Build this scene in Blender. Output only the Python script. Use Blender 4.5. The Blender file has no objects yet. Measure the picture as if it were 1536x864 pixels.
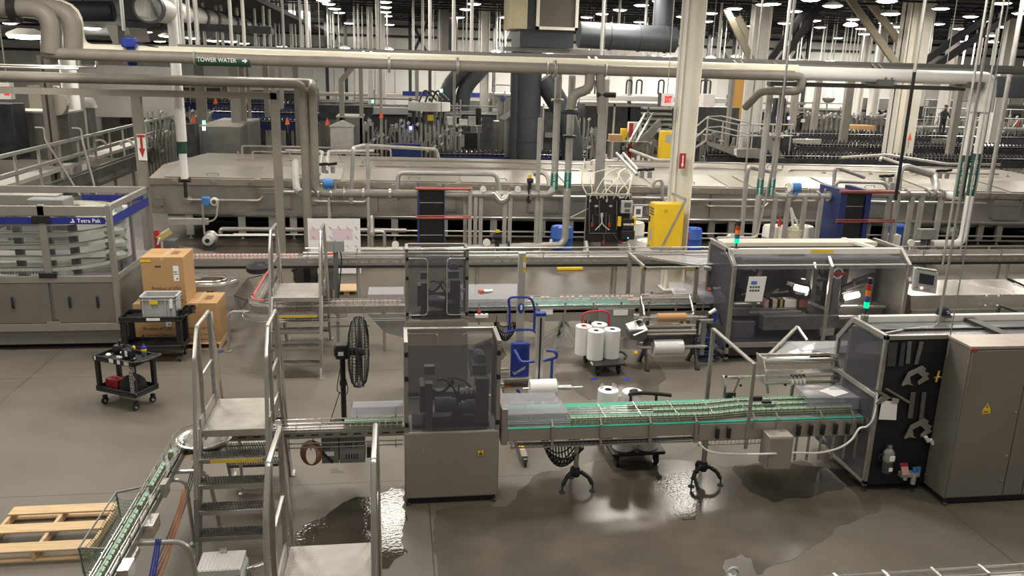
import bpy,bmesh,math,random
from mathutils import Vector,Matrix,Quaternion
random.seed(7)
sc=bpy.context.scene
COL=sc.collection
PI=math.pi
def R(d):return math.radians(d)
F_PX,CAM_H=1220.0,5.5
_p,_y,_r=R(15.0),R(8.3),R(1.6)
_fw=Vector((math.sin(_y)*math.cos(_p),math.cos(_y)*math.cos(_p),-math.sin(_p)))
_rt0=Vector((math.cos(_y),-math.sin(_y),0.0));_up0=_rt0 .cross(_fw)
_rt=_rt0*math.cos(_r)+_up0*math.sin(_r);_up=_up0*math.cos(_r)-_rt0*math.sin(_r)
CAM=Vector((0,0,CAM_H))
cam_d=bpy.data.cameras.new('camera');cam=bpy.data.objects.new('camera',cam_d);COL.objects.link(cam)
m=Matrix((_rt,_up,-_fw)).transposed().to_4x4();m.translation=CAM
cam.matrix_world=m
cam_d.sensor_width=36;cam_d.lens=F_PX/1536*36;cam_d.clip_end=400;cam_d.clip_start=0.1
sc.camera=cam
def _ray(px,py):return _fw+_rt*((px-768)/F_PX)-_up*((py-432)/F_PX)
def on(px,py,z=0.0):
 d=_ray(px,py);return CAM+d*((z-CAM_H)/d.z)
def at(px,py,Y):
 d=_ray(px,py);return CAM+d*(Y/d.y)
MATS={}
def mat(name,col,rough=0.5,metal=0.0,var=0.0,vscale=3.0,bump=0.0,bscale=40.0,emit=None,estr=0.0,alpha=1.0,trans=0.0,ior=1.45,stretch=None,rvar=0.0,spec=0.5,coat=0.0,bdist=.02):
 if name in MATS:return MATS[name]
 m=bpy.data.materials.new(name);m.use_nodes=True
 nt=m.node_tree;b=nt.nodes['Principled BSDF']
 c=tuple(col[:3])+(1.0,)
 b.inputs['Base Color'].default_value=c
 b.inputs['Roughness'].default_value=rough;b.inputs['Metallic'].default_value=metal
 b.inputs['Alpha'].default_value=alpha;b.inputs['Transmission Weight'].default_value=trans
 b.inputs['IOR'].default_value=ior;b.inputs['Specular IOR Level'].default_value=spec
 b.inputs['Coat Weight'].default_value=coat
 if emit:
  b.inputs['Emission Color'].default_value=tuple(emit)+(1.0,);b.inputs['Emission Strength'].default_value=estr
 if var or bump or rvar:
  tc=nt.nodes.new('ShaderNodeTexCoord');src=tc.outputs['Object']
  if stretch:
   mp=nt.nodes.new('ShaderNodeMapping');mp.inputs['Scale'].default_value=stretch
   nt.links.new(src,mp.inputs['Vector']);src=mp.outputs['Vector']
 if var or rvar:
  n=nt.nodes.new('ShaderNodeTexNoise');n.inputs['Scale'].default_value=vscale;n.inputs['Detail'].default_value=5
  nt.links.new(src,n.inputs['Vector'])
  if var:
   r=nt.nodes.new('ShaderNodeValToRGB')
   lo=[max(0,x*(1-var))for x in col[:3]];hi=[min(1,x*(1+var))for x in col[:3]]
   r.color_ramp.elements[0].color=lo+[1];r.color_ramp.elements[1].color=hi+[1]
   r.color_ramp.elements[0].position=0.3;r.color_ramp.elements[1].position=0.7
   nt.links.new(n.outputs['Fac'],r.inputs['Fac']);nt.links.new(r.outputs['Color'],b.inputs['Base Color'])
  if rvar:
   mr=nt.nodes.new('ShaderNodeMapRange');mr.inputs['To Min'].default_value=max(0.02,rough-rvar);mr.inputs['To Max'].default_value=min(1,rough+rvar)
   nt.links.new(n.outputs['Fac'],mr.inputs['Value']);nt.links.new(mr.outputs['Result'],b.inputs['Roughness'])
 if bump:
  n2=nt.nodes.new('ShaderNodeTexNoise');n2 .inputs['Scale'].default_value=bscale;n2 .inputs['Detail'].default_value=3
  nt.links.new(src,n2 .inputs['Vector'])
  bp=nt.nodes.new('ShaderNodeBump');bp.inputs['Strength'].default_value=bump;bp.inputs['Distance'].default_value=bdist
  nt.links.new(n2 .outputs['Fac'],bp.inputs['Height']);nt.links.new(bp.outputs['Normal'],b.inputs['Normal'])
 MATS[name]=m
 return m
STEEL=mat('brushed_stainless',(.40,.385,.36),.36,.75,var=.08,vscale=2.0,rvar=.08,stretch=(1,1,6))
STEEL_B=mat('bright_stainless',(.66,.64,.60),.24,.85,var=.06,vscale=3,rvar=.06)
STEEL_D=mat('dull_steel',(.30,.29,.27),.45,.6,var=.12,vscale=3,rvar=.08)
STEEL_P=mat('stainless_panel',(.40,.375,.335),.42,.6,var=.07,vscale=1.3,rvar=.06)
STEEL_T=mat('satin_tube',(.55,.53,.50),.30,.8,var=.05,vscale=4)
GALV=mat('galvanised',(.46,.45,.42),.5,.55,var=.12,vscale=4)
TUNNEL=mat('tunnel_steel',(.31,.28,.23),.48,.3,var=.16,vscale=.9,rvar=.1)
TUNNEL_F=mat('tunnel_front_steel',(.30,.285,.26),.48,.5,var=.2,vscale=1.2,rvar=.1)
BLACK=mat('black_plastic',(.018,.018,.019),.45,var=.1,vscale=8)
BLACK_M=mat('black_paint_metal',(.02,.02,.022),.35,.3)
DARK=mat('dark_machine',(.05,.05,.052),.5,.3,var=.3,vscale=6)
RUBBER=mat('rubber',(.015,.015,.015),.7)
GREY_D=mat('dark_grey_plastic',(.10,.10,.10),.5)
GREY_M=mat('mid_grey_paint',(.24,.24,.235),.5,.1,var=.08)
GREY_L=mat('light_grey_plastic',(.42,.43,.44),.5,var=.05,vscale=6)
WHITE_P=mat('white_paint',(.78,.76,.71),.5,var=.04,vscale=1.5)
CREAM=mat('cream_paint',(.80,.765,.67),.5,var=.05,vscale=1.2)
CREAM_D=mat('aged_cream_insulation',(.36,.32,.24),.6,var=.1,vscale=3)
PIPE_G=mat('grey_beige_pipe',(.23,.21,.175),.5,var=.1,vscale=3)
WHITE_R=mat('white_film_roll',(.80,.80,.79),.35,var=.03,vscale=5)
WHITE=mat('white_plastic',(.82,.82,.80),.4)
PAPER=mat('paper',(.85,.85,.84),.8)
BLUE=mat('royal_blue_paint',(.022,.045,.30),.38,var=.08)
BLUE_T=mat('machine_blue_stripe',(.02,.03,.22),.45)
BLUE_DR=mat('blue_drum_plastic',(.03,.10,.42),.42,var=.1,vscale=5)
BLUE_E=mat('exchanger_blue',(.02,.032,.12),.45)
BLUE_L=mat('light_blue_housing',(.07,.22,.55),.4)
RED=mat('red_paint',(.42,.03,.035),.42)
RED_D=mat('dark_red_tag',(.34,.03,.03),.5)
ORANGE=mat('orange_tape',(.75,.16,.02),.6)
YELLOW=mat('safety_yellow',(.84,.56,.03),.42,var=.04)
YEL_T=mat('yellow_tape',(.74,.50,.05),.5)
GREEN_L=mat('pipe_label_green',(.01,.17,.13),.5)
GREEN_D=mat('dark_green_label',(.015,.08,.05),.5)
GREEN_C=mat('carton_green',(.46,.66,.52),.45,var=.12,vscale=30)
GREEN_Y=mat('carton_front_pattern',(.22,.25,.14),.5,var=.5,vscale=30)
GREEN_B=mat('green_belt',(.03,.30,.21),.5)
GREEN_N=mat('green_net',(.05,.15,.11),.6)
PINK=mat('carton_pink',(.60,.42,.38),.5,var=.3,vscale=25)
CARD=mat('cardboard',(.46,.28,.13),.7,var=.05,vscale=4)
CARD_T=mat('cardboard_dark_print',(.10,.06,.035),.7)
WOOD=mat('pine',(.66,.47,.27),.65,var=.16,vscale=2.5,stretch=(1,14,6))
BROWN=mat('brown_core',(.45,.25,.12),.6)
CABLE_O=mat('orange_brown_cable',(.30,.13,.06),.5)
INSUL_W=mat('white_pipe_jacket',(.82,.81,.78),.4,var=.03)
def clear(name,tint,dens=.35,rough=.12,col=(.30,.30,.32)):
 m=bpy.data.materials.new(name);m.use_nodes=True;nt=m.node_tree;nt.nodes.clear()
 out=nt.nodes.new('ShaderNodeOutputMaterial');mx=nt.nodes.new('ShaderNodeMixShader')
 tr=nt.nodes.new('ShaderNodeBsdfTransparent');tr.inputs['Color'].default_value=tuple(tint)+(1,)
 pb=nt.nodes.new('ShaderNodeBsdfPrincipled');pb.inputs['Base Color'].default_value=col+(1,)
 pb.inputs['Roughness'].default_value=rough;pb.inputs['Specular IOR Level'].default_value=.8
 mx.inputs['Fac'].default_value=dens
 nt.links.new(tr.outputs[0],mx.inputs[1]);nt.links.new(pb.outputs[0],mx.inputs[2]);nt.links.new(mx.outputs[0],out.inputs['Surface'])
 MATS[name]=m;return m
SMOKE=clear('smoked_guard_sheet',(.72,.72,.74),.15,.12)
CLEAR=clear('clear_guard_sheet',(.92,.92,.94),.06,.06)
HAZE=clear('hazy_lid_sheet',(.88,.88,.90),.30,.10,(.58,.58,.62))  # pale base carries the small lid's bright reflection as colour
FILM=clear('stretched_film',(.88,.89,.91),.42,.12,(.72,.72,.75))
def emis(name,col,s):
 return mat(name,tuple(c*.6 for c in col),.4,emit=col,estr=s)
class MB:
 def __init__(s):s.v=[];s.f=[];s.mi=[];s.cur=0;s.g=[]
 def mat(s,i):s.cur=i;return s
 def add(s,vs,fs):
  s.g.append((len(s.v),len(s.v)+len(vs),len(s.f),len(s.f)+len(fs)))
  o=len(s.v);s.v+=[Vector(v)for v in vs]
  for f in fs:s.f.append([o+i for i in f]);s.mi.append(s.cur)
  return s
 def box(s,lo,hi,rot=None,piv=None):
  x0,y0,z0=lo;x1,y1,z1=hi
  vs=[Vector(v)for v in((x0,y0,z0),(x1,y0,z0),(x1,y1,z0),(x0,y1,z0),(x0,y0,z1),(x1,y0,z1),(x1,y1,z1),(x0,y1,z1))]
  if rot is not None:
   c=Vector(piv)if piv is not None else sum(vs,Vector())/8
   vs=[c+rot@(v-c)for v in vs]
  return s.add(vs,[(0,3,2,1),(4,5,6,7),(0,1,5,4),(1,2,6,5),(2,3,7,6),(3,0,4,7)])
 def cb(s,c,d,rot=None):
  c=Vector(c);d=Vector(d)*.5
  return s.box(c-d,c+d,rot)
 def bar(s,p0,p1,w,h,up=(0,0,1)):
  p0=Vector(p0);p1=Vector(p1);d=(p1-p0).normalized();up=Vector(up)
  if abs(d.dot(up))>.98:up=Vector((0,1,0))
  a=d.cross(up).normalized();b=a.cross(d)
  q=[]
  for p in(p0,p1):
   for i,j in((-1,-1),(1,-1),(1,1),(-1,1)):q.append(p+a*(i*w/2)+b*(j*h/2))
  return s.add(q,[(0,1,2,3),(7,6,5,4),(0,4,5,1),(1,5,6,2),(2,6,7,3),(3,7,4,0)])
 def cyl(s,p0,p1,r,n=12,r2=None,caps=True):
  p0=Vector(p0);p1=Vector(p1);r2=r if r2 is None else r2
  d=(p1-p0).normalized();up=Vector((0,0,1))if abs(d.z)<.9 else Vector((1,0,0))
  a=d.cross(up).normalized();b=d.cross(a)
  vs=[]
  for p,rr in((p0,r),(p1,r2)):
   for i in range(n):
    t=2*PI*i/n;vs.append(p+(a*math.cos(t)+b*math.sin(t))*rr)
  fs=[(i,(i+1)%n,n+(i+1)%n,n+i)for i in range(n)]
  if caps:fs+=[tuple(range(n-1,-1,-1)),tuple(range(n,2*n))]
  return s.add(vs,fs)
 def tube(s,pts,r,n=8,closed=False,caps=True):
  pts=[Vector(p)for p in pts];k=len(pts)
  if k<2:return s
  rings=[];prev=None
  for i,p in enumerate(pts):
   if closed:t=(pts[(i+1)%k]-pts[i-1]).normalized()
   elif i==0:t=(pts[1]-p).normalized()
   elif i==k-1:t=(p-pts[-2]).normalized()
   else:
    t=((pts[i+1]-p).normalized()+(p-pts[i-1]).normalized())
    t=t.normalized()if t.length>1e-6 else(p-pts[i-1]).normalized()
   if prev is None:
    up=Vector((0,0,1))if abs(t.z)<.9 else Vector((1,0,0))
    a=t.cross(up).normalized()
   else:
    a=prev-t*prev.dot(t)
    a=a.normalized()if a.length>1e-6 else t.orthogonal().normalized()
   prev=a;b=t.cross(a);sc_=1.0
   if 0<i<k-1 or closed:
    d0=(p-pts[i-1]).normalized();c=max(.35,math.sqrt(max(0,(1+d0 .dot((pts[(i+1)%k]-p).normalized()))/2)))
   rings.append([p+(a*math.cos(2*PI*j/n)+b*math.sin(2*PI*j/n))*r for j in range(n)])
  vs=[v for rg in rings for v in rg];fs=[]
  for i in range(k if closed else k-1):
   q=(i+1)%k
   for j in range(n):fs.append((i*n+j,i*n+(j+1)%n,q*n+(j+1)%n,q*n+j))
  if caps and not closed:fs+=[tuple(range(n-1,-1,-1)),tuple(range((k-1)*n,k*n))]
  return s.add(vs,fs)
 def pipe(s,pts,r,rad=None,n=10):
  return s.tube(fillet(pts,rad if rad is not None else r*2.2),r,n)
 def prism(s,poly,d):
  poly=[Vector(p)for p in poly];d=Vector(d);n=len(poly)
  return s.add(poly+[p+d for p in poly],[tuple(range(n-1,-1,-1)),tuple(range(n,2*n))]+[(i,(i+1)%n,n+(i+1)%n,n+i)for i in range(n)])
 def lathe(s,prof,c=(0,0,0),axis=(0,0,1),n=20):
  c=Vector(c);d=Vector(axis).normalized();up=Vector((0,0,1))if abs(d.z)<.9 else Vector((1,0,0))
  a=d.cross(up).normalized();b=d.cross(a);k=len(prof);vs=[]
  for r,h in prof:
   for j in range(n):
    t=2*PI*j/n;vs.append(c+d*h+(a*math.cos(t)+b*math.sin(t))*max(r,1e-4))
  fs=[]
  for i in range(k-1):
   for j in range(n):fs.append((i*n+j,i*n+(j+1)%n,(i+1)*n+(j+1)%n,(i+1)*n+j))
  fs+=[tuple(range(n-1,-1,-1)),tuple(range((k-1)*n,k*n))]
  return s.add(vs,fs)
 def ball(s,c,r,n=10,sx=1,sy=1,sz=1):
  c=Vector(c);m_=n//2;prof=[]
  vs=[];fs=[]
  for i in range(1,m_):
   t=PI*i/m_
   for j in range(n):
    u=2*PI*j/n;vs.append(c+Vector((r*sx*math.sin(t)*math.cos(u),r*sy*math.sin(t)*math.sin(u),r*sz*math.cos(t))))
  vs+=[c+Vector((0,0,r*sz)),c-Vector((0,0,r*sz))];T=len(vs)-2
  for i in range(m_-2):
   for j in range(n):fs.append((i*n+j,(i+1)*n+j,(i+1)*n+(j+1)%n,i*n+(j+1)%n))
  for j in range(n):
   fs.append((T,j,(j+1)%n));fs.append((T+1,(m_-2)*n+(j+1)%n,(m_-2)*n+j))
  return s.add(vs,fs)
 def quad(s,a,b,c,d):return s.add([a,b,c,d],[(0,1,2,3)])
 def slab(s,a,b,c,d,t):
  a,b,c,d=map(Vector,(a,b,c,d));nrm=(b-a).cross(d-a).normalized()*t
  return s.prism([a,b,c,d],nrm)
 def build(s,name,material,parent=None,smooth=True,bev=0.0,local=False,sub=0,weld=False):
  if name in SPLIT and len(s.g)>1:
   bbs=[]
   for(a,b,c,d)in s.g:
    vs=s.v[a:b];bbs.append(([min(v[i]for v in vs)-.004 for i in range(3)],[max(v[i]for v in vs)+.004 for i in range(3)]))
   cl=list(range(len(bbs)))
   def root(i):
    while cl[i]!=i:i=cl[i]
    return i
   for i in range(len(bbs)):
    for j in range(i):
     if all(bbs[i][0][q]<=bbs[j][1][q]and bbs[j][0][q]<=bbs[i][1][q]for q in range(3)):cl[root(i)]=root(j)
   gs={}
   for i in range(len(bbs)):gs.setdefault(root(i),[]).append(i)
   if 1<len(gs)<=100:
    first=None
    for mem in gs.values():
     m2=MB()
     for i in mem:
      a,b,c,d=s.g[i];o=len(m2 .v);m2 .v+=s.v[a:b];m2 .f+=[[q-a+o for q in f]for f in s.f[c:d]];m2 .mi+=s.mi[c:d]
     ob=m2 .build(name,material,parent,smooth,bev,local);first=first or ob
    return first
  me=bpy.data.meshes.new(name)
  off=OFF.get(parent.name,Vector())if(parent is not None and not local)else Vector()
  me.from_pydata([tuple(v-off)for v in s.v],[],s.f)
  ms=material if isinstance(material,(list,tuple))else[material]
  for q in ms:me.materials.append(q)
  if len(ms)>1:me.polygons.foreach_set('material_index',s.mi)
  me.validate();me.update()
  if smooth:
   me.polygons.foreach_set('use_smooth',[True]*len(me.polygons));me.set_sharp_from_angle(angle=R(38))
  o=bpy.data.objects.new(name,me);COL.objects.link(o)
  if parent is not None:
   o.parent=parent;OFF[o.name]=off
  if bev:
   b=o.modifiers.new('bevel','BEVEL');b.width=bev;b.segments=2;b.limit_method='ANGLE';b.angle_limit=R(40)
  return o
OFF={}
SPLIT=set('rail_bracket port hanger flange pink_print drive_unit leg kick_plate hook support_post seam bracket post support vent red_tag saddle bolt fitting strap stand foot beam belt_support clamp gauge side_frame equipment arm roller tile lock cover_plate panel_seam rail_foot works motors sensor_block turn_guide blue_band frame_post inner_plate drive_box block label_print keypad pictures regulator_knob inner_panel'.split())
def fillet(pts,rad,seg=5):
 pts=[Vector(p)for p in pts]
 out=[pts[0]]
 for i in range(1,len(pts)-1):
  p=pts[i];a=pts[i-1]-p;b=pts[i+1]-p
  L=min(rad,a.length*.48,b.length*.48)
  if L<1e-4 or a.normalized().dot(b.normalized())<-.999:out.append(p);continue
  p0=p+a.normalized()*L;p1=p+b.normalized()*L
  for k in range(seg+1):
   t=k/seg;out.append(p0*(1-t)**2+p*2*t*(1-t)+p1*t*t)
 out.append(pts[-1]);return out
def arc(c,r,a0,a1,n,z=None,ax='z'):
 c=Vector(c);out=[]
 for i in range(n+1):
  t=R(a0+(a1-a0)*i/n)
  if ax=='z':out.append(c+Vector((r*math.cos(t),r*math.sin(t),0)))
  elif ax=='y':out.append(c+Vector((r*math.cos(t),0,r*math.sin(t))))
  else:out.append(c+Vector((0,r*math.cos(t),r*math.sin(t))))
 return out
def sag(a,b,d,n=10):
 a=Vector(a);b=Vector(b)
 return[a.lerp(b,i/n)-Vector((0,0,d*4*(i/n)*(1-i/n)))for i in range(n+1)]
def thing(name,label,cat,loc=(0,0,0),rotz=0.0,group=None,world=True):
 o=bpy.data.objects.new(name,None);COL.objects.link(o);o.empty_display_size=.2
 o.location=loc;o.rotation_euler=(0,0,rotz)
 o['label']=label;o['category']=cat
 if group:o['group']=group
 OFF[o.name]=Vector(loc)if world else Vector()
 return o
def tag(o,label,cat,group=None,kind=None):
 if label:o['label']=label
 if cat:o['category']=cat
 if group:o['group']=group
 if kind:o['kind']=kind
 return o
def kids(o):return[c for c in KID.get(o.name,[])]if False else list(o.children)
def dup(o,parent=None,loc=None,rotz=None,label=None):
 c=o.copy();COL.objects.link(c)
 if parent is not None:c.parent=parent
 if loc is not None:c.location=loc
 if rotz is not None:c.rotation_euler=(0,0,rotz)
 if label:c['label']=label
 for ch in list(o.children):dup(ch,c)
 return c
def text(name,body,material,origin,xdir,ydir,size,parent=None,align='LEFT',depth=.0015,bold=0.0,xs=1.0):
 cu=bpy.data.curves.new(name,'FONT');cu.body=body;cu.size=1.0;cu.extrude=0.0;cu.align_x=align;cu.align_y='CENTER'
 cu.offset=bold
 cu.resolution_u=3
 tmp=bpy.data.objects.new(name,cu);COL.objects.link(tmp)
 dg=bpy.context.evaluated_depsgraph_get();me=bpy.data.meshes.new_from_object(tmp.evaluated_get(dg))
 bpy.data.objects.remove(tmp)
 X=Vector(xdir).normalized();Yv=Vector(ydir).normalized();N=X.cross(Yv)
 o_=Vector(origin);off=OFF.get(parent.name,Vector())if parent is not None else Vector()
 for v in me.vertices:
  c=v.co.copy();v.co=o_+X*(c.x*size*xs)+Yv*(c.y*size)+N*depth-off
 me.materials.clear();me.materials.append(material)
 o=bpy.data.objects.new(name,me);COL.objects.link(o)
 if parent is not None:o.parent=parent;OFF[o.name]=off
 return o
X_,Y_,Z_=Vector((1,0,0)),Vector((0,1,0)),Vector((0,0,1))
def floor_mat():
 m=bpy.data.materials.new('concrete_floor');m.use_nodes=True;nt=m.node_tree;b=nt.nodes['Principled BSDF']
 N=nt.nodes.new;L=nt.links.new
 tc=N('ShaderNodeTexCoord')
 n1=N('ShaderNodeTexNoise');n1 .inputs['Scale'].default_value=.35;n1 .inputs['Detail'].default_value=6;n1 .inputs['Roughness'].default_value=.6
 n2=N('ShaderNodeTexNoise');n2 .inputs['Scale'].default_value=60;n2 .inputs['Detail'].default_value=2
 L(tc.outputs['Object'],n1 .inputs['Vector']);L(tc.outputs['Object'],n2 .inputs['Vector'])
 r=N('ShaderNodeValToRGB');r.color_ramp.elements[0].position=.32;r.color_ramp.elements[1].position=.68
 r.color_ramp.elements[0].color=(.136,.119,.093,1);r.color_ramp.elements[1].color=(.205,.182,.147,1)
 L(n1 .outputs['Fac'],r.inputs['Fac'])
 mix=N('ShaderNodeMix');mix.data_type='RGBA';mix.blend_type='MULTIPLY';mix.inputs[0].default_value=.35
 L(r.outputs['Color'],mix.inputs[6]);L(n2 .outputs['Fac'],mix.inputs[7])
 sep=N('ShaderNodeSeparateXYZ');L(tc.outputs['Object'],sep.inputs[0])
 def joint(sock,off,per):
  a=N('ShaderNodeMath');a.operation='SUBTRACT';a.inputs[1].default_value=off;L(sock,a.inputs[0])
  p=N('ShaderNodeMath');p.operation='PINGPONG';p.inputs[1].default_value=per/2;L(a.outputs[0],p.inputs[0])
  c=N('ShaderNodeMath');c.operation='LESS_THAN';c.inputs[1].default_value=.007;L(p.outputs[0],c.inputs[0]);return c.outputs[0]
 mx=N('ShaderNodeMath');mx.operation='MAXIMUM'
 L(joint(sep.outputs['X'],.38,6.86),mx.inputs[0]);L(joint(sep.outputs['Y'],10.22,4.3),mx.inputs[1])
 jm=N('ShaderNodeMix');jm.data_type='RGBA';L(mx.outputs[0],jm.inputs[0]);L(mix.outputs[2],jm.inputs[6]);jm.inputs[7].default_value=(.05,.045,.04,1)
 L(jm.outputs[2],b.inputs['Base Color'])
 mr=N('ShaderNodeMapRange');mr.inputs['To Min'].default_value=.34;mr.inputs['To Max'].default_value=.60
 L(n1 .outputs['Fac'],mr.inputs['Value']);L(mr.outputs['Result'],b.inputs['Roughness'])
 bp=N('ShaderNodeBump');bp.inputs['Strength'].default_value=.08;bp.inputs['Distance'].default_value=.01
 L(n2 .outputs['Fac'],bp.inputs['Height']);L(bp.outputs['Normal'],b.inputs['Normal'])
 return m
FLOOR=floor_mat()
fl=MB().box((-45,-4,-.1),(62,66,0)).build('floor',FLOOR,smooth=False);fl['kind']='structure'
WALLM=mat('wall_panel_white',(.66,.65,.62),.55,var=.05,vscale=.4)
CEILM=mat('ceiling_deck',(.035,.036,.038),.7,var=.2,vscale=.5)
TRUSS=mat('truss_black',(.022,.022,.024),.6)
wb=MB()
wb.box((-45,64,0),(62,64.2,9.4))
for k in range(72):
 x=-45+k*1.5;wb.box((x,63.95,0),(x+.05,64,9.4))
w_=wb.build('wall_back',WALLM,smooth=False);w_['kind']='structure'
gb=MB()
for z in(5.9,6.6,7.6,8.3):gb.box((-45,63.6,z),(62,63.95,z+.16))
t_=gb.build('trim_1',TRUSS,smooth=False);t_['kind']='structure'
cb_=MB();cb_.box((-45,14,9.4),(62,66,9.6))
c_=cb_.build('ceiling',CEILM,smooth=False);c_['kind']='structure'
j=MB()
for k in range(26):
 y=15+k*1.9
 j.box((-45,y,8.75),(62,y+.09,8.83));j.box((-45,y,9.28),(62,y+.09,9.36))
 if k%3==0:
  for q in range(50):
   x=-44+q*2.1;j.bar((x,y+.045,8.8),(x+1.05,y+.045,9.3),.05,.05);j.bar((x+1.05,y+.045,9.3),(x+2.1,y+.045,8.8),.05,.05)
jo=j.build('trim_2',TRUSS,smooth=False);jo['kind']='structure'
def brace(x0,x1,Y,z0,z1,label):
 b=MB();w=.22
 b.box((x0-w/2,Y,0),(x0+w/2,Y+.2,9.3));b.box((x1-w/2,Y,0),(x1+w/2,Y+.2,9.3))
 b.bar((x0,Y+.1,z0),(x1,Y+.1,z1),.2,.2);b.bar((x0,Y+.1,z1),(x1,Y+.1,z0),.2,.2)
 b.box((x0,Y,z0-.1),(x1,Y+.2,z0+.1))
 o=b.build('trim_3',TRUSS,smooth=False);o['kind']='structure'
for(xa,xb)in((489,518),(615,645),(742,770),(1065,1103),(1185,1215)):
 Y=60.0;a=at(xa,60,Y);c=at(xb,60,Y);brace(a.x,c.x,Y,6.0,8.9,'')
def hbeam(name,px,py,Y,w,d,material,top=9.3,t=.03,z0=0.0):
 p=at(px,py,Y);b=MB()
 b.box((p.x-w/2,Y,z0),(p.x-w/2+t,Y+d,top));b.box((p.x+w/2-t,Y,z0),(p.x+w/2,Y+d,top))
 b.box((p.x-w/2,Y+d*.45,z0),(p.x+w/2,Y+d*.45+t,top))
 if z0==0:b.box((p.x-w/2-.06,Y-.06,0),(p.x+w/2+.06,Y+d+.06,.03))
 o=b.build(name,material,smooth=False,bev=.004);o['kind']='structure';return o
colm=hbeam('column',1029,220,19.9,.50,.42,CREAM,t=.035)
ar=MB()
cx=colm.bound_box[0][0]
sg=thing('fire_equipment_sign','small red and white down-arrow sign on the near white column','sign',(cx+.36,19.87,4.3))
p0=at(1020,230,19.89);p1=at(1027,253,19.89)
MB().box((p0 .x,19.865,p1 .z),(p1 .x,19.9,p0 .z)).build('plate',RED,sg)
g=MB();xm=(p0 .x+p1 .x)/2
g.prism([(xm-.015,19.86,p0 .z-.05),(xm+.015,19.86,p0 .z-.05),(xm+.015,19.86,p1 .z+.12),(xm+.04,19.86,p1 .z+.12),(xm,19.86,p1 .z+.03),(xm-.04,19.86,p1 .z+.12),(xm-.015,19.86,p1 .z+.12)][::-1],(0,.006,0))
g.build('arrow',WHITE,sg)
hbeam('column',1139,90,38,.85,.5,WHITE_P,t=.05)
hbeam('column',107,150,33.5,.62,.5,WHITE_P,t=.05)
hbeam('column',1320,100,52,.6,.4,WHITE_P);hbeam('column',1296,100,54,.5,.4,WHITE_P)
hbeam('column',1428,100,47,.6,.4,WHITE_P)
hbeam('column',778,150,47,.75,.5,WHITE_P);hbeam('column',727,130,50,.5,.4,WHITE_P)
hbeam('column',556,130,50,.34,.4,WHITE_P);hbeam('column',572,130,52,.55,.4,WHITE_P)
hbeam('column',1512,100,40,.7,.4,WHITE_P)
p=at(1372,110,35.0);b=MB()
b.box((p.x-.62,35,0),(p.x-.55,35.7,9.3));b.box((p.x-.05,35,0),(p.x+.02,35.7,9.3));b.box((p.x-.62,35.3,0),(p.x,35.38,9.3))
b.box((p.x-.42,35.1,0),(p.x-.38,35.3,9.3));b.box((p.x,35.25,0),(p.x+.66,35.6,9.3))
o=b.build('column',CREAM,smooth=False);o['kind']='structure'
def dbrace(a,c,material,label):
 b=MB();b.bar(a,c,.30,.16,up=(0,1,0));o=b.build('diagonal_brace',material,smooth=False)
 tag(o,label,'roof brace');return o
Yb=35.4
dbrace(at(1270,-8,Yb),at(1345,97,Yb),CREAM_D,'upper cream diagonal brace left of the wide cream column')
dbrace(at(1296,-8,Yb+.6),at(1372,92,Yb+.6),CREAM_D,'lower cream diagonal brace left of the wide cream column, partly hidden')
dbrace(at(1375,100,Yb),at(1530,-10,Yb),TRUSS,'upper black diagonal brace right of the wide cream column')
dbrace(at(1396,104,Yb),at(1530,12,Yb),TRUSS,'lower black diagonal brace right of the wide cream column')
dbrace(at(1145,105,38.2),at(1224,-8,38.2),TRUSS,'upper black diagonal brace right of the tall white mid column')
dbrace(at(1162,105,38.2),at(1240,-5,38.2),TRUSS,'lower black diagonal brace right of the tall white mid column')
dbrace(at(1088,12,38.2),at(1128,92,38.2),CREAM_D,'outer cream diagonal brace left of the tall white mid column')
dbrace(at(1106,25,38.6),at(1140,90,38.6),CREAM_D,'inner cream diagonal brace left of the tall white mid column')
LENS=emis('lamp_lens',(1.0,.94,.84),26)
LENS_W=emis('big_lamp_lens',(1.0,.94,.84),30)
lamp0=thing('high_bay_lamp','round white high bay lamp glowing below the dark roof','lamp',(0,0,0),group='round high bay lamps under the roof')
MB().lathe([(.10,.14),(.18,.12),(.33,.04),(.36,0),(.34,.0),(.33,.02)],n=16).build('housing',WHITE_P,lamp0)
MB().lathe([(.33,.015),(.33,.0),(.24,-.04),(.05,-.06)],n=16).build('lens',LENS,lamp0)
MB().cyl((0,0,.13),(0,0,1.4),.012,6).build('stem',STEEL_D,lamp0)
LP=[(485,1,14),(493,6,12),(502,13,10),(509,19,9),(524,35,8),(577,3,10),(578,11,9.5),(578,18,9),(580,24,8),(584,37,7),(517,72,14),(583,74,9),(711,6,14),(699,14,12),(688,26,11),(757,26,9),(744,78,9),(880,26,14),(903,21,12),(930,15,15),(962,8,17),(990,2,13),(959,33,12),(991,29,13),(1024,25,10),(825,82,10),(917,84,10),(938,84,12),(976,85,11),(1001,85,12),(1066,20,17),(1061,32,8),(1102,13,19),(1101,27,9),(1129,39,11),(1146,7,17),(1159,6,9),(1192,17,18),(1176,35,17),(1221,31,18),(1230,41,14),(1216,0,25),(1249,9,27),(1066,87,9),(1104,85,14),(1186,90,12),(1206,91,14),(1245,91,13),(1257,57,12),(1280,29,18),(1276,38,19),(1292,43,15),(1297,51,17),(1336,21,25),(1328,35,18),(1344,40,20),(1341,48,18),(1330,2,28),(1411,13,12),(1407,36,9),(1439,43,9),(1456,25,20),(1471,32,9),(1503,5,15),(1504,40,14),(1487,53,20),(1490,63,15),(1438,62,12),(1531,20,16),(219,48,15),(249,54,18),(240,62,14),(289,57,18),(321,61,18),(346,62,18),(366,65,14),(385,70,9),(404,72,8),(423,70,9),(15,35,16),(135,42,26)]
first=True
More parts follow.
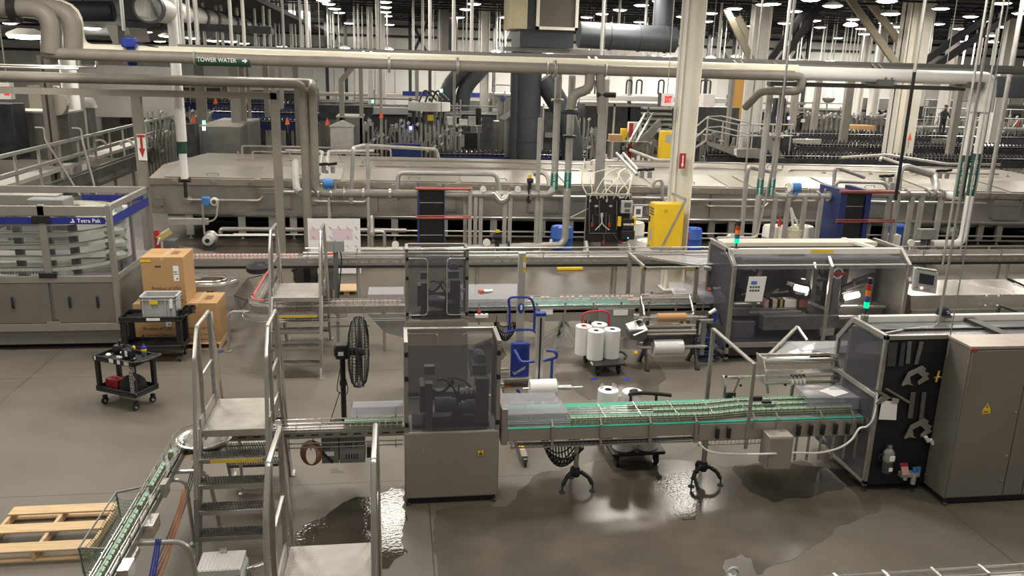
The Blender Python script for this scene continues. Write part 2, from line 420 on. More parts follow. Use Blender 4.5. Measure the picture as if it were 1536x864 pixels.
for(px,py,w_px)in LP:
 Y=min(58,.62*F_PX/w_px);p=at(px,py,Y)
 if p.z>8.6:Y*=3.0/(p.z-5.5);p=at(px,py,Y)
 if first:lamp0 .location=p;first=False
 else:dup(lamp0,loc=p)
p=at(40,53,22.5)
t=thing('low_bay_lamp','large glaring white lamp behind the grey elbow pipes at far left','lamp',p)
MB().lathe([(.2,.16),(.42,.06),(.46,0)],p,n=18).build('housing',WHITE_P,t)
MB().lathe([(.44,0),(.40,-.07),(.1,-.1)],p,n=18).build('lens',LENS_W,t)
RL=emis('roof_light_lens',(1.0,.93,.82),21)
def roof_light(px,py,wx,wy,lab):
 f=on(px,py,0);k=8.9/5.5
 c=Vector((f.x*(1+k),f.y*(1+k),8.9))
 t=thing('roof_light',lab,'ceiling light',c)
 MB().box((c.x-wx/2-.05,c.y-wy/2-.05,8.92),(c.x+wx/2+.05,c.y+wy/2+.05,9.1)).build('housing',WHITE_P,t)
 b=MB();b.box((c.x-wx/2,c.y-wy/2,8.9),(c.x-.05,c.y+wy/2,8.95));b.box((c.x+.05,c.y-wy/2,8.9),(c.x+wx/2,c.y+wy/2,8.95))
 b.build('diffuser',RL,t)
roof_light(925,779,1.3,1.8,'twin roof light mirrored in the wet floor before the conveyor')
roof_light(1030,748,1.2,2.6,'twin roof light mirrored beside the right conveyor foot')
roof_light(592,770,1.4,2.8,'twin roof light mirrored in the puddle by the near stair')
def area(x,y,z,sx,sy,e,col=(1,.94,.84)):
 l=bpy.data.lights.new('hall_fill_light','AREA');l.shape='RECTANGLE';l.size=sx;l.size_y=sy;l.energy=e;l.color=col
 o=bpy.data.objects.new('hall_fill_light',l);COL.objects.link(o);o.location=(x,y,z)
for x,y,e in((-13,5,200),(-4.5,5,160),(4,5,200),(12.5,5,250),(-13,13,260),(-4.5,13,370),(3,14,560),(12.5,13,360),(-13,22,420),(-7,18,260),(12,18.5,300),(-4,26.4,480),(8.5,26.4,380),(19,24,480),(-.5,17,220)):area(x,y,8.8,1.6,1.6,e)  # added area lamps without fixtures, lighting the hall in place of the bays
for x,y in((-15,31),(-13,40),(-20,50)):area(x,y,7.4,1.5,1.5,480)  # extra unseen lamps added to brighten the dark upper left
for y,e in((30,420),(40,650),(50,1100),(58,1500)):  # unseen lamp rows added to brighten the back of the hall
 for x in(-20,-6,8,22,36):area(x,y,8.4,2,2,e)
TREAD=mat('grip_tread',(.16,.155,.145),.55,.6,var=.25,vscale=8)
CHECK=mat('worn_checker_plate',(.40,.375,.335),.45,.4,var=.14,vscale=5,bump=.35,bscale=55)
def crossover(name,label,x0,x1,yc,zp,half=.47,run=.55,hr=1.2,nst=4,tape=True):
 t=thing(name,label,'stair',((x0+x1)/2,yc,0))
 ya,yb=yc-half,yc+half
 MB().box((x0,ya,zp-.035),(x1,yb,zp)).box((x0,ya-.005,zp-.09),(x1,ya+.03,zp-.002)).box((x0,yb-.03,zp-.09),(x1,yb,zp-.002)).build('platform',CHECK,t,bev=.006)
 k=MB()
 for x in(x0-.018,x1):k.box((x,ya,zp-.06),(x+.018,yb,zp+.14))
 k.build('kick_plate',STEEL,t)
 for sgn in(-1,1):
  for x in(x0-.035,x1-.005):
   s=MB();y0=yc+sgn*half;y1=yc+sgn*(half+run)
   s.prism([(x,y0,zp+.02),(x,y0,zp-.22),(x,y1-sgn*.09,0.012),(x,y1+sgn*.09,0.012)]if sgn<0 else[(x,y0,zp-.22),(x,y0,zp+.02),(x,y1+sgn*.09,0.012),(x,y1-sgn*.09,0.012)],(.04,0,0))
   s.box((x-.04,y1-.09,0),(x+.08,y1+.09,.014))
   s.build('stringer',STEEL,t,bev=.003)
  for i in range(nst):
   f=(i+1)/(nst+1);z=zp*(1-f);y=yc+sgn*(half+run*f)
   tr=MB();tr.mat(0).box((x0,y-.11,z-.045),(x1,y+.11,z-.005))
   tr.mat(1).box((x0,y-.112 if sgn<0 else y+.09,z-.05),(x1,y-.09 if sgn<0 else y+.112,z))
   tr.mat(0)
   for q in range(22):
    for r_ in range(4):
     tr.cyl((x0+.02+(x1-x0-.04)*(q+.5*(r_%2))/22,y-.075+r_*.05,z-.006),(x0+.02+(x1-x0-.04)*(q+.5*(r_%2))/22,y-.075+r_*.05,z+.012),.012,6,.007)
   st=tr.build('step',[TREAD,STEEL],t)
   if tape and sgn<0 and i==0:
    MB().box((x0+.12,y-.118,z-.046),(x1-.06,y-.112,z-.006)).build('warning_tape',YEL_T,st)
 for x in(x0-.015,x1+.015):
  h=MB();zt=zp+hr;r_=.024;ia,ib=ya+.22,yb-.12
  p=[(x,ya-run*.80,zp*.50),(x,ya-run*.05,zt-.32),(x,ia-.03,zt),(x,ib,zt),(x,yb+run*.15,zt-.45),(x,yb+run*.9,.30)]
  h.pipe(p,r_,.03,8)
  h.build('handrail',STEEL_T,t)
  q=MB();q.pipe([(x,ia+.06,zt-.62),(x,ib-.02,zt-.62)],.018,n=8)
  q.build('mid_rail',STEEL_T,t)
  for y in(ia,ib):
   MB().box((x-.022,y-.022,zp-.02),(x+.022,y+.022,zt-.02)).build('post',STEEL,t,bev=.003)
  lo=MB();lo.bar((x,ya-run*.80,zp*.52),(x,ya-run*.97,.16),.045,.045);lo.build('rail_foot',STEEL_D,t)
 return t
crossover('crossover_stair','steel crossover stair at left straddling the lower conveyor, yellow tape on its top step',-2.27,-1.51,9.57,1.36,half=.47,run=.52)
crossover('crossover_stair','nearest crossover stair at the bottom edge, checker plate deck seen from above',-.97,-.21,6.1,1.36,half=.48,run=.52)
crossover('crossover_stair','rear crossover stair over the back conveyor, behind the pedestal fan',-2.26,-1.40,15.3,1.36,half=.52,run=.60)
def motor(b,c,r,L,ax):
 c=Vector(c);a=Vector(ax).normalized()
 b.cyl(c-a*L/2,c+a*L/2,r,16);b.cyl(c+a*L/2,c+a*(L/2+.05),r*.85,16)
 for k in range(6):b.cyl(c-a*(L/2-.04-k*L/8),c-a*(L/2-.05-k*L/8),r*1.07,16)
GUTS=mat('machine_body_grey',(.20,.20,.195),.4,.5,var=.2,vscale=5)
MOTORM=mat('motor_grey',(.17,.18,.18),.45,.2)
def tower(name,label,x0,x1,yf,yb,zc,zt,near):
 t=thing(name,label,'machine',((x0+x1)/2,(yf+yb)/2,0))
 c=MB();c.box((x0,yf,.10),(x1,yb,zc));c.build('cabinet',STEEL_P,t,bev=.008)
 MB().box((x0+.03,yf+.04,.02),(x1-.03,yb-.04,.1)).build('plinth',BLACK,t)
 for x in(x0+.05,x1-.05):
  for y in(yf+.04,yb-.05):MB().lathe([(.035,0),(.035,.015),(.012,.03),(.012,.1)],(x,y,0),n=10).build('foot',DARK,t)
 if near:
  d=MB();d.slab((x0+.012,yf-.006,.115),(x1-.012,yf-.006,.115),(x1-.012,yf-.006,zc-.015),(x0+.012,yf-.006,zc-.015),-.012)
  dd=d.build('front_panel',STEEL_P,t,bev=.004)
  for(px,py)in((635,677),(721,672)):
   q=at(px,py,yf-.02);MB().cyl((q.x,yf-.035,q.z),(q.x,yf,q.z),.013,10).build('lock',STEEL_B,dd)
  q=at(721,679,yf-.02);w=MB();w.box((q.x-.036,yf-.026,q.z-.034),(q.x+.036,yf-.020,q.z+.034));wl=w.build('warning_label',YELLOW,dd)
  h=MB();h.prism([(q.x-.012,yf-.027,q.z+.006),(q.x+.012,yf-.027,q.z+.006),(q.x,yf-.027,q.z+.028)],(0,.001,0)).box((q.x-.024,yf-.027,q.z-.026),(q.x+.024,yf-.0262,q.z-.004));h.build('print',BLACK,wl)
 else:
  for(xa,xb)in((x0+.015,(x0+x1)/2-.004),((x0+x1)/2+.004,x1-.015)):
   dd=MB().box((xa,yf-.014,.13),(xb,yf,zc-.02)).build('door',STEEL_P,t,bev=.004)
  for px in(625,683):
   q=at(px,486,yf);MB().cyl((q.x,yf-.035,q.z),(q.x,yf,q.z),.014,10).build('lock',STEEL_B,t)
  q=at(675,493,yf);MB().pipe([(q.x-.06,yf-.01,q.z),(q.x-.06,yf-.05,q.z-.02),(q.x+.06,yf-.05,q.z-.02),(q.x+.06,yf-.01,q.z)],.009,.02,6).build('handle',BLACK,t)
  q=at(626,495,yf);MB().box((q.x-.06,yf-.018,q.z-.02),(q.x+.06,yf-.013,q.z+.02)).build('name_plate',PAPER,t)
  for px in(673,679):
   q=at(px,574,yf);MB().box((q.x-.025,yf-.02,q.z-.025),(q.x+.025,yf-.012,q.z+.025)).build('latch',BLACK,t)
  q=at(656,497,yf);MB().prism([(q.x-.03,yf-.016,q.z-.02),(q.x+.03,yf-.016,q.z-.02),(q.x,yf-.016,q.z+.03)],(0,.004,0)).build('warning_label',YELLOW,t)
 w=.05
 ch=.05
 for x in(x0,x1-w):
  MB().box((x,yf,zc),(x+w,yf+w,zt-ch)).build('guard_post',STEEL,t,bev=.004)
  MB().box((x,yb-w,zc),(x+w,yb,zt)).build('guard_post',STEEL,t,bev=.004)
  MB().box((x,yf,zt-w),(x+w,yb,zt)).build('guard_rail',STEEL,t,bev=.004)
 MB().box((x0,yb-w,zt-w),(x1,yb,zt)).build('guard_rail',STEEL,t,bev=.004)
 MB().box((x0,yf if not near else yb-.03,zt-.03),(x1,(yf if not near else yb-.03)+.03,zt+.004)).build('top_bar',STEEL_B,t,bev=.004)
 g=MB();th=.006
 gf=MB().box((x0+w*.5,yf+.005,zc+.01),(x1-w*.5,yf+.011,zt-ch)).build('front_guard',SMOKE,t,smooth=False)
 for x in(x0+.012,x1-.018):
  MB().prism([(x,yf+w,zc),(x,yb-w,zc),(x,yb-w,zt-w),(x,yf+w,zt-w)],(.006,0,0)).build('side_guard',SMOKE,t,smooth=False)
 MB().box((x0+w,yb-.02,zc),(x1-w,yb-.014,zt-w)).build('back_guard',CLEAR,t,smooth=False)
 zl,zh=(zc+.10,zt-ch-.10)if not near else(zc+.25,zt-.07)
 xm=(x0+x1)/2
 for s in(-1,1):
  xe=x0+.06 if s<0 else x1-.06;xi=xm+s*.16
  pts=[(xe,yf-.03,zh),(xi,yf-.03,zh),(xi,yf-.03,zl),(xe,yf-.03,zl)]
  yy=yf-.03 if not near else yb-.04
  pts=[(a_[0],yy,a_[2])for a_ in pts];yw=yf+.01 if not near else yb-.015
  MB().pipe(pts,.011,.07,8).cyl((xe,yy,zh),(xe,yw,zh),.011,8).cyl((xe,yy,zl),(xe,yw,zl),.011,8).build('door_handle',STEEL_B,t)
 for z in(zc+.08,zc+.70,zt-ch-.14):
  for x in(x0+.005,x1-.055):MB().box((x,yf-.02,z),(x+.05,yf,z+.06)).build('hinge',BLACK,t,bev=.004)
 M=MB();ym=(yf+yb)/2
 M.box((x0+.26,yf+.10,zc),(x0+.36,yf+.22,zc+.62));M.box((x1-.30,yf+.12,zc),(x1-.13,yf+.34,zc+.66))
 M.box((x0+.30,ym+.02,zc+.30),(x1-.20,ym+.16,zc+.42));M.box((x0+.24,ym-.1,zc+.05),(x1-.2,ym+.3,zc+.12))
 M.box((x0+.20,yf+.16,zc+.20),(x0+.26,yb-.1,zc+.56));M.box((x0+.6,ym+.1,zc+.1),(x0+.8,yb-.1,zc+.34))
 M.box((x0+.26,ym+.1,zc+.62),(x0+.40,ym+.2,zc+.74));M.box((x1-.33,ym,zc+.66),(x1-.15,ym+.2,zc+.78))
 M.build('machine_frame',GUTS,t,bev=.006)
 M=MB();motor(M,(x0+.50,ym-.12,zc+.30),.10,.22,(1,0,0));motor(M,(x1-.42,ym-.1,zc+.25),.08,.26,(1,0,0));motor(M,(x1-.22,ym+.2,zc+.82),.075,.2,(0,1,0))
 M.build('motors',MOTORM,t)
 M=MB();M.tube(sag((x0+.42,ym-.1,zc+.62),(x0+.75,ym-.12,zc+.22),-.16),.014,6);M.tube(sag((x0+.55,ym,zc+.60),(x1-.35,ym-.05,zc+.50),-.06),.012,6)
 M.tube(sag((x0+.36,ym-.15,zc+.52),(x0+.62,ym-.15,zc+.66),.10),.02,6);M.tube(sag((x0+.70,ym-.2,zc+.60),(x0+.66,ym-.2,zc+.12),-.1),.012,6)
 M.box((x0+.1,yf+.12,zc),(x1-.12,yb-.12,zc+.05))
 M.build('cabling',DARK,t)
 for k in range(5):
  MB().cyl((x0+.74+k*.06,ym-.1,zc+.44),(x0+.74+k*.06,ym-.1,zc+.50+.02*(k%2)),.022,10).build('fitting',WHITE,t)
 return t
tower('carton_divider_machine','near smoked-guard machine with a plain steel front panel beside the near conveyor',.07,1.28,9.54,10.12,1.03,2.24,True)
tower('carton_divider_machine','far smoked-guard machine with double steel doors, behind the near one',.13,1.18,13.12,13.62,1.40,2.62,False)
def carton(name,label,group,top,front):
 t=thing(name,label,'drink carton',(0,0,0),group=group)
 MB().box((-.032,-.024,0),(.032,.024,.082)).build('body',front,t,smooth=False)
 MB().prism([(-.035,-.025,.082),(-.035,.025,.082),(-.035,.012,.094),(-.035,.0,.090),(-.035,-.012,.094)],(.07,0,0)).box((-.035,-.003,.088),(.035,.003,.106)).build('top_flap',top,t,smooth=False)
 return t
def lane(proto,pts,pitch,first=[True]):
 pts=[Vector(p)for p in pts];d=0;out=[]
 for a,b in zip(pts,pts[1:]):
  L=(b-a).length;ang=math.atan2((b-a).y,(b-a).x)
  while d<L:
   out.append((a.lerp(b,d/L),ang));d+=pitch
  d-=L
 return out
def put(proto,spots,used):
 for p,a in spots:
  if proto.name not in used:used.add(proto.name);proto.location=p;proto.rotation_euler=(0,0,a)
  else:dup(proto,loc=p,rotz=a)
USED=set()
ZB=1.02
t=thing('accumulation_conveyor','long three-lane steel conveyor with green belts right of the near guard machine','conveyor',(3.8,9.9,0))
X0,X1,X2=1.33,3.98,6.34
s=MB();s.box((X0+.06,9.575,.84),(X1,9.60,1.005));s.box((X0+.06,10.32,.84),(X1,10.345,1.005));s.box((X0+.06,9.6,.93),(X2,10.32,.95))
s.build('side_panel',STEEL_P,t,bev=.003)
s=MB();s.box((X1,9.56,.76),(X2,9.585,1.0));s.box((X1,10.32,.78),(X2,10.345,1.0));s.box((X1-.03,9.56,.76),(X1,10.34,.84));s.build('deep_side_panel',STEEL_P,t,bev=.003)
s=MB();s.box((X0+.06,9.6,.95),(X2,10.32,1.0));s.box((X0+.06,9.575,1.003),(X2,10.345,1.018));s.build('belt_deck',GREEN_B,t)
s=MB()
for k in range(3):s.box((X0+.06,9.62+k*.18,1.017),(X2,9.745+k*.18,1.0205))
s.build('belt',mat('grey_chain',(.22,.24,.23),.4,.3,var=.3,vscale=30),t)
s=MB();s.box((X0-.02,9.56,.80),(X0+.06,10.35,1.30));s.build('end_plate',STEEL,t,bev=.004)
s=MB()
for x in(1.98,2.63,3.30,3.93,4.75,5.08,5.72,6.18):
 s.box((x-.018,9.54,.74 if x<4 else.90),(x+.018,9.572 if x<4 else 9.555,1.05));s.bar((x,9.555,1.04),(x,9.64,1.10),.018,.018)
s.build('rail_bracket',STEEL,t)
tr=MB()
tr.box((X0+.1,9.585,.745),(X1,9.595,.752));tr.tube([(X0+.1,9.56,.75),(X1,9.56,.75)],.006,6);tr.tube([(X0+.1,9.56,.83),(X1,9.56,.83)],.006,6);tr.tube([(X0+.1,9.72,.75),(X1,9.72,.75)],.006,6)
for k in range(44):
 x=X0+.12+k*.059;tr.tube([(x,9.56,.83),(x,9.56,.75),(x,9.72,.75)],.003,4)
tr.tube([(X1,9.58,.68),(5.0,9.58,.68)],.006,6);tr.tube([(X1,9.58,.75),(5.0,9.58,.75)],.006,6)
for k in range(18):tr.tube([(X1+.02+k*.057,9.58,.76),(X1+.02+k*.057,9.58,.68)],.003,4)
tr.build('cable_basket',STEEL_D,t)
s=MB();s.tube(sag((X0+.2,9.62,.77),(X1,9.62,.77),.015),.014,6);s.tube(sag((X0+.2,9.66,.78),(X1,9.66,.76),.01),.012,6);s.build('cable',GREY_D,t)
def yl(x,y):
 f=max(0,min(1,(x-4.05)/.75));f=f*f*(3-2*f);return y+.085*f
def railpts(y,z,x0,x1,dy0=0.0):return[(x0+(x1-x0)*k/24,yl(x0+(x1-x0)*k/24,y)+dy0*(1-k/24),z)for k in range(25)]
s=MB()
for y,dy in((9.628,.04),(9.735,-.02),(9.815,.05),(9.915,0),(9.99,.02),(10.10,-.05)):
 for z in(1.075,):s.tube(railpts(y,z,X0+.05,X2,dy),.006,6)
 s.tube(railpts(y,1.045,X0+.05,X2,dy),.005,6)
for k in range(9):
 x=1.7+k*.5;s.tube([(x,yl(x,9.62),1.115),(x,yl(x,10.12),1.115)],.006,6)
 for y in(9.62,9.78,9.95,10.12):s.tube([(x,yl(x,y),1.115),(x,yl(x,y),1.045)],.006,6)
s.build('guide_rail',STEEL_B,t)
s=MB()
for x,y in((5.05,9.70),(5.08,9.86),(5.02,10.02),(4.70,10.2)):s.box((x-.07,yl(x,y)-.02,1.02),(x+.07,yl(x,y)+.03,1.14))
s.build('sensor_block',BLACK,t,bev=.005)
gn='green topped cartons on the long three-lane conveyor'
cg=carton('drink_carton','green topped drink carton queued on the long three-lane conveyor',gn,GREEN_C,GREEN_Y)
for(y,xs)in((9.68,2.27),(9.86,3.45),(10.03,3.15)):
 put(cg,lane(cg,[(xs+(6.25-xs)*k/40,yl(xs+(6.25-xs)*k/40,y),ZB)for k in range(41)],.079),USED)
for k in range(8):
 px=[1092,1073,1196,1214,1232,1251,1269,1286][k]
 if k<2:px=[1075,1092][k]
 q=at(px,652,9.55)
 h=MB().box((q.x-.022,9.50,.80),(q.x+.022,9.555,.955)).build('clamp_handle',BLACK,t,bev=.008)
 if k>=2:MB().box((q.x-.014,9.535,.42),(q.x+.014,9.556,.84)).build('flat_bar',STEEL_D,t)
for(px,py)in((864,700),(1056,690)):
 q=at(px,py,9.85);ft=thing('conveyor_foot_stand','black-footed conveyor stand %s'%('under the middle of the long three-lane conveyor' if px<900 else 'below the grey electric box end of the long conveyor'),'stand',(q.x,9.85,0))
 MB().cyl((q.x,9.85,.20),(q.x,9.85,.93),.035,12).build('post',STEEL_T,ft)
 MB().lathe([(.05,.16),(.06,.19),(.06,.25),(.045,.30)],(q.x,9.85,0),n=14).build('collar',BLACK,ft)
 for a in(215,325,90):
  d=Vector((math.cos(R(a)),math.sin(R(a)),0));c=Vector((q.x,9.85,0))
  L=MB();pts=[c+Z_*.24,c+d*.10+Z_*.235,c+d*.19+Z_*.19,c+d*.25+Z_*.10]
  for i in range(3):L.bar(pts[i],pts[i+1],.05,.055-.006*i)
  L.build('leg',BLACK,ft,bev=.01)
  e=c+d*.255;MB().lathe([(.045,0),(.045,.012),(.02,.025),(.012,.03),(.012,.12)],e,n=12).build('foot',DARK,ft)
t=thing('hood_sheet','hazy clear hood covering the left end of the three-lane conveyor','cover',(1.8,9.9,1.05))
a,b,c,d=Vector((1.36,10.28,1.22)),Vector((2.12,10.26,1.22)),Vector((2.22,9.72,1.15)),Vector((1.38,9.72,1.15))
s=MB();s.slab(d,c,b,a,.006);s.slab((1.38,9.70,1.04),(2.23,9.70,1.04),c,d,.006);s.slab(b,a,(1.36,10.30,1.10),(2.14,10.28,1.10),.006);s.slab(c,(2.23,9.70,1.04),(2.20,10.28,1.10),b,.004)
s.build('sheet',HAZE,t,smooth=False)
t=thing('electric_box','grey steel electric box fixed to the front of the three-lane conveyor','box',(5.1,9.45,.4))
s=MB();s.box((4.86,9.30,.42),(5.20,9.555,.90));s.build('body',STEEL_P,t,bev=.008)
MB().box((4.87,9.288,.435),(5.19,9.30,.885)).build('lid',STEEL_P,t,bev=.004)
t=thing('white_hose','white flexible hose looping below the three-lane conveyor to the black panel','hose',(5,9.5,.6))
pts=[at(*q)for q in((1040,655,9.6),(1062,676,9.52),(1100,681,9.5),(1145,681,9.26),(1190,679,9.4),(1228,679,9.4),(1258,672,9.4),(1277,660,9.4),(1289,643,9.4),(1300,640,9.4),(1309,630,9.32),(1314,610,9.32),(1316,588,9.32))]
def smooth_path(pts,n=6):
 out=[]
 P=[pts[0]]+list(pts)+[pts[-1]]
 for i in range(1,len(P)-2):
  for k in range(n):
   t_=k/n;a,b,c,d=P[i-1],P[i],P[i+1],P[i+2]
   out.append(.5*((2*b)+(c-a)*t_+(2*a-5*b+4*c-d)*t_*t_+(3*b-a-3*c+d)*t_**3))
 out.append(pts[-1]);return out
MB().tube(smooth_path(pts),.014,8).build('tube',WHITE,t)
def net_basket(label,c,w,d,h):
 t=thing('net_basket',label,'net',(c[0],c[1],c[2]))
 b=MB();n,m_=12,7
 def P(u,v):
  z=c[2]-h*(1-((2*u-1)**2)*.75)*(1-.55*(2*v-1)**2)
  return Vector((c[0]+(u-.5)*w,c[1]+(v-.5)*d,z))
 for i in range(n+1):b.tube([P(i/n,k/10)for k in range(11)],.011,5)
 for j in range(m_+1):b.tube([P(k/14,j/m_)for k in range(15)],.011,5)
 b.build('net',BLACK,t)
 r_=MB();q=[P(0,0),P(1,0),P(1,1),P(0,1)]
 r_.tube([P(0,k/6)for k in range(7)],.012,6);r_.tube([P(1,k/6)for k in range(7)],.012,6);r_.build('rim',BLACK,t)
 s_=MB()
 for(u,v)in((0,0),(1,0),(1,1),(0,1)):s_.tube([P(u,v),P(u,v)+Vector((0,0,.22))],.008,5)
 s_.build('strap',BLACK,t)
net_basket('black catch net slung under the left part of the three-lane conveyor',(2.22,10.05,.62),.50,.45,.40)
net_basket('black catch net slung under the rear conveyor beside the lift mast',(2.15,15.5,.62),.42,.40,.42)
t=thing('carton_conveyor','narrow chain conveyor running left from the near guard machine, turning towards the viewer','conveyor',(-2,9.9,0))
s=MB();yc,xl=9.92,-2.66
chain=mat('steel_chain',(.42,.42,.40),.35,.6,var=.3,vscale=40)
s.box((-2.40,yc-.06,.955),(.07,yc+.06,.972));s.box((xl-.06,6.3,.955),(xl+.06,9.66,.972))
c0=Vector((-2.40,9.66,0));A1=arc((c0 .x,c0 .y,.972),.20,90,180,8);A2=arc((c0 .x,c0 .y,.972),.32,90,180,8)
for i in range(8):s.slab(A1[i],A1[i+1],A2[i+1],A2[i],-.017)
s.build('chain',chain,t)
s=MB()
for y in(yc-.085,yc+.075):
 s.box((-2.40,y,.86),(.07,y+.012,.952))
for x in(xl-.085,xl+.075):s.box((x,6.3,.86),(x+.012,9.62,.952))
s.box((-2.4,yc-.06,.88),(.07,yc+.06,.9));s.box((xl-.06,6.3,.88),(xl+.06,9.62,.9))
s.build('side_beam',STEEL,t)
s=MB()
for k in range(13):
 x=-2.2+k*.18;s.box((x,yc-.092,.90),(x+.10,yc-.085,.915))
s.build('slot',BLACK,t)
s=MB()
for off in(-.075,.065):
 for z in(1.01,1.06):
  s.tube([(-2.40,yc+off,z),(.06,yc+off,z)],.006,6)
  s.tube([(xl+off,6.3,z),(xl+off,9.62,z)],.006,6)
for rr in(.165,.36):s.tube(arc((c0 .x,c0 .y,1.04),rr,80,190,12),.007,6)
for k in range(8):
 x=-2.2+k*.3
 for y in(yc-.085,yc+.075):s.tube([(x,y,.93),(x,y,1.07)],.006,5)
for k in range(11):
 y=6.5+k*.3
 for x in(xl-.085,xl+.075):s.tube([(x,y,.93),(x,y,1.07)],.007,5);s.box((x-.012,y-.012,.98),(x+.012,y+.012,1.02))
s.build('guide_rail',STEEL_B,t)
wh=MB();wh.lathe([(.22,.0),(.30,0),(.33,.01),(.335,.035),(.31,.04),(.28,.02),(.22,.02)],(c0 .x+.02,c0 .y,.98),n=28);wh.lathe([(.20,0),(.26,.02),(.26,.10),(.20,.12)],(c0 .x+.02,c0 .y,.80),n=20)
wh.cyl((c0 .x+.02,c0 .y,.85),(c0 .x+.02,c0 .y,1.02),.03,10);wh.build('turn_wheel',STEEL_B,t)
s=MB();s.tube([(-2.3,yc-.14,.82),(.05,yc-.14,.82)],.008,6);s.tube([(-2.3,yc-.14,.76),(.05,yc-.14,.76)],.008,6)
for k in range(9):s.tube([(-2.2+k*.27,yc-.14,.84),(-2.2+k*.27,yc-.14,.72)],.006,5)
s.build('drip_rail',STEEL_D,t)
s=MB()
for(ya,xo)in((9.1,.42),(7.6,.55),(6.6,.5)):
 s.pipe([(xl,ya,.84),(xl+xo,ya,.84),(xl+xo+.10,ya,0.05)],.026,.16,8);s.lathe([(.06,0),(.06,.012),(.025,.03)],(xl+xo+.10,ya,0),n=12)
s.pipe([(xl,8.9,.84),(xl+.22,8.9,.84),(xl+.26,8.9,.03)],.024,.1,8);s.lathe([(.055,0),(.055,.012),(.025,.03)],(xl+.26,8.9,0),n=12)
s.pipe([(-2.05,10.05,.80),(-2.05,10.05,.03)],.022,.1,8);s.lathe([(.055,0),(.055,.012),(.025,.03)],(-2.05,10.05,0),n=12)
s.build('leg',STEEL_T,t)
s=MB();s.cyl((-2.60,7.3,.80),(-2.60,7.55,.80),.05,12);s.box((-2.60,7.75,.80),(-2.48,8.0,.94));s.box((-2.56,6.9,.86),(-2.46,7.1,1.0));s.box((-2.56,8.35,.92),(-2.50,8.5,1.08));s.build('drive_unit',STEEL_B,t)
for(nm,mt,x,y0,y1,d)in(('blue_cable',BLUE,-2.44,6.4,7.6,.25),('orange_cable',CABLE_O,-2.42,6.4,8.6,.18),('grey_cable',GREY_D,-2.46,6.5,9.4,.15)):
 b=MB()
 for k in range(3):b.tube(sag((x+k*.02,y0,.62),(x+.03+k*.02,y1,.88),d+.03*k),.009,5)
 b.build(nm,mt,t)
b=MB()
for k in range(3):b.tube(arc((-2.35+.01*k,7.0,.62),.13+.012*k,0,360,16,ax='x'),.008,5)
b.build('cable_coil',CABLE_O,t)
gp='green topped cartons on the conveyor running to the viewer'
cg2=carton('drink_carton','green topped drink carton on the narrow conveyor running towards the viewer',gp,GREEN_C,GREEN_Y)
spots=[]
for y in[6.4+.09*k for k in range(17)]+[8.0+.09*k for k in range(3)]+[8.42+.09*k for k in range(6)]+[9.2]:spots.append((Vector((xl-.005,y,.973)),PI/2))
put(cg2,spots,USED)
cg3=carton('drink_carton','green topped drink carton under the small clear lid left of the near guard machine','green topped cartons under the small clear lid',GREEN_C,GREEN_Y)
put(cg3,lane(cg3,[(-.66,yc,.973),(.05,yc,.973)],.075),USED)
t=thing('lid_sheet','small clear lid over the cartons left of the near guard machine','cover',(-.3,10.05,1.1))
s=MB();s.slab((-.63,9.90,1.12),(.06,9.90,1.12),(.06,9.98,1.20),(-.60,9.98,1.20),.005);s.slab((-.60,9.98,1.20),(.06,9.98,1.20),(.06,10.14,1.22),(-.59,10.14,1.22),.005)
s.box((-.62,10.12,1.04),(.06,10.125,1.21))
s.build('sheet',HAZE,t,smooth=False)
s=MB()
for x in(-.55,-.05):s.box((x,10.0,.93),(x+.02,10.015,1.2))
s.build('bracket',STEEL,t)
t=thing('mesh_tray','green mesh catch tray with tubular frame above the wooden pallet','net',(-3,7.9,.7))
q=[on(212,729,.92),on(174,739,.90),on(118,822,.84),on(150,858,.90)]
q[3]=Vector((xl-.1,q[2].y-.15,.90));q[0]=Vector((xl-.1,q[0].y,.92))
MB().tube([q[0],q[1],q[2],q[3]],.012,6).tube([q[1],q[1]+Vector((.02,0,-.3))],.01,6).tube([q[2],q[2]+Vector((.03,0,-.35))],.01,6).build('frame',STEEL_D,t)
b=MB();nu,nv=26,16
def P(u,v):
 a=q[1].lerp(q[2],u);c=q[0].lerp(q[3],u)
 p=a.lerp(c,v);p.z-=.26*math.sin(PI*min(1,.15+.85*v))*(.5+.5*math.sin(PI*u));return p
for i in range(nu+1):b.tube([P(i/nu,k/8)for k in range(9)],.0028,3,caps=False)
for jx in range(nv+1):b.tube([P(k/12,jx/nv)for k in range(13)],.0028,3,caps=False)
for i in range(19):b.tube([q[2].lerp(q[3],i/18),q[2].lerp(q[3],i/18)+Vector((0,.02,-.30))],.0028,3,caps=False)
for i in range(9):b.tube([q[2]+Vector((0,.0,-.035*i)),q[3]+Vector((0,0,-.035*i))],.0028,3,caps=False)
b.build('mesh',GREEN_N,t)
t=thing('conveyor_drive_box','grey vented boxes hung under the conveyor left of the near guard machine','box',(-.9,10.1,.4))
a=at(475,662,10.0);c=at(548,692,10.0)
s=MB();s.box((a.x+.06,9.98,c.z),(a.x+.28,10.25,a.z+.12));s.box((a.x+.29,9.97,c.z),(c.x,10.25,a.z+.12));s.build('housing',GREY_M,t,bev=.006)
s=MB()
for k in range(5):
 for z in(c.z+.06,c.z+.22):s.box((a.x+.37+k*.035,9.965,z),(a.x+.382+k*.035,9.972,z+.07))
for k in range(3):s.box((a.x+.09+k*.03,9.975,c.z+.2),(a.x+.10+k*.03,9.982,c.z+.26))
s.build('vent',BLACK,t)
MB().box((a.x+.10,9.972,c.z+.11),(a.x+.22,9.978,c.z+.17)).build('label',PAPER,t)
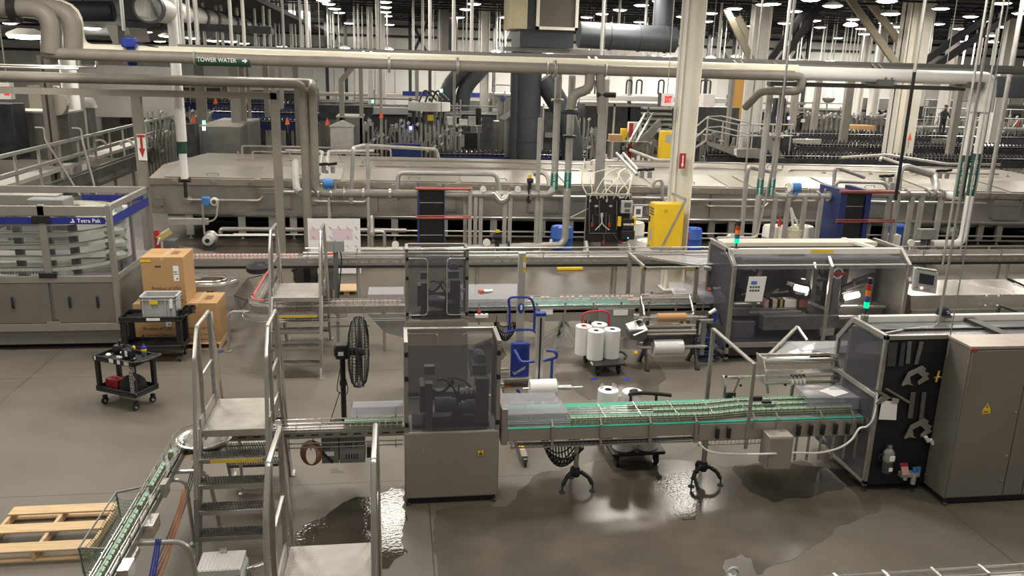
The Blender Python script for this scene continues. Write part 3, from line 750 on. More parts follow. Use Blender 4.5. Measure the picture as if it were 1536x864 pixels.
s=MB();s.bar((a.x-.05,9.99,c.z+.32),(a.x+.20,9.97,c.z+.02),.05,.03);s.box((c.x+.02,10.0,c.z+.05),(c.x+.12,10.2,c.z+.20));s.build('bracket',DARK,t)
MB().box((a.x-.02,10.02,c.z+.36),(a.x+.70,10.2,.86)).build('hanger_plate',STEEL_D,t)
t=thing('cable_coil','brown coiled cable hanging by the grey vented boxes','cable',(-1.1,9.95,.6))
b=MB();c=at(467,681,9.93)
for k in range(7):b.tube([c+Vector(((.07+.012*k)*math.cos(R(x)),.012*k-.04,(.13+.008*k)*math.sin(R(x))))for x in range(0,360,20)],.006,5,closed=True)
b.tube([c+Vector((.02,0,.13)),c+Vector((.05,.05,.32))],.006,5)
b.build('coil',CABLE_O,t)
PX0,PX1,PYF,PYB=6.33,7.24,9.34,10.80
t=thing('wrapping_machine','wrapping machine with the black tool panel and clear film entry at right','machine',(7.2,10,0))
fr=.055
s=MB()
s.box((PX0,PYF,.10),(PX0+fr,PYF+fr,2.27));s.box((PX0,PYF,2.21),(PX1,PYF+fr,2.27))
s.bar((PX0+fr/2,PYF+fr/2,2.24),(PX0+fr/2,10.16,2.24),fr,.07);s.bar((PX0+fr/2,10.16,2.24),(PX0+fr/2,10.50,1.86),fr,.07);s.bar((PX0+fr/2,10.48,1.86),(PX0+fr/2,10.48,.3),fr,fr)
s.bar((PX0+fr/2,PYF,1.40),(PX0+fr/2,10.48,1.40),fr*.8,.07);s.bar((PX0+fr/2,PYF,.14),(PX0+fr/2,10.48,.14),fr,fr)
s.build('frame',STEEL,t,bev=.004)
PANELK=mat('black_tool_panel',(.012,.012,.013),.5)
pn=MB().box((PX0+fr,PYF+.012,.10),(PX1,PYF+.03,2.21)).build('tool_panel',PANELK,t)
s=MB().prism([(PX0+.02,PYF+fr,.16),(PX0+.02,10.46,.16),(PX0+.02,10.46,1.86),(PX0+.02,10.14,2.22),(PX0+.02,PYF+fr,2.22)],(.006,0,0))
s.build('side_door',SMOKE,t,smooth=False)
MB().box((PX0+.04,PYF+.06,.15),(PX0+.06,10.44,1.0)).box((PX0+.7,9.6,1.0),(PX0+.75,10.4,2.0)).box((PX0+.3,9.5,1.25),(PX0+.8,9.56,2.1)).build('inner_plate',STEEL_D,t)
MB().box((PX0+fr,PYF+.05,.12),(9.6,PYB,.2)).build('base',DARK,t)
for x in(PX0+.05,PX1-.05):MB().lathe([(.04,0),(.04,.02),(.014,.03),(.014,.13)],(x,PYF+.05,0),n=10).build('foot',DARK,t)
TOOL=mat('tool_grey',(.16,.16,.155),.45,.3)
def pp(px,py,dy=0.0):return at(px,py,PYF-dy)
def flat(name,pts,material,th=.012,dy=.01,parent=None):
 pl=[pp(x,y,dy)for x,y in pts]
 b=MB();b.prism(pl,(0,-th,0));return b.build(name,material,parent or t,smooth=False)
flat('slotted_bar',[(1361,512),(1367,512),(1364,545),(1358,545)],TOOL,parent=pn);flat('slotted_bar',[(1379,512),(1385,513),(1376,546),(1371,546)],TOOL,parent=pn)
flat('slotted_bar',[(1366,588),(1373,588),(1368,627),(1361,627)],TOOL,parent=pn);flat('slotted_bar',[(1383,588),(1389,588),(1384,630),(1378,630)],TOOL,parent=pn)
flat('cover_plate',[(1333,514),(1346,514),(1342,549),(1330,549)],mat('dark_plate',(.05,.05,.05),.5),parent=pn);flat('cover_plate',[(1352,514),(1358,514),(1354,549),(1347,549)],mat('dark_plate',(.05,.05,.05)),parent=pn)
for(dx,dy)in((0,0),(4,79)):
 flat('forming_plate',[(1352+dx,577+dy),(1362+dx,558+dy),(1383+dx,548+dy),(1389+dx,553+dy),(1386+dx,556+dy),(1394+dx,560+dy),(1390+dx,563+dy),(1393+dx,568+dy),(1377+dx,577+dy),(1376+dx,572+dy),(1384+dx,566+dy),(1376+dx,559+dy),(1364+dx,565+dy),(1366+dx,575+dy),(1370+dx,578+dy),(1360+dx,576+dy),(1353+dx,579+dy)],mat('forming_steel',(.34,.33,.31),.4,.5),dy=.03,parent=pn)
flat('latch_arm',[(1312,583),(1318,585),(1338,597),(1334,598),(1313,587)],STEEL_D,dy=.03,parent=pn);flat('latch_arm',[(1327,583),(1331,582),(1365,602),(1363,605)],STEEL_D,dy=.03,parent=pn)
flat('notched_plate',[(1312,605),(1322,594),(1336,596),(1318,606)],STEEL_D,dy=.05,parent=pn)
pgx=thing('hanging_notice','white sheet of paper hung on the black tool panel','paper',pp(1332,615,.05));pl=[pp(*v,.05)for v in((1323,600),(1346,603),(1344,630),(1318,629))]
MB().prism(pl,(0,-.003,0)).build('sheet',PAPER,pgx,smooth=False)
MB().prism([pp(1338,596,.06),pp(1348,598,.06),pp(1347,604,.06),pp(1337,603,.06)],(0,-.012,0)).build('clip',STEEL_B,pgx)
s=MB();a=pp(1424,512,.03);b_=pp(1406,640,.03);s.tube([a,a.lerp(b_,.4),a.lerp(b_,.7),b_],.01,6);s.tube([a,a.lerp(b_,.18)],.02,8);s.build('air_pipe',STEEL_B,t)
s=MB();c=pp(1406,566,.04);s.cyl(c+Vector((-.05,0,0)),c+Vector((.06,0,0)),.012,8);s.build('valve',STEEL_B,t)
s=MB();s.bar(pp(1409,556,.06),pp(1404,573,.06),.02,.012);s.build('valve_lever',YELLOW,t)
for(px,py)in((1391,658),(1398,662)):
 c=pp(px,py,.06);MB().cyl(c+Vector((-.03,0,.03)),c+Vector((.02,0,-.04)),.026,12).build('cable_gland',WHITE,t)
GLASSJ=mat('grease_grey',(.22,.22,.21),.35)
c=pp(1332,690,.08)
j=MB().lathe([(.065,-.18),(.07,-.16),(.07,-.02),(.062,-.01)],c,n=18).build('oil_jar',mat('oil_jar_clear',(.10,.10,.10),.15,trans=.3),t)
MB().lathe([(.072,-.01),(.072,.12),(.05,.15),(.03,.17),(.03,.22)],c,n=18).build('pump_head',GLASSJ,t)
MB().box((c.x-.03,c.y-.085,c.z+.02),(c.x+.04,c.y-.07,c.z+.09)).box((c.x-.02,c.y-.085,c.z-.13),(c.x+.03,c.y-.075,c.z-.08)).build('jar_label',PAPER,t)
MB().tube(arc((c.x-.09,c.y,c.z+.04),.05,60,300,12,ax='y'),.008,6).tube(arc((c.x,c.y,c.z+.17),.06,20,160,10,ax='y'),.008,6).build('pump_tube',BLACK,t)
c=pp(1362,712,.06);s=MB();s.box((c.x-.12,c.y-.03,c.z-.03),(c.x+.16,c.y+.05,c.z+.04));s.cyl((c.x+.07,c.y-.03,c.z-.13),(c.x+.07,c.y-.03,c.z+.02),.035,12);s.cyl((c.x-.06,c.y-.03,c.z-.06),(c.x-.06,c.y-.03,c.z),.03,12);s.build('air_regulator',mat('alu_grey',(.45,.45,.44),.4,.3),t,bev=.006)
s=MB()
for dx in(.08,.14):s.cyl((c.x+dx,c.y-.01,c.z+.04),(c.x+dx,c.y-.01,c.z+.11),.028,12)
s.build('regulator_knob',BLUE_L,t)
flat('warning_tag',[(1350,695),(1361,694),(1364,712),(1354,713)],mat('pale_red_tag',(.75,.45,.42),.6),dy=.14,th=.004);flat('tag_band',[(1350,695),(1361,694),(1362,699),(1351,700)],RED,dy=.145,th=.004)
s=MB();s.tube(smooth_path([pp(1412,645,.05),pp(1419,660,.05),pp(1415,690,.05),pp(1400,708,.05),pp(1386,712,.05)]),.007,6);s.build('air_line',GREY_D,t)
a=at(1295,478,10.3)
MB().box((a.x-.05,10.27,2.14),(10.6,10.36,2.245)).build('top_rail',WHITE_P,t,bev=.006)
HATCH=clear('roof_hatch_sheet',(.7,.7,.7),.5,.25)
MB().slab((PX0+.06,PYF+.06,2.15),(10.5,PYF+.06,2.15),(10.5,10.27,2.15),(PX0+.06,10.27,2.15),.008).build('roof_sheet',HATCH,t,smooth=False)
MB().box((PX1+.9,PYF,2.15),(PX1+1.05,10.27,2.21)).box((PX0+.05,9.85,2.16),(10.5,9.88,2.19)).build('roof_bar',DARK,t)
MB().box((PX0+.1,10.3,.3),(10.5,10.36,2.1)).build('rear_panel',STEEL_D,t)
def stack_light(name,label,base,cols,H=.42,r=.035,pole=.12,lit=4):
 t=thing(name,label,'signal light',base);b=Vector(base)
 MB().lathe([(.05,0),(.05,.02),(.018,.03),(.018,pole)],b,n=12).build('pole',DARK,t)
 h=H/5
 for i in range(4):
  c=cols[3-i];m_=mat('beacon_'+c[0],c[1],.3)if c[0]!='green' else mat('beacon_green',(.0,.5,.25),.3,emit=(.0,1,.30),estr=1.1)
  MB().cyl(b+Z_*(pole+i*h),b+Z_*(pole+(i+1)*h*.98),r,16).build('lens',m_,t)
 MB().lathe([(r,pole+4*h),(r,pole+5*h-.01),(r*.7,pole+5*h)],b,n=16).build('cap',BLACK,t)
CO=[('red',(.35,.04,.02)),('amber',(.72,.22,.02)),('blue',(.02,.10,.28)),('green',(0,.5,.2))]
q=at(1297,476,10.31)
stack_light('stack_light','stack light with glowing green lens on the front wrapping machine rail',(q.x,10.31,2.245),CO,H=.44)
t2=thing('beacon_block','small steel block at the foot of the front stack light','bracket',(q.x,10.2,2.15));MB().box((q.x-.09,10.2,2.15),(q.x-.01,10.27,2.28)).build('block',STEEL_D,t2,bev=.005)
cp=thing('baseball_cap','black baseball cap lying on the white machine rail','cap',at(1414,472,10.315))
c=at(1414,472,10.315);c.z=2.246
MB().lathe([(.095,0),(.098,.02),(.09,.06),(.07,.09),(.03,.11),(.005,.112)],c,n=20).build('crown',mat('cap_cloth',(.015,.016,.02),.9),cp)
b=MB();n=10;rim=[c+Vector((.095*math.cos(R(200+14*k)),.095*math.sin(R(200+14*k)),.006))for k in range(n+1)];out=[c+Vector((.09*math.cos(R(200+14*k)),-.02+.15*math.sin(R(200+14*k)),-.002))for k in range(n+1)]
for k in range(n):b.slab(rim[k],out[k],out[k+1],rim[k+1],.006)
b.build('brim',mat('cap_cloth',(.015,.016,.02),.9),cp)
b=MB();b.lathe([(.026,0),(.026,.004)],c+Vector((.012,-.085,.055)),axis=(0,-1,.25),n=14);b.build('emblem',GREY_L,cp)
GC=mat('cabinet_bead_blast',(.215,.20,.172),.46,.35,var=.06,vscale=1.2)
GX0,GX1,GYF,GYB,GZ=7.22,9.6,8.87,9.335,2.26
t=thing('control_cabinet','tall steel control cabinet with two doors at the right edge','cabinet',(8.2,9.1,0))
MB().box((GX0,GYF+.02,.11),(GX1,GYB,GZ)).build('body',GC,t,bev=.01)
MB().box((GX0+.04,GYF+.06,.02),(GX1-.04,GYB-.04,.11)).build('plinth',BLACK,t)
MB().box((GX0-.008,GYF,GZ-.035),(GX1,GYB+.01,GZ+.006)).build('roof',mat('cabinet_roof',(.40,.35,.29),.4,.4,var=.12,vscale=3),t,bev=.006)
q=at(1528,620,GYF)
for(xa,xb)in((GX0+.015,q.x-.006),(q.x+.006,q.x+.28),(q.x+.30,GX1-.02)):
 d=MB().box((xa,GYF,.13),(xb,GYF+.022,GZ-.05)).build('door',GC,t,bev=.006)
 if xa<q.x:
  for z in(2.05,1.35,.72,.36):MB().cyl((xb-.05,GYF-.012,z),(xb-.05,GYF,z),.016,10).build('lock',STEEL_B,d)
  c=at(1480,614,GYF);w=MB().prism([(c.x-.055,GYF-.003,c.z-.01),(c.x+.055,GYF-.003,c.z-.01),(c.x,GYF-.003,c.z+.09)],(0,.003,0)).box((c.x-.055,GYF-.003,c.z-.06),(c.x+.055,GYF,c.z-.015)).build('warning_label',YELLOW,d)
  MB().prism([(c.x-.008,GYF-.005,c.z+.005),(c.x+.012,GYF-.005,c.z+.035),(c.x,GYF-.005,c.z+.035),(c.x+.008,GYF-.005,c.z+.07),(c.x-.016,GYF-.005,c.z+.03),(c.x-.002,GYF-.005,c.z+.03)],(0,.002,0)).box((c.x-.04,GYF-.0045,c.z-.045),(c.x+.04,GYF-.003,c.z-.038)).box((c.x-.04,GYF-.0045,c.z-.032),(c.x+.03,GYF-.003,c.z-.026)).build('print',BLACK,w)
  c=at(1462,526,GYF);MB().box((c.x-.055,GYF-.004,c.z-.02),(c.x+.04,GYF,c.z+.02)).build('red_label',RED,d)
for x in(GX0+.06,GX1-.06):MB().lathe([(.045,0),(.045,.02),(.016,.035),(.016,.13)],(x,GYF+.06,0),n=10).build('foot',DARK,t)
t=thing('conduit','white conduit dropping from the roof to the front wrapping machine','conduit',(0,0,0))
a=at(1408,485,10.1);b_=Vector((a.x,10.1,9.2))
MB().pipe([at(1328,500,9.7),at(1360,494,9.9),at(1400,490,10.1),Vector((a.x,10.1,a.z)),b_],.018,.06,8).build('tube',STEEL_T,t)
t=thing('hanging_cable','thin grey cable dropping from the roof beside the black tool panel','cable',(0,0,0))
a=at(1424,512,9.5);MB().tube([a,(a.x,9.5,9.2)],.008,6).build('cable',GREY_M,t)
t=thing('film_unwinder','film guide frame with steel rollers beside the black tool panel','machine',(5.6,10.4,1))
s=MB();a=at(1130,545,9.6);XL=a.x
s.box((XL-.025,9.545,.62),(XL+.025,9.56,a.z));s.box((XL-.025,11.0,.02),(XL+.03,11.05,a.z+.02));s.bar((XL,9.55,a.z),(XL,11.03,a.z+.02),.05,.03);s.box((XL-.08,10.95,0),(XL+.08,11.1,.02))
s.build('side_frame',STEEL,t,bev=.003)
RXa,RXb=at(1143,560,10.5).x,at(1252,560,10.5).x
s=MB()
for x in(RXa-.02,RXb):s.prism([(x,10.35,1.22),(x,10.55,1.22),(x,10.72,1.58),(x,10.5,1.58),(x,10.35,1.40)],(.02,0,0))
s.box((RXa,10.36,1.37),(RXb,10.40,1.43));s.box((RXa,10.64,1.53),(RXb,10.70,1.57))
s.bar((XL,10.45,1.30),(RXa,10.45,1.30),.04,.04);s.bar((RXb,10.62,1.56),(PX0,10.45,1.60),.09,.06);s.box((XL-.02,10.4,1.0),(XL+.02,10.5,1.32))
s.build('roller_frame',STEEL_B,t,bev=.003)
for(y,z,r_)in((10.47,1.53,.035),(10.42,1.30,.018),(10.40,1.22,.028),(10.6,1.46,.03)):
 MB().cyl((RXa,y,z),(RXb,y,z),r_,14).build('roller',STEEL_B,t)
s=MB();xm=at(1197,560,10.4).x
for k in range(4):s.cyl((xm-.10+k*.06,10.40,1.22),(xm-.07+k*.06,10.40,1.22),.055,14)
s.build('pinch_wheel',WHITE,t)
s=MB()
for k in range(4):s.tube(arc((xm-.085+k*.06,10.40,1.26),.07,-10,130,8,ax='x'),.010,6)
s.build('pinch_arm',BLACK,t)
MB().box((xm,10.355,1.395),(xm+.05,10.362,1.415)).build('sticker',YELLOW,t)
s=MB();c=at(1196,490,11.6);s.bar(at(1146,540,10.75),c,.05,.03);s.bar(c,at(1210,510,11.2),.03,.03);s.cyl(at(1146,540,10.75),c,.02,8);s.build('turning_bar',STEEL_B,t)
FX=PX0+.02
tf=MB();A,B,Cc,D=at(1150,540,10.72),at(1212,540,10.72),at(1224,514,11.2),at(1182,512,11.3)
tf.slab(A,B,Cc,D,.003);tf.slab(D+Vector((.02,0,.0)),at(1330,512,10.0),at(1330,532,9.95),at(1200,526,10.95),.003)
tf.build('film_web',FILM,t,smooth=False)
s=MB();s.bar(at(1152,590,10.4),at(1147,556,10.4),.03,.03);s.cyl(at(1110,566,10.4),at(1096,600,10.6),.014,6);s.build('lever',STEEL,t)
for(px,py)in((1111,578),(1178,577),(1089,565)):c=at(px,py,10.3);MB().ball(c,.022,10).build('knob',BLACK,t)
t=thing('tilted_lid','tilted clear lid holding a white notice over the conveyor beside the tool panel','cover',(6,9.9,1.2))
A,B,Cc,D=at(1190,576,10.35),at(1272,577,10.3),at(1300,597,9.75),at(1211,597,9.75)
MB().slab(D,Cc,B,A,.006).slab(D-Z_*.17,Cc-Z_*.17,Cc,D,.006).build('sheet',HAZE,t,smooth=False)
MB().box((A.x-.02,A.y,.98),(A.x+.02,A.y+.03,A.z)).box((B.x-.02,B.y,.98),(B.x+.02,B.y+.03,B.z)).build('bracket',STEEL,t)
tn=thing('notice_sheet','white notice lying on the tilted clear lid','paper',at(1250,588,10.0))
nrm=(Cc-D).cross(A-D).normalized()
def onpl(px,py):
 d=_ray(px,py);k=(D-CAM).dot(nrm)/d.dot(nrm);return CAM+d*k+nrm*.009
MB().slab(onpl(1229,587),onpl(1252,596),onpl(1273,590),onpl(1250,580),.002).build('sheet',PAPER,tn,smooth=False)
def pallet(name,label,x0,x1,y0,y1,zt=.14,nt=3,open_top=True):
 t=thing(name,label,'pallet',((x0+x1)/2,(y0+y1)/2,0))
 n=nt
 for k in range(n):
  w=.135 if nt>3 else.19;y=y0+(y1-y0-w)*k/(n-1)
  MB().box((x0,y,zt-.02),(x1,y+w,zt)).build('deck_board',WOOD,t,bev=.003)
 for x in(x0,(x0+x1)/2-.02,x1-.04):MB().box((x,y0,.018),(x+.04,y1,zt-.021)).build('stringer',WOOD,t,bev=.002)
 for y in(y0,y1-.1):MB().box((x0,y,0),(x1,y+.1,.017)).build('bottom_board',WOOD,t)
 return t
pallet('wooden_pallet','bare pine pallet on the floor at the lower left corner',-4.70,-3.48,8.70,9.72,nt=3)
t=thing('plastic_case','grey plastic case with ribbed lid at the foot of the left crossover stair','case',(-1.93,8.15,0))
s=MB();s.box((-2.18,7.92,.02),(-1.68,8.34,.17));s.build('body',GREY_L,t,bev=.03)
s=MB();s.box((-2.16,7.95,.175),(-1.70,8.32,.25))
for k in range(11):s.box((-2.14+k*.04,7.96,.25),(-2.118+k*.04,8.31,.258))
s.build('lid',mat('case_lid',(.55,.55,.53),.5),t,bev=.015)
MB().box((-2.08,7.905,.06),(-1.80,7.925,.14)).build('window_frame',GREY_M,t,bev=.01)
MB().box((-2.06,7.90,.075),(-1.82,7.907,.125)).build('display_strip',mat('case_label',(.62,.60,.45),.6),t)
MB().box((-1.98,8.28,.255),(-1.90,8.33,.285)).cyl((-1.94,8.30,.25),(-1.94,8.30,.27),.015,8).build('clasp',STEEL_B,t)
s=MB();s.cyl((-1.68,8.15,.12),(-1.58,8.2,.12),.022,10);s.cyl((-1.60,8.17,.12),(-1.50,8.22,.12),.03,10);s.build('connector',STEEL_B,t)
def puddle(label,pts,seed=1,rough=.07,col=(.055,.048,.038),z=.002,bs=30,bump=.2,jig=.05):
 rnd=random.Random(seed);P=[on(x,y,z)for x,y in pts];out=[]
 for i,p in enumerate(P):
  q=P[(i+1)%len(P)];n=max(2,int((q-p).length/.12))
  for k in range(n):
   v=p.lerp(q,k/n);out.append(Vector((v.x+rnd.uniform(-jig,jig),v.y+rnd.uniform(-jig,jig),z)))
 bm=bmesh.new();vs=[bm.verts.new(v)for v in out];f=bm.faces.new(vs)
 if f.calc_center_median()and f.normal.z<0:f.normal_flip()
 bmesh.ops.triangulate(bm,faces=bm.faces[:]);bm.normal_update()
 for f in bm.faces:
  if f.normal.z<0:f.normal_flip()
 me=bpy.data.meshes.new('puddle');bm.to_mesh(me);bm.free()
 m=mat('wet_or_shade_concrete_%d'%seed,col,rough,var=.25,vscale=1.2,bump=bump,bscale=bs,rvar=.05,bdist=.004)
 me.materials.append(m);o=bpy.data.objects.new('puddle',me);COL.objects.link(o)
 tag(o,label,'puddle',kind='stuff');return o
puddle('large wet patch across the floor in front of the three-lane conveyor',[(762,760),(800,712),(905,690),(1010,690),(1085,700),(1200,690),(1285,726),(1318,740),(1322,765),(1260,788),(1232,812),(1190,838),(1150,852),(1120,872),(900,880),(700,880),(655,872),(650,800),(655,765),(700,758)],3,rough=.15,col=(.115,.101,.081),bs=60,bump=.16,jig=.03)
puddle('shiny water pool below the right conveyor foot',[(985,712),(1046,708),(1046,760),(1040,782),(1008,776),(1012,745),(988,735)],4,rough=.06,bs=30,bump=.5,z=.004)
puddle('dark water running across the floor behind the nearest crossover stair',[(432,812),(470,780),(520,752),(580,735),(606,732),(606,748),(608,828),(580,850),(500,850),(450,838)],5,rough=.06,bs=24,bump=.45)
puddle('dark wet patch under the right end of the three-lane conveyor',[(1100,700),(1190,696),(1268,705),(1290,728),(1230,742),(1160,752),(1120,735)],6,rough=.12,col=(.05,.044,.036),z=.004)
puddle('faint wet sheen beside the blue lift at mid floor',[(700,520),(745,505),(760,532),(735,560),(705,565)],7,rough=.08,bs=24,bump=.4,jig=.02)
puddle('wet floor beside the dolly of white rolls',[(832,520),(950,505),(1000,560),(985,590),(880,600),(835,570)],8,rough=.2,col=(.10,.088,.072))
rnd=random.Random(5)
s=MB()
for k in range(17):
 x0,y0=845+rnd.uniform(-6,6),482;x1,y1=780+k*7.5,524-abs(k-7)*1.5
 pts=[on(x0+(x1-x0)*(j/9)**1.3+rnd.uniform(-2.5,2.5),y0+(y1-y0)*j/9,.003)for j in range(10)]
 for a,b in zip(pts,pts[1:]):
  w_=Vector((.012+.014*rnd.random(),0,0));s.quad(a-w_,a+w_,b+w_,b-w_)
 for a,b in zip(pts,pts[1:]):pass
o=s.build('water_run',mat('wet_streak',(.06,.052,.042),.4),smooth=False);tag(o,'fan of dark water runs on the floor left of the white rolls','water',kind='stuff')
s=MB()
for(x0,y0,x1,y1,w)in((1350,868,1360,866,1),):pass
def tape(label,pts,material):
 o=MB().prism([on(x,y,.001)for x,y in pts],(0,0,.002)).build('floor_tape',material,smooth=False);tag(o,label,'tape')
tape('blue tape mark on the floor left of the roll dolly',[(884,568),(897,566),(897,569),(886,571)],BLUE);tape('blue tape mark on the floor right of the roll dolly',[(932,569),(944,566),(945,570),(934,571)],BLUE)
tape('orange tape mark left of the blue lift',[(753,577),(763,575),(766,580),(754,581)],ORANGE);tape('orange tape mark in front of the blue lift',[(792,579),(801,579),(801,581),(792,581)],ORANGE)
tape('blue tape mark behind the cardboard pallet',[(334,506),(345,503),(347,506),(336,509)],BLUE);tape('blue tape mark in front of the cardboard pallet',[(326,528),(335,524),(336,528),(327,530)],BLUE)
tape('dark corner tape mark below the vented boxes',[(497,702),(507,702),(507,706),(515,706),(515,709),(496,709)],GREY_D)
puddle('dark floor strip of painted shade and grime along the foot of the tunnel',[(200,352),(330,380),(600,384),(900,380),(1150,378),(1500,372),(1560,352),(1400,330),(900,335),(400,335)],15,rough=.4,col=(.055,.047,.037))  # shade before the tunnel painted onto the floor, along with grime
c=Vector((-.60,12.05,1.24));t=thing('pedestal_fan','black pedestal fan seen from the side beside the lower conveyor','fan',(-.85,12.05,0))
MB().lathe([(.28,0),(.28,.03),(.10,.06),(.03,.09),(.028,.12)],(-.85,12.05,0),n=24).build('base',BLACK,t)
MB().cyl((-.85,12.05,.1),(-.85,12.05,1.18),.042,14).cyl((-.85,12.05,.7),(-.85,12.05,.78),.055,12).build('pole',BLACK,t)
MB().box((-.95,11.96,1.15),(-.76,12.14,1.38)).cyl((-.97,12.05,1.27),(-.92,12.05,1.27),.10,16).cyl((-.78,12.05,1.26),(-.62,12.05,1.26),.07,14).build('motor_housing',BLACK,t,bev=.02)
MB().box((-.905,11.945,1.22),(-.825,11.955,1.28)).build('label',WHITE,t)
axd=Vector((1,.06,0)).normalized()
bl=MB()
u=Vector((0,1,0));v=Z_
for k in range(3):
 a0=R(120*k+20);pts=[]
 for i in range(7):
  for j_ in range(5):
   rr=.07+.42*i/6;a=a0+R(100)*(j_/4);pts.append(c+axd*(-.05+.10*(j_/4))+(u*math.cos(a)+v*math.sin(a))*rr)
 fs=[(i*5+j_,i*5+j_+1,(i+1)*5+j_+1,(i+1)*5+j_)for i in range(6)for j_ in range(4)];bl.add(pts,fs)
 bl.add([p+axd*.004 for p in pts],[f[::-1]for f in fs])
bl.cyl(c-axd*.08,c+axd*.08,.06,14);bl.build('blade',mat('fan_blade',(.03,.03,.032),.4),t)
g=MB()
for rr,dx in((.54,-.07),(.54,.07),(.545,0)):g.tube([c+axd*dx+(u*math.cos(R(x))+v*math.sin(R(x)))*rr for x in range(0,360,12)],.008,5,closed=True)
for k in range(60):
 a=R(6*k);d=u*math.cos(a)+v*math.sin(a)
 g.tube([c+axd*.15+d*.07,c+axd*.145+d*.30,c+axd*.11+d*.47,c+axd*.03+d*.545,c-axd*.04+d*.545,c-axd*.11+d*.47,c-axd*.15+d*.30,c-axd*.15+d*.07],.0046,3,caps=False)
for rr,dx in((.30,.147),(.42,.125),(.30,-.147),(.42,-.125),(.18,.15),(.18,-.15)):g.tube([c+axd*dx+(u*math.cos(R(x))+v*math.sin(R(x)))*rr for x in range(0,360,15)],.0035,3,closed=True)
g.cyl(c+axd*.14,c+axd*.16,.08,14);g.cyl(c-axd*.16,c-axd*.14,.08,14)
g.build('guard',BLACK,t)
s=MB();s.tube(smooth_path([Vector((-.86,11.99,1.1)),Vector((-.93,11.97,.75)),Vector((-.92,11.97,.62)),Vector((-.80,11.97,.58)),Vector((-.78,11.98,.72)),Vector((-.86,11.99,1.0))]),.007,5);s.tube([(-.90,11.97,.62),(-1.1,11.9,.01)],.007,5);s.build('cord',BLACK,t)
def lift(name,label,x,y,h,blades=True):
 t=thing(name,label,'lift',(x,y,0))
 MB().box((x-.065,y-.05,.08),(x+.065,y+.05,h)).build('mast',mat('lift_mast',(.50,.49,.47),.4,.4,var=.06),t,bev=.008)
 return t
t=lift('roll_lift','tall blue roll lift with grey mast behind the near guard machine',2.17,13.75,2.42)
x,y=2.17,13.75
s=MB();s.box((x-.17,y-.16,.12),(x+.17,y-.055,.80));s.build('drive_cover',BLUE,t,bev=.03)
s=MB()
for k in range(5):s.box((x-.02,y-.168,.52+.045*k),(x+.12,y-.158,.535+.045*k))
s.build('cover_slot',mat('blue_dark',(.01,.02,.14),.5),t)
text('lettering','lower',WHITE,(x-.12,y-.165,.22),(1,0,.6),(-.6,0,1),.11,t)
MB().pipe([(x-.20,y-.05,1.0),(x-.20,y-.05,1.42),(x-.24,y-.05,1.62),(x+.18,y-.05,1.62),(x+.25,y-.05,1.4),(x+.25,y-.05,1.0)],.022,.12,8).pipe([(x-.30,y-.1,.98),(x-.05,y-.06,1.02),(x+.22,y-.06,1.02),(x+.34,y-.06,.9)],.022,.08,8).build('push_handle',BLUE,t)
MB().ball((x,y-.06,1.42),.06,12,1,.5,1.6).build('control_grip',BLUE,t)
MB().box((x-.02,y-.10,1.40),(x+.02,y-.085,1.48)).build('grip_label',WHITE,t)
for z,m_ in((2.32,YELLOW),(2.22,WHITE),(2.12,YELLOW)):MB().box((x+.01,y-.056,z-.05),(x+.062,y-.05,z+.04)).build('mast_sticker',m_,t)
s=MB();s.box((x-.42,y-.25,.10),(x+.2,y+.05,.16));s.box((x-.40,y-.45,.09),(x-.32,y-.2,.15));s.box((x-.45,y-.2,.30),(x-.2,y-.1,.34));s.box((x-.45,y-.2,.2),(x-.2,y-.1,.24));s.build('chassis',STEEL,t,bev=.006)
def caster(b,x,y,r=.05,w=.03):
 b.cyl((x-w/2,y,r),(x+w/2,y,r),r,14);b.box((x-w,y-.01,r),(x-w+.006,y+.03,r*2.2));b.box((x+w-.006,y-.01,r),(x+w,y+.03,r*2.2));b.box((x-w,y-.02,r*2.1),(x+w,y+.04,r*2.35))
for(dx,dy)in((-.36,-.5),(.15,-.2),(-.36,.1)):b=MB();caster(b,x+dx,y+dy);b.build('caster',GREY_D,t)
x,y=2.30,12.45
t=lift('roll_lift','low roll lift with blue tube frame holding a white roll behind the clear hood',x,y,1.68)
MB().box((x-.085,y-.06,1.66),(x+.085,y+.06,1.72)).build('mast_cap',BLUE,t,bev=.01)
MB().box((x-.015,y-.054,.30),(x+.015,y-.0505,1.64)).build('mast_slot',BLACK,t)
MB().pipe([(x-.36,y+.35,.95),(x-.28,y+.1,.82),(x+.15,y+.1,.85),(x+.33,y+.1,.90),(x+.30,y+.1,1.0),(x+.14,y+.1,1.02)],.024,.06,8).pipe([(x+.24,y+.1,.85),(x+.24,y+.1,.34),(x+.34,y+.1,.2),(x+.25,y+.1,.14),(x-.22,y+.1,.16),(x-.34,y+.1,.35)],.024,.1,8).build('push_frame',BLUE,t)
s=MB();s.box((x-.12,y-.12,.06),(x+.12,y+.15,.14));s.box((x-.55,y-1.9,.06),(x-.46,y+.1,.13));s.box((x-.5,y,.06),(x+.4,y+.1,.13));s.box((x+.34,y-1.2,.06),(x+.42,y+.1,.13));s.build('chassis',STEEL_D,t,bev=.006)
MB().box((x-.545,y-1.7,.131),(x-.47,y-1.45,.134)).build('sticker',YELLOW,t)
for(dx,dy)in((-.505,-1.95),(.38,-1.2),(-.505,.1),(.38,.1)):b=MB();caster(b,x+dx,y+dy,.045);b.build('caster',GREY_D,t)
MB().cyl((x-.3,y-.26,.50),(x+.70,y-.26,.50),.018,10).cyl((x+.28,y-.26,.50),(x+.50,y-.26,.50),.045,14).box((x-.08,y-.3,.44),(x-.02,y,.56)).build('mandrel',STEEL_B,t)
t=thing('film_roll','white film roll held on the low lift behind the clear hood','film roll',(x,y-.26,.2))
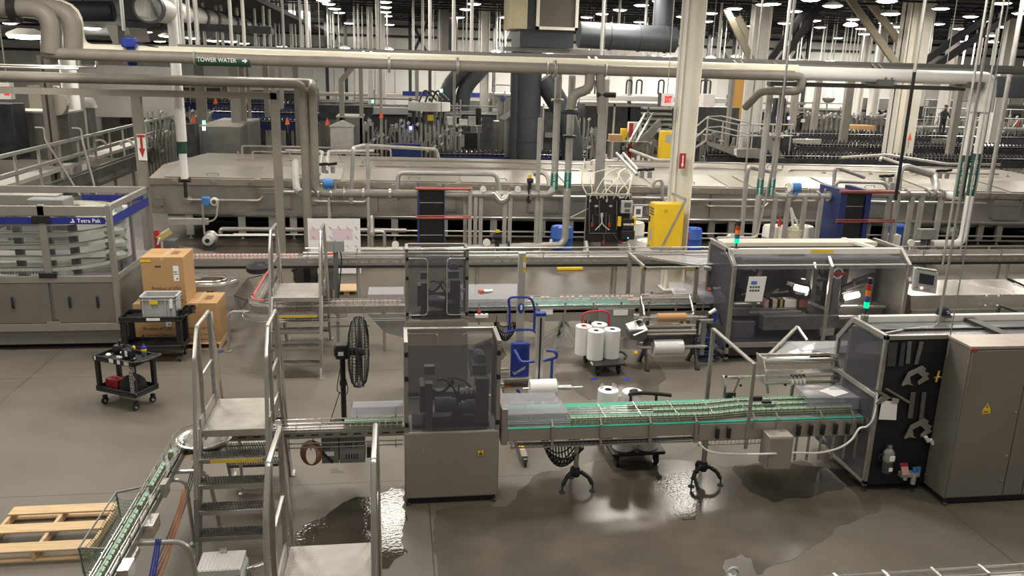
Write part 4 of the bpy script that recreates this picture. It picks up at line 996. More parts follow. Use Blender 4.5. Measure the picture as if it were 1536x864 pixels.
MB().lathe([(.05,-.22),(.15,-.22),(.152,-.21),(.152,.21),(.15,.22),(.05,.22)],(x+.03,y-.26,.50),axis=(1,0,0),n=28).build('roll',WHITE_R,t)
def roll(label,x,y,z,r=.155,h=.55,core=True,flap=False,tag_=False):
 t=thing('film_roll',label,'film roll',(x,y,z))
 MB().lathe([(.05,h-.03),(.05,h),(r-.006,h),(r,h-.006),(r,.006),(r-.006,0),(.0,0)],(x,y,z),n=30).build('roll',WHITE_R,t)
 MB().lathe([(.052,0),(.052,.002),(.0,.002)],(x,y,z+h-.028),n=16).build('core_hole',BLACK,t)
 MB().lathe([(.048,h-.03),(.048,h+.004),(.054,h+.004),(.054,h-.03)],(x,y,z),n=16).build('core',GREY_D,t)
 if flap:
  b=MB();b.slab((x-.12,y+.02,z+h),(x-.06,y+.04,z+h),(x-.07,y+.06,z+h+.09),(x-.12,y+.05,z+h+.05),.003);b.slab((x+.06,y+.03,z+h),(x+.12,y,z+h),(x+.13,y+.02,z+h+.07),(x+.07,y+.06,z+h+.09),.003);b.build('loose_wrap',FILM,t,smooth=False)
 if tag_:MB().box((x-.05,y-.1,z+h+.001),(x+.05,y-.03,z+h+.004)).build('sticker',mat('orange_sticker',(.75,.22,.12),.6),t)
def dolly(label,c,L,W,rotz,handle):
 t=thing('platform_dolly',label,'dolly',(c[0],c[1],0),rotz,world=False)
 MB().box((-L/2,-W/2,.19),(L/2,W/2,.245)).build('deck',BLACK,t,bev=.02,local=True)
 for sx in(-1,1):
  for sy in(-1,1):
   b=MB();caster(b,sx*(L/2-.1),sy*(W/2-.12),.075,.04);b.build('caster',BLACK,t,local=True)
 if handle:
  MB().pipe([(-W*.30,L and W/2-.03,.24),(-W*.30,W/2+.02,.95),(-W*.16,W/2+.02,1.0),(W*.16,W/2+.02,1.0),(W*.30,W/2+.02,.95),(W*.30,W/2-.03,.24)],.02,.1,10).build('push_handle',RED,t,local=True)
  MB().pipe([(L/2,W*.22,.22),(L/2+.16,W*.14,.26),(L/2+.2,W*.02,.2),(L/2+.14,-.02,.16)],.022,.06,8).build('side_bumper',BLACK,t,local=True)
  MB().box((-L/2-.003,-W/2+.10,.195),(-L/2,-W/2+.24,.24)).build('label',WHITE,t,local=True)
 return t
dolly('black flat dolly with red handle carrying four white rolls',(3.88,14.35),.62,.92,R(6),True)
for(x,y,l,tg)in((3.53,14.52,'rear left roll of the four standing on the red-handled dolly',True),(3.86,14.62,'rear right roll of the four standing on the red-handled dolly',False),(3.70,14.22,'front left roll of the four standing on the red-handled dolly',False),(4.03,14.28,'front right roll of the four standing on the red-handled dolly',False)):
 roll(l,x,y,.246,.155,.56,tag_=tg)
dolly('black dolly half hidden beneath the three-lane conveyor',(3.40,10.78),.80,.98,R(2),False)
roll('white roll with loose wrap poking up behind the conveyor lanes',3.12,11.08,.246,.155,.66,flap=True)
roll('white roll under black bag beside the loosely wrapped roll',3.50,11.08,.246,.155,.62)
roll('white roll seen below the conveyor, left of two on the hidden dolly',3.22,10.47,.246,.155,.49);roll('white roll seen below the conveyor, right of two on the hidden dolly',3.56,10.47,.246,.155,.49)
t=thing('black_bag','black strap bag slumped on the white roll behind the conveyor lanes','bag',(3.6,10.95,.85))
b=MB();b.tube(smooth_path([Vector((3.40,10.90,.88)),Vector((3.44,10.92,.90)),Vector((3.62,10.92,.90)),Vector((3.85,10.92,.88)),Vector((4.05,10.92,.85))]),.03,8);b.ball((3.52,11.06,.89),.05,12,1.2,1,.5);b.build('bag',BLACK,t)
MB().tube([(3.40,10.75,.30),(3.42,10.90,.86)],.022,6).tube([(3.78,10.75,.28),(3.82,10.92,.86)],.022,6).build('strap',BLACK,t)
def cbox(label,x0,x1,y0,y1,z0,z1,texts=True,hand=True,side=True):
 t=thing('cardboard_box',label,'box',((x0+x1)/2,(y0+y1)/2,z0))
 MB().box((x0,y0,z0),(x1,y1,z1)).build('body',CARD,t,bev=.006)
 MB().box((x0+.01,(y0+y1)/2-.002,z1),(x1-.01,(y0+y1)/2+.002,z1+.001)).build('flap_seam',CARD_T,t)
 MB().box(((x0+x1)/2-.03,y0-.001,z1-.06),((x0+x1)/2+.03,y1,z1+.002)).build('packing_tape',mat('clear_tape',(.58,.42,.25),.25),t)
 MB().box((x1-.30,y0+.25,z1+.0005),(x1-.16,y0+.55,z1+.0015)).build('top_print',mat('box_print',(.22,.13,.06),.7),t)
 text('print_product','Product of USA',CARD_T,(x0+.16,y0,z0+.30),(1,0,0),(0,0,1),.085,t,bold=.01)
 text('print_maker','Tetra Pak Tubex Inc.',CARD_T,(x0+.20,y0,z0+.17),(1,0,0),(0,0,1),.062,t,bold=.01)
 MB().prism([(x0+.10,y0-.001,z0+.13),(x0+.18,y0-.001,z0+.13),(x0+.14,y0-.001,z0+.20)],(0,.001,0)).build('print_mark',CARD_T,t)
 MB().box((x0+.05,y0-.001,z0+.05),(x1-.05,y0,z0+.075)).build('print_band',mat('box_band',(.26,.12,.05),.7),t)
 if hand:MB().box((x0+.25,y0-.002,z1-.20),(x0+.36,y0,z1-.165)).build('hand_hole',CARD_T,t)
 MB().box((x1-.20,y0-.002,z1-.47),(x1-.10,y0,z1-.17)).build('shipping_label',PAPER,t)
 MB().box((x1-.19,y0-.003,z1-.30),(x1-.13,y0-.002,z1-.28)).box((x1-.19,y0-.003,z1-.34),(x1-.11,y0-.002,z1-.325)).box((x1-.15,y0-.003,z1-.44),(x1-.12,y0-.002,z1-.41)).build('label_print',GREY_D,t)
 return t
pallet('wooden_pallet','pallet under the cardboard boxes beside the glass-sided accumulator',-5.08,-3.47,15.86,16.74,nt=6)
cbox('lower left cardboard box hidden behind the long black cart',-5.06,-4.28,15.9,16.70,.142,.95)
cbox('lower right cardboard box on the pallet behind the left crossover stair',-4.27,-3.49,15.9,16.70,.142,.95)
b=cbox('tall cardboard box stacked on top, behind the grey tote',-4.84,-4.06,15.9,16.70,.953,1.87)
MB().box((-4.845,15.893,1.78),(-4.66,15.898,1.82)).build('yellow_tape',YELLOW,b)
def util_cart(t,L,W,H,zl,loc=True,lip=.07,handle=.18,leg=.07):
 for z,nm in((H,'top_shelf'),(zl,'lower_shelf')):
  b=MB();b.box((-L/2,-W/2,z-lip-.03),(L/2,W/2,z-lip));w=.03
  b.box((-L/2,-W/2,z-lip),(L/2,-W/2+w,z)).box((-L/2,W/2-w,z-lip),(L/2,W/2,z)).box((-L/2,-W/2,z-lip),(-L/2+w,W/2,z)).box((L/2-w,-W/2,z-lip),(L/2,W/2,z))
  b.build(nm,BLACK,t,bev=.008,local=True)
 for sx in(-1,1):
  for sy in(-1,1):
   x=sx*(L/2-leg/2-.01);y=sy*(W/2-leg/2-.01)
   MB().box((x-leg/2,y-leg/2,zl-.05),(x+leg/2,y+leg/2,H-lip)).build('leg',BLACK,t,bev=.012,local=True)
   b=MB();caster(b,sx*(L/2-.09),sy*(W/2-.07),.063,.03);cs=b.build('caster',RUBBER,t,local=True)
   MB().cyl((sx*(L/2-.09)-.017,sy*(W/2-.07),.063),(sx*(L/2-.09)+.017,sy*(W/2-.07),.063),.03,10).build('hub',GREY_L,cs,local=True)
 b=MB();b.tube(fillet([(L/2-.02,-W/2+.03,H-.02),(L/2+handle,-W/2+.05,H+.02),(L/2+handle,W/2-.05,H+.02),(L/2-.02,W/2-.03,H-.02)],.06),.022,8)
 b.slab((L/2-.02,-W/2+.04,H-.03),(L/2+handle*.6,-W/2+.06,H-.01),(L/2+handle*.6,W/2-.06,H-.01),(L/2-.02,W/2-.04,H-.03),.012)
 b.build('handle',BLACK,t,local=True)
t=thing('utility_cart','long black utility cart carrying the grey tote in front of the boxes','cart',(-4.55,15.45,0),0,world=False)
util_cart(t,1.10,.56,.90,.34,lip=.07,handle=.12,leg=.10)
MB().box((-.06,-.284,.83),(.18,-.281,.88)).build('label',PAPER,t,local=True)
t=thing('organiser_tray','black divided tray beside the grey tote on the long cart','tray',(-3.98,15.45,.9))
b=MB();b.box((-4.02,15.28,.92),(-3.82,15.60,.935))
for x in(-4.02,-3.925,-3.83):b.box((x,15.28,.935),(x+.01,15.60,1.0))
for y in(15.28,15.43,15.59):b.box((-4.02,y,.935),(-3.82,y+.01,1.0))
b.build('tray',BLACK,t);
MB().box((-4.16,15.27,.905),(-4.05,15.40,.99)).build('tool_block',DARK,t)
t=thing('plastic_tote','grey stacking tote with yellow label on the long black cart','tote',(-4.45,15.43,.83))
x0,x1,y0,y1,z0,z1=-4.74,-4.06,15.22,15.66,.832,1.27
b=MB();w=.02;f=.03
b.box((x0+f,y0+f,z0),(x1-f,y1-f,z0+w))
for(a,c)in(((x0+f,y0+f),(x1-f,y0+f+w)),((x0+f,y1-f-w),(x1-f,y1-f)),((x0+f,y0+f),(x0+f+w,y1-f)),((x1-f-w,y0+f),(x1-f,y1-f))):b.box((a[0],a[1],z0),(c[0],c[1],z1))
b.build('body',GREY_L,t,bev=.006)
b=MB();
for z,h in((z1-.02,.025),(z1-.07,.012)):
 b.box((x0+.005,y0+.005,z),(x1-.005,y0+f+.005,z+h)).box((x0+.005,y1-f-.005,z),(x1-.005,y1-.005,z+h)).box((x0+.005,y0+.005,z),(x0+f+.005,y1-.005,z+h)).box((x1-f-.005,y0+.005,z),(x1-.005,y1-.005,z+h))
for x in(x0+.06,x0+.20,x0+.46,x1-.16,x1-.10):b.box((x,y0+.008,z0+.02),(x+.02,y0+f+.005,z1-.02))
b.build('rim',GREY_L,t,bev=.004)
MB().box((x0+.19,y0+.003,z1-.14),(x0+.34,y0+.008,z1-.07)).build('yellow_label',YELLOW,t)
MB().prism([(x1-.14,y0+.002,z1-.22),(x1-.08,y0+.002,z1-.22),(x1-.075,y0+.002,z1-.04),(x1-.13,y0+.002,z1-.04)],(0,.006,0)).build('paper_label',PAPER,t)
cx,cy,ang=-4.42,13.26,R(-29)
t=thing('utility_cart','small black two-shelf tool cart with lettered leg on the open floor','cart',(cx,cy,0),ang,world=False)
util_cart(t,.84,.50,.86,.33,lip=.06,handle=.17,leg=.07)
def LW(x,y,z):return Vector((cx+x*math.cos(ang)-y*math.sin(ang),cy+x*math.sin(ang)+y*math.cos(ang),z))
ux,uy=Vector((math.cos(ang),math.sin(ang),0)),Vector((-math.sin(ang),math.cos(ang),0))
for(x,w_,m_)in((-.07,.09,PAPER),(.10,.06,PAPER),(.24,.10,mat('aged_label',(.6,.55,.42),.7)),(-.385,.035,PAPER)):
 MB().box((x,-.2525,.785),(x+w_,-.250,.85)).build('sticker',m_,t,local=True)
dp=MB();dp.box((.326,-.2435,.34),(.412,-.2405,.80)).build('decal_back',mat('decal_white',(.8,.8,.8),.5),t,local=True)if False else None
lt=text('lettering_edge','Fathead',WHITE,LW(.372,-.243,.775),(0,0,-1),tuple(ux),.150,None,bold=.055,depth=.001)
for o_,pr in((lt,t),):o_.parent=pr;o_.matrix_parent_inverse=Matrix.Translation(Vector((cx,cy,0))).__matmul__(Matrix.Rotation(ang,4,'Z')).inverted()
lt=text('lettering','Fathead',mat('decal_navy',(.01,.012,.03),.5),LW(.372,-.243,.775),(0,0,-1),tuple(ux),.150,None,bold=.012,depth=.003)
lt.parent=t;lt.matrix_parent_inverse=(Matrix.Translation(Vector((cx,cy,0)))@Matrix.Rotation(ang,4,'Z')).inverted()
def on_cart(name,label,cat,x,y,z):return thing(name,label,cat,LW(x,y,z),ang,world=False)
q=on_cart('spray_bottle','small bottle with blue cap and yellow collar on the tool cart','bottle',.30,.12,.80)
MB().lathe([(.035,0),(.038,.01),(.038,.10),(.03,.115)],n=16).build('body',mat('bottle_smoke',(.09,.10,.13),.3),q,local=True)
MB().lathe([(.037,.112),(.04,.12),(.04,.15),(.03,.16)],n=16).build('collar',YELLOW,q,local=True)
MB().lathe([(.036,.158),(.036,.19),(.02,.205),(.012,.23),(.012,.24)],n=16).build('cap',mat('cap_blue',(.03,.04,.35),.4),q,local=True)
q=on_cart('tool_bag','black tool pouch with upright handle on the tool cart','bag',.10,.0,.80)
MB().box((-.10,-.07,0),(.08,.07,.17)).build('pouch',BLACK,q,bev=.03,local=True);MB().tube(arc((0,0,.14),.09,20,160,8,ax='y'),.012,6).build('handle',DARK,q,local=True)
MB().box((-.0,-.085,.06),(.045,-.075,.15)).build('tag',PAPER,q,local=True)
q=on_cart('tape_roll','amber tape roll leaning on the black pouch','tape',.16,.05,.97);MB().lathe([(.022,-.015),(.04,-.015),(.04,.015),(.022,.015)],axis=(.3,1,.1),n=18).build('roll',mat('amber_tape',(.55,.36,.08),.35),q,local=True)
q=on_cart('sander','black round power tool at the rear of the tool cart','tool',-.25,.12,.80)
MB().lathe([(.06,0),(.085,.03),(.09,.09),(.07,.14),(.03,.16)],n=18).build('body',BLACK,q,local=True);MB().bar((.02,0,.12),(.07,-.02,.24),.03,.03).build('grip',DARK,q,local=True)
q=on_cart('clamp','chrome and black clamp lying on the tool cart','tool',-.08,.10,.80)
MB().bar((-.08,0,.03),(.12,.03,.06),.04,.04).bar((-.02,-.02,.05),(.02,-.04,.20),.025,.025).bar((.05,0,.05),(.09,0,.17),.05,.03).build('body',BLACK,q,local=True,bev=.005);MB().bar((.03,-.03,.10),(.06,-.03,.19),.02,.02).ball((-.02,-.06,.05),.03,10).build('chrome_jaw',STEEL_B,q,local=True)
q=on_cart('white_puck','white round lid at the left end of the tool cart','lid',-.26,-.08,.80);MB().ball((0,0,.03),.045,14,1,1,.7).build('body',WHITE,q,local=True)
q=on_cart('chrome_socket','pale metal fitting at the middle of the tool cart','tool',.0,-.10,.80);MB().ball((0,0,.03),.04,12,1.4,1,.7).box((-.06,-.02,.0),(.0,.02,.05)).build('body',GREY_L,q,local=True)
q=on_cart('meter','black handheld meter with yellow button on the tool cart','tool',.28,-.04,.802);MB().bar((-.06,-.05,.02),(.12,.05,.02),.06,.03).build('body',BLACK_M,q,local=True,bev=.006);MB().ball((-.01,-.02,.04),.014,8).build('button',YELLOW,q,local=True)
q=on_cart('phone','dark flat phone at the front of the tool cart','phone',.20,-.18,.802);MB().box((-.04,-.07,0),(.04,.07,.012)).build('body',BLACK_M,q,local=True,bev=.005)
q=on_cart('red_case','dark red plastic case on the lower shelf of the tool cart','case',-.22,-.02,.272);MB().box((-.14,-.09,0),(.12,.09,.14)).build('body',RED_D,q,local=True,bev=.012);MB().tube([(-.05,-.02,.14),(-.05,-.02,.17),(.04,-.02,.17),(.04,-.02,.14)],.008,5).build('handle',RED_D,q,local=True)
q=on_cart('cloth_bag','slumped black bag on the lower shelf of the tool cart','bag',.13,.0,.272);MB().lathe([(.19,0),(.21,.06),(.18,.16),(.12,.22),(.05,.25),(.01,.255)],n=20).build('body',mat('black_cloth',(.014,.014,.016),.9,bump=.8,bscale=12),q,local=True)
FRM=mat('frame_steel',(.36,.345,.315),.42,.55,var=.06)
AX0,AX1,AYF,AYB,AZT=-11.0,-5.33,16.0,18.5,2.85
t=thing('accumulator','large glass-sided spiral accumulator with blue stripes at the left edge','machine',((AX0+AX1)/2,17.2,0))
AP=mat('accumulator_panel',(.23,.22,.20),.40,.5,var=.08,vscale=1.5)
MB().box((AX0,AYF+.05,.12),(AX1-.05,AYB-.05,.40)).build('base_skirt',AP,t)
MB().box((AX0,AYF+.3,0),(AX1-.2,AYB-.2,.12)).build('plinth',BLACK,t)
MB().box((AX0,AYF+.02,.38),(AX1-.02,AYB,1.44)).build('base_body',AP,t)
s=MB();s.box((AX0,AYF-.02,.40),(AX1,AYF+.03,.55));s.box((AX0,AYF-.02,1.36),(AX1,AYF+.04,1.49));s.box((AX1-.04,AYF,1.36),(AX1,AYB,1.49));s.box((AX1-.04,AYF,.40),(AX1,AYB,.55));s.build('base_rail',FRM,t,bev=.005)
xs=[at(80,470,AYF).x,at(80,470,AYF).x-2.4,at(80,470,AYF).x-4.4]
edges=[AX1-.02,xs[0],xs[1],AX0]
for k in range(3):
 xa,xb=edges[k+1]+.03,edges[k]-.05 if k==0 else edges[k]-.03
 d=MB();d.prism([(xa+.12,AYF-.012,.56),(xb,AYF-.012,.56),(xb,AYF-.012,1.35),(xa,AYF-.012,1.35),(xa,AYF-.012,.66)],(0,.03,0));dd=d.build('door',AP,t,bev=.004)
 wd=xb-xa
 for fx in(.27,.72):
  b=MB();b.box((xa+wd*fx-.025,AYF-.05,.86),(xa+wd*fx+.025,AYF-.012,1.10));b.build('handle',BLACK,dd,bev=.02)
 b=MB()
 for(dx,z)in((-.08,.44),(0,.44),(.08,.44),(-.08,.50),(0,.50),(.08,.50)):b.cyl((xa-.03+dx,AYF-.03,z),(xa-.03+dx,AYF-.018,z),.012,8)
 b.box((xa-.16,AYF-.024,.40),(xa+.10,AYF-.018,.60));b.build('corner_plate',FRM,t)
s=MB()
s.box((AX1-.08,AYF-.03,.55),(AX1+.02,AYF+.07,AZT));s.build('corner_post',FRM,t,bev=.006)
for x in xs:MB().box((x-.06,AYF-.02,1.45),(x+.06,AYF+.05,AZT)).build('post',FRM,t,bev=.005)
MB().box((AX1-.07,AYF+1.25,1.45),(AX1-.01,AYF+1.31,AZT)).build('post',STEEL_D,t);MB().box((AX1-.07,AYB-.06,.5),(AX1,AYB,AZT)).build('post',STEEL,t)
s=MB();s.box((AX0,AYF-.02,AZT-.20),(AX1,AYF+.05,AZT-.02));s.box((AX1-.08,AYF,AZT-.12),(AX1,AYB,AZT));s.build('top_rail',FRM,t,bev=.005)
MB().box((AX0,AYB-.06,AZT-.14),(AX1,AYB,AZT)).box((AX0,AYF+1.3,AZT-.45),(AX1-1.4,AYF+1.6,AZT-.02)).build('rear_rail',FRM,t,bev=.005)
s=MB();s.box((AX0,AYF-.015,AZT-.36),(AX1-.10,AYF-.008,AZT-.23));s.build('blue_stripe',BLUE_T,t)
MB().box((AX1-.004,AYF+.08,AZT-.40),(AX1+.003,AYB-.06,AZT-.22)).build('blue_stripe',BLUE_T,t)
MB().box((AX1-1.35,AYB-.062,AZT-.30),(AX1-.1,AYB-.055,AZT-.18)).build('blue_stripe',BLUE_T,t)
q=at(107,309,AYF-.016);q.z=AZT-.295
text('lettering','Tetra Pak',WHITE,(q.x+.07,AYF-.0165,q.z),(1,0,0),(0,0,1),.105,t,bold=.012)
MB().prism([(q.x-.06,AYF-.018,q.z-.035),(q.x+.03,AYF-.018,q.z-.035),(q.x-.002,AYF-.018,q.z+.045),(q.x-.02,AYF-.018,q.z+.02),(q.x-.005,AYF-.018,q.z-.015),(q.x-.04,AYF-.018,q.z-.015)],(0,.002,0)).build('emblem',WHITE,t)
for(za,zb)in((AZT-.34,AZT-.20),(1.46,1.56)):
 MB().box((xs[0]-.16,AYF-.045,za),(xs[0]+.16,AYF-.02,zb)).build('hinge_block',BLACK,t,bev=.01)
for k in range(3):
 MB().box((edges[k+1]+.06,AYF+.0,1.49),(edges[k]-.06,AYF+.006,AZT-.36)).build('front_glass',CLEAR,t,smooth=False)
MB().box((AX1-.02,AYF+.08,1.49),(AX1-.014,AYB-.07,AZT-.12)).build('side_glass',CLEAR,t,smooth=False)
BELT=mat('pale_green_belt',(.58,.62,.50),.4,var=.1,vscale=6)
cxr,cyr=-6.55,17.25
for k in range(5):
 z=1.56+k*.22
 b=MB()
 pts=[(AX0,16.30,z),(cxr,16.30,z)]+[Vector((cxr,cyr,z+.10*i/10))+Vector((.95*math.sin(PI*i/10),-.95*math.cos(PI*i/10),0))for i in range(11)]+[(AX0,18.2,z+.11)]
 P=[Vector(p)for p in pts]
 for side in(-.09,.09):
  Q=[]
  for i,p in enumerate(P):
   d=(P[min(i+1,len(P)-1)]-P[max(i-1,0)]).normalized();n_=Vector((-d.y,d.x,0)).normalized();Q.append(p+n_*side)
  for a_,b_ in zip(Q,Q[1:]):b.bar(a_,b_,.02,.06)
 b.build('belt_rail',BELT,t)
 b=MB()
 for i in range(len(P)-1):
  d=(P[i+1]-P[i]).normalized();n_=Vector((-d.y,d.x,0)).normalized()*.075
  d2=(P[min(i+2,len(P)-1)]-P[i]).normalized();n2=Vector((-d2 .y,d2 .x,0)).normalized()*.075
  b.quad(P[i]-n_,P[i]+n_,P[i+1]+n2,P[i+1]-n2)
 b.build('belt',mat('belt_dark',(.20,.20,.18),.5),t)
s=MB()
for x in(-10,-9.1,-8.2,-7.3,-6.75,-6.3):
 s.box((x,16.5,1.45),(x+.14,16.6,2.62))
s.build('belt_support',GREY_D,t)
s=MB()
for k in range(90):s.box((AX0+k*.05,16.16,1.49),(AX0+.02+k*.05,16.2,1.545))
s.build('drive_chain',STEEL_D,t)
s=MB();s.box((-7.2,17.0,2.55),(-6.5,17.5,2.80));s.build('drive_box',GREY_M,t,bev=.03)
s=MB()
for z in(1.6,1.85,2.1,2.35):s.lathe([(.05,0),(.18,.02),(.2,.1),(.12,.16),(.05,.2)],(-5.62,17.0,z),n=16)
s.build('turn_guide',BELT,t)
MB().box((AX1-1.3,AYF+1.7,1.45),(AX1-.3,AYF+2.2,2.5)).build('inner_cabinet',WHITE_P,t,bev=.02)
MB().pipe([(AX1+.02,16.1,1.58),(AX1+.08,16.1,1.58),(AX1+.08,16.1,1.75),(AX1+.02,16.1,1.75)],.012,.03,6).build('side_handle',BLACK,t)
t=thing('fire_cabinet','small red and brass hose post behind the accumulator end','hose post',(-4.9,19,0))
a=at(237,370,19.2);MB().box((a.x-.05,19.15,0),(a.x+.05,19.25,1.75)).build('post',RED,t);MB().bar((a.x,19.2,1.55),(a.x+.28,19.3,1.72),.16,.12).build('hood',mat('brass_tan',(.4,.30,.13),.45),t);MB().bar((a.x+.03,19.08,1.44),(a.x+.09,19.06,1.60),.05,.02).build('tag',WHITE,t)
MB().box((a.x+.12,19.2,0),(a.x+.38,19.5,1.5)).build('cabinet',GREY_D,t)
t=thing('rear_conveyor','steel conveyor with pale cartons right of the far guard machine','conveyor',(3.8,15.7,0))
bx0,bx1,by0,by1=1.20,6.40,15.42,16.05
s=MB();s.box((bx0,by0,.62),(bx1,by0+.025,.90));s.box((bx0,by1-.025,.62),(bx1,by1,.92));s.box((bx0,by0,.80),(bx1,by1,.86));s.build('side_panel',STEEL_P,t,bev=.003)
s=MB();s.box((bx0,by0+.05,.86),(bx1,by1-.05,.93));s.build('belt_deck',mat('teal_belt',(.10,.24,.22),.5),t)
s=MB()
for z in(.98,1.03):
 for y in(by0+.06,by0+.30,by0+.5):s.tube([(bx0,y,z),(bx1,y,z)],.007,5)
s.tube([(bx0,by0-.02,.955),(bx1,by0-.02,.955)],.012,6);s.build('guide_rail',STEEL_B,t)
s=MB()
for k in range(9):
 x=1.6+k*.58;s.box((x-.02,by0-.03,.58),(x+.02,by0,1.02))
s.build('rail_bracket',STEEL,t)
s=MB()
for x in(2.0,3.9,6.0):s.box((x-.03,by0+.1,0),(x+.03,by0+.16,.62));s.box((x-.03,by1-.16,0),(x+.03,by1-.1,.62))
s.build('leg',STEEL,t)
a=at(922,470,by0-.03);MB().box((a.x-.34,by0-.05,.30),(a.x+.42,by0-.002,.88)).build('grey_cover',GREY_M,t,bev=.006)
q=at(931,469,by0-.06);MB().box((q.x-.15,by0-.056,q.z-.06),(q.x+.15,by0-.052,q.z+.06)).build('white_label',PAPER,t)
q=at(820,469,by0-.03);MB().box((q.x-.13,by0-.008,q.z-.05),(q.x+.13,by0-.002,q.z+.07)).build('white_label',PAPER,t)
CW=mat('carton_pale',(.55,.50,.47),.5,var=.25,vscale=30)
cg4=carton('drink_carton','pale pink topped drink carton on the rear conveyor behind the white rolls','pale pink topped cartons on the rear conveyor',PINK,CW)
sp=[(Vector((1.45+.085*k,by0+.16,.932)),0)for k in range(15)]+[(Vector((x,by0+.42,.932)),0)for x in[2.72,2.95,3.05,3.35,3.47,3.58,3.75,3.98,4.07,4.17,4.3,4.42,4.53,4.65,4.74,4.83]]+[(Vector((4.72+.085*k,by0+.16,.932)),0)for k in range(19)]+[(Vector((5.25+.085*k,by0+.42,.932)),0)for k in range(13)]
put(cg4,sp,USED)
t=thing('hood_sheet','clear hood over the rear conveyor right of the far guard machine','cover',(2.0,15.7,1))
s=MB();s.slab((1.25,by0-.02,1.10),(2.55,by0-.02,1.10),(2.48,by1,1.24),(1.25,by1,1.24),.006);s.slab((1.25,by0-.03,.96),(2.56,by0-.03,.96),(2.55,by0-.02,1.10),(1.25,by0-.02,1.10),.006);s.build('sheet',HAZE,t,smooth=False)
t=thing('hood_sheet','clear hood over the rear conveyor entering the rear wrapping machine','cover',(5.9,15.7,1))
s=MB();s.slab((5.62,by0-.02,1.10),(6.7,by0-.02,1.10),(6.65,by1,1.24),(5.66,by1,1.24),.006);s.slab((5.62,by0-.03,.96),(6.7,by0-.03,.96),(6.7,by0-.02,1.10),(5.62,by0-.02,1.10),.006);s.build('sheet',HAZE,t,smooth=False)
for(px,py,lab)in((725,438,'red and white crumpled wrapper on the hood beside the far guard machine'),(1068,437,'red and white crumpled wrapper on the hood by the rear wrapping machine')):
 q=at(px,py,by0+.25);q.z=1.10+.14*(.27/.65)+.012;t=thing('wrapper',lab,'wrapper',q)
 b=MB();b.box((q.x-.09,q.y-.06,q.z),(q.x-.01,q.y+.04,q.z+.06),Matrix.Rotation(.5,3,'Z'));b.build('red_pack',mat('wrapper_red',(.6,.10,.08),.4),t,bev=.01)
 b=MB();b.ball((q.x+.06,q.y,q.z+.035),.05,8,1.5,1,.6);b.ball((q.x+.16,q.y+.03,q.z+.03),.04,8,1,1,.8);b.build('clear_pack',WHITE,t)
q=at(722,472,15.36);t=thing('push_button_station','white button box with red knob hung on the rear conveyor','switch',q)
MB().box((q.x-.13,q.y-.08,q.z-.05),(q.x+.13,q.y+.0,q.z+.03)).build('box',WHITE_P,t,bev=.01);MB().cyl((q.x-.05,q.y-.04,q.z+.03),(q.x-.05,q.y-.04,q.z+.08),.035,12).build('red_button',RED,t);MB().cyl((q.x+.05,q.y-.04,q.z+.03),(q.x+.05,q.y-.04,q.z+.05),.025,12).build('black_button',BLACK,t)
MB().tube(sag((q.x-.13,q.y,q.z),(q.x-.35,q.y+.05,q.z+.08),.06),.01,5).tube([(q.x,q.y,q.z),(q.x,q.y+.06,q.z+.02)],.015,5).build('cord',BLACK,t)
q=at(798,478,15.7);t=thing('cable_loop','black cable loop hanging under the rear conveyor beside the tall lift','cable',q)
MB().tube([q+Vector((.16*math.cos(R(k)),0,.06*math.sin(R(k))))for k in range(0,360,20)],.012,5,closed=True).tube([q+Vector((0,0,.06)),q+Vector((.05,0,.25))],.01,5).build('coil',BLACK,t)
t=thing('pink_carton_conveyor','chain conveyor with pink topped cartons passing under the rear crossover stair','conveyor',(-1.5,15.6,0))
yc,xl=15.62,-2.78
s=MB();s.box((-2.5,yc-.09,.94),(.14,yc+.09,.955));s.box((xl-.09,yc+.3,.94),(xl+.09,18.2,.955))
A1=arc((-2.5,yc+.3,.955),.21,270,180,8);A2=arc((-2.5,yc+.3,.955),.39,270,180,8)
for i in range(8):s.slab(A2[i],A2[i+1],A1[i+1],A1[i],-.015)
s.build('chain',chain,t)
s=MB()
for y in(yc-.11,yc+.10):s.box((-2.5,y,.82),(.14,y+.012,.938))
for x in(xl-.11,xl+.10):s.box((x,yc+.3,.82),(x+.012,18.2,.938))
A2=arc((-2.5,yc+.3,.82),.40,270,180,10)
for i in range(10):s.bar(A2[i]+Z_*.06,A2[i+1]+Z_*.06,.014,.12)
s.build('side_beam',STEEL,t)
s=MB()
for off in(-.09,.09):
 for z in(1.0,1.06):
  s.tube([(-2.5,yc+off,z),(.14,yc+off,z)],.007,5);s.tube([(xl+off,yc+.3,z),(xl+off,18.2,z)],.007,5)
for z in(1.0,1.06):s.tube(arc((-2.5,yc+.3,z),.39,270,180,10),.007,5);s.tube(arc((-2.5,yc+.3,z),.21,270,180,10),.007,5)
for z in(.72,.68):s.tube([(-2.4,yc-.16,z),(.14,yc-.16,z)],.01,5)
for k in range(8):s.tube([(-2.3+k*.33,yc-.12,.66),(-2.3+k*.33,yc-.12,1.08)],.01,5)
for z in(.70,.80):s.tube(arc((-2.5,yc+.3,z),.52,275,175,10),.012,5)
s.build('guide_rail',STEEL_B,t)
RT=mat('red_top_rail',(.62,.13,.11),.5)
s=MB()
for x in(xl+.01,):s.tube([(x-.05,yc+.42,1.075),(x-.05,19.3,1.075)],.020,6)
A=arc((-2.5,yc+.3,1.075),.33,180,262,8);s.tube(A,.02,6);s.build('red_edge',RT,t)
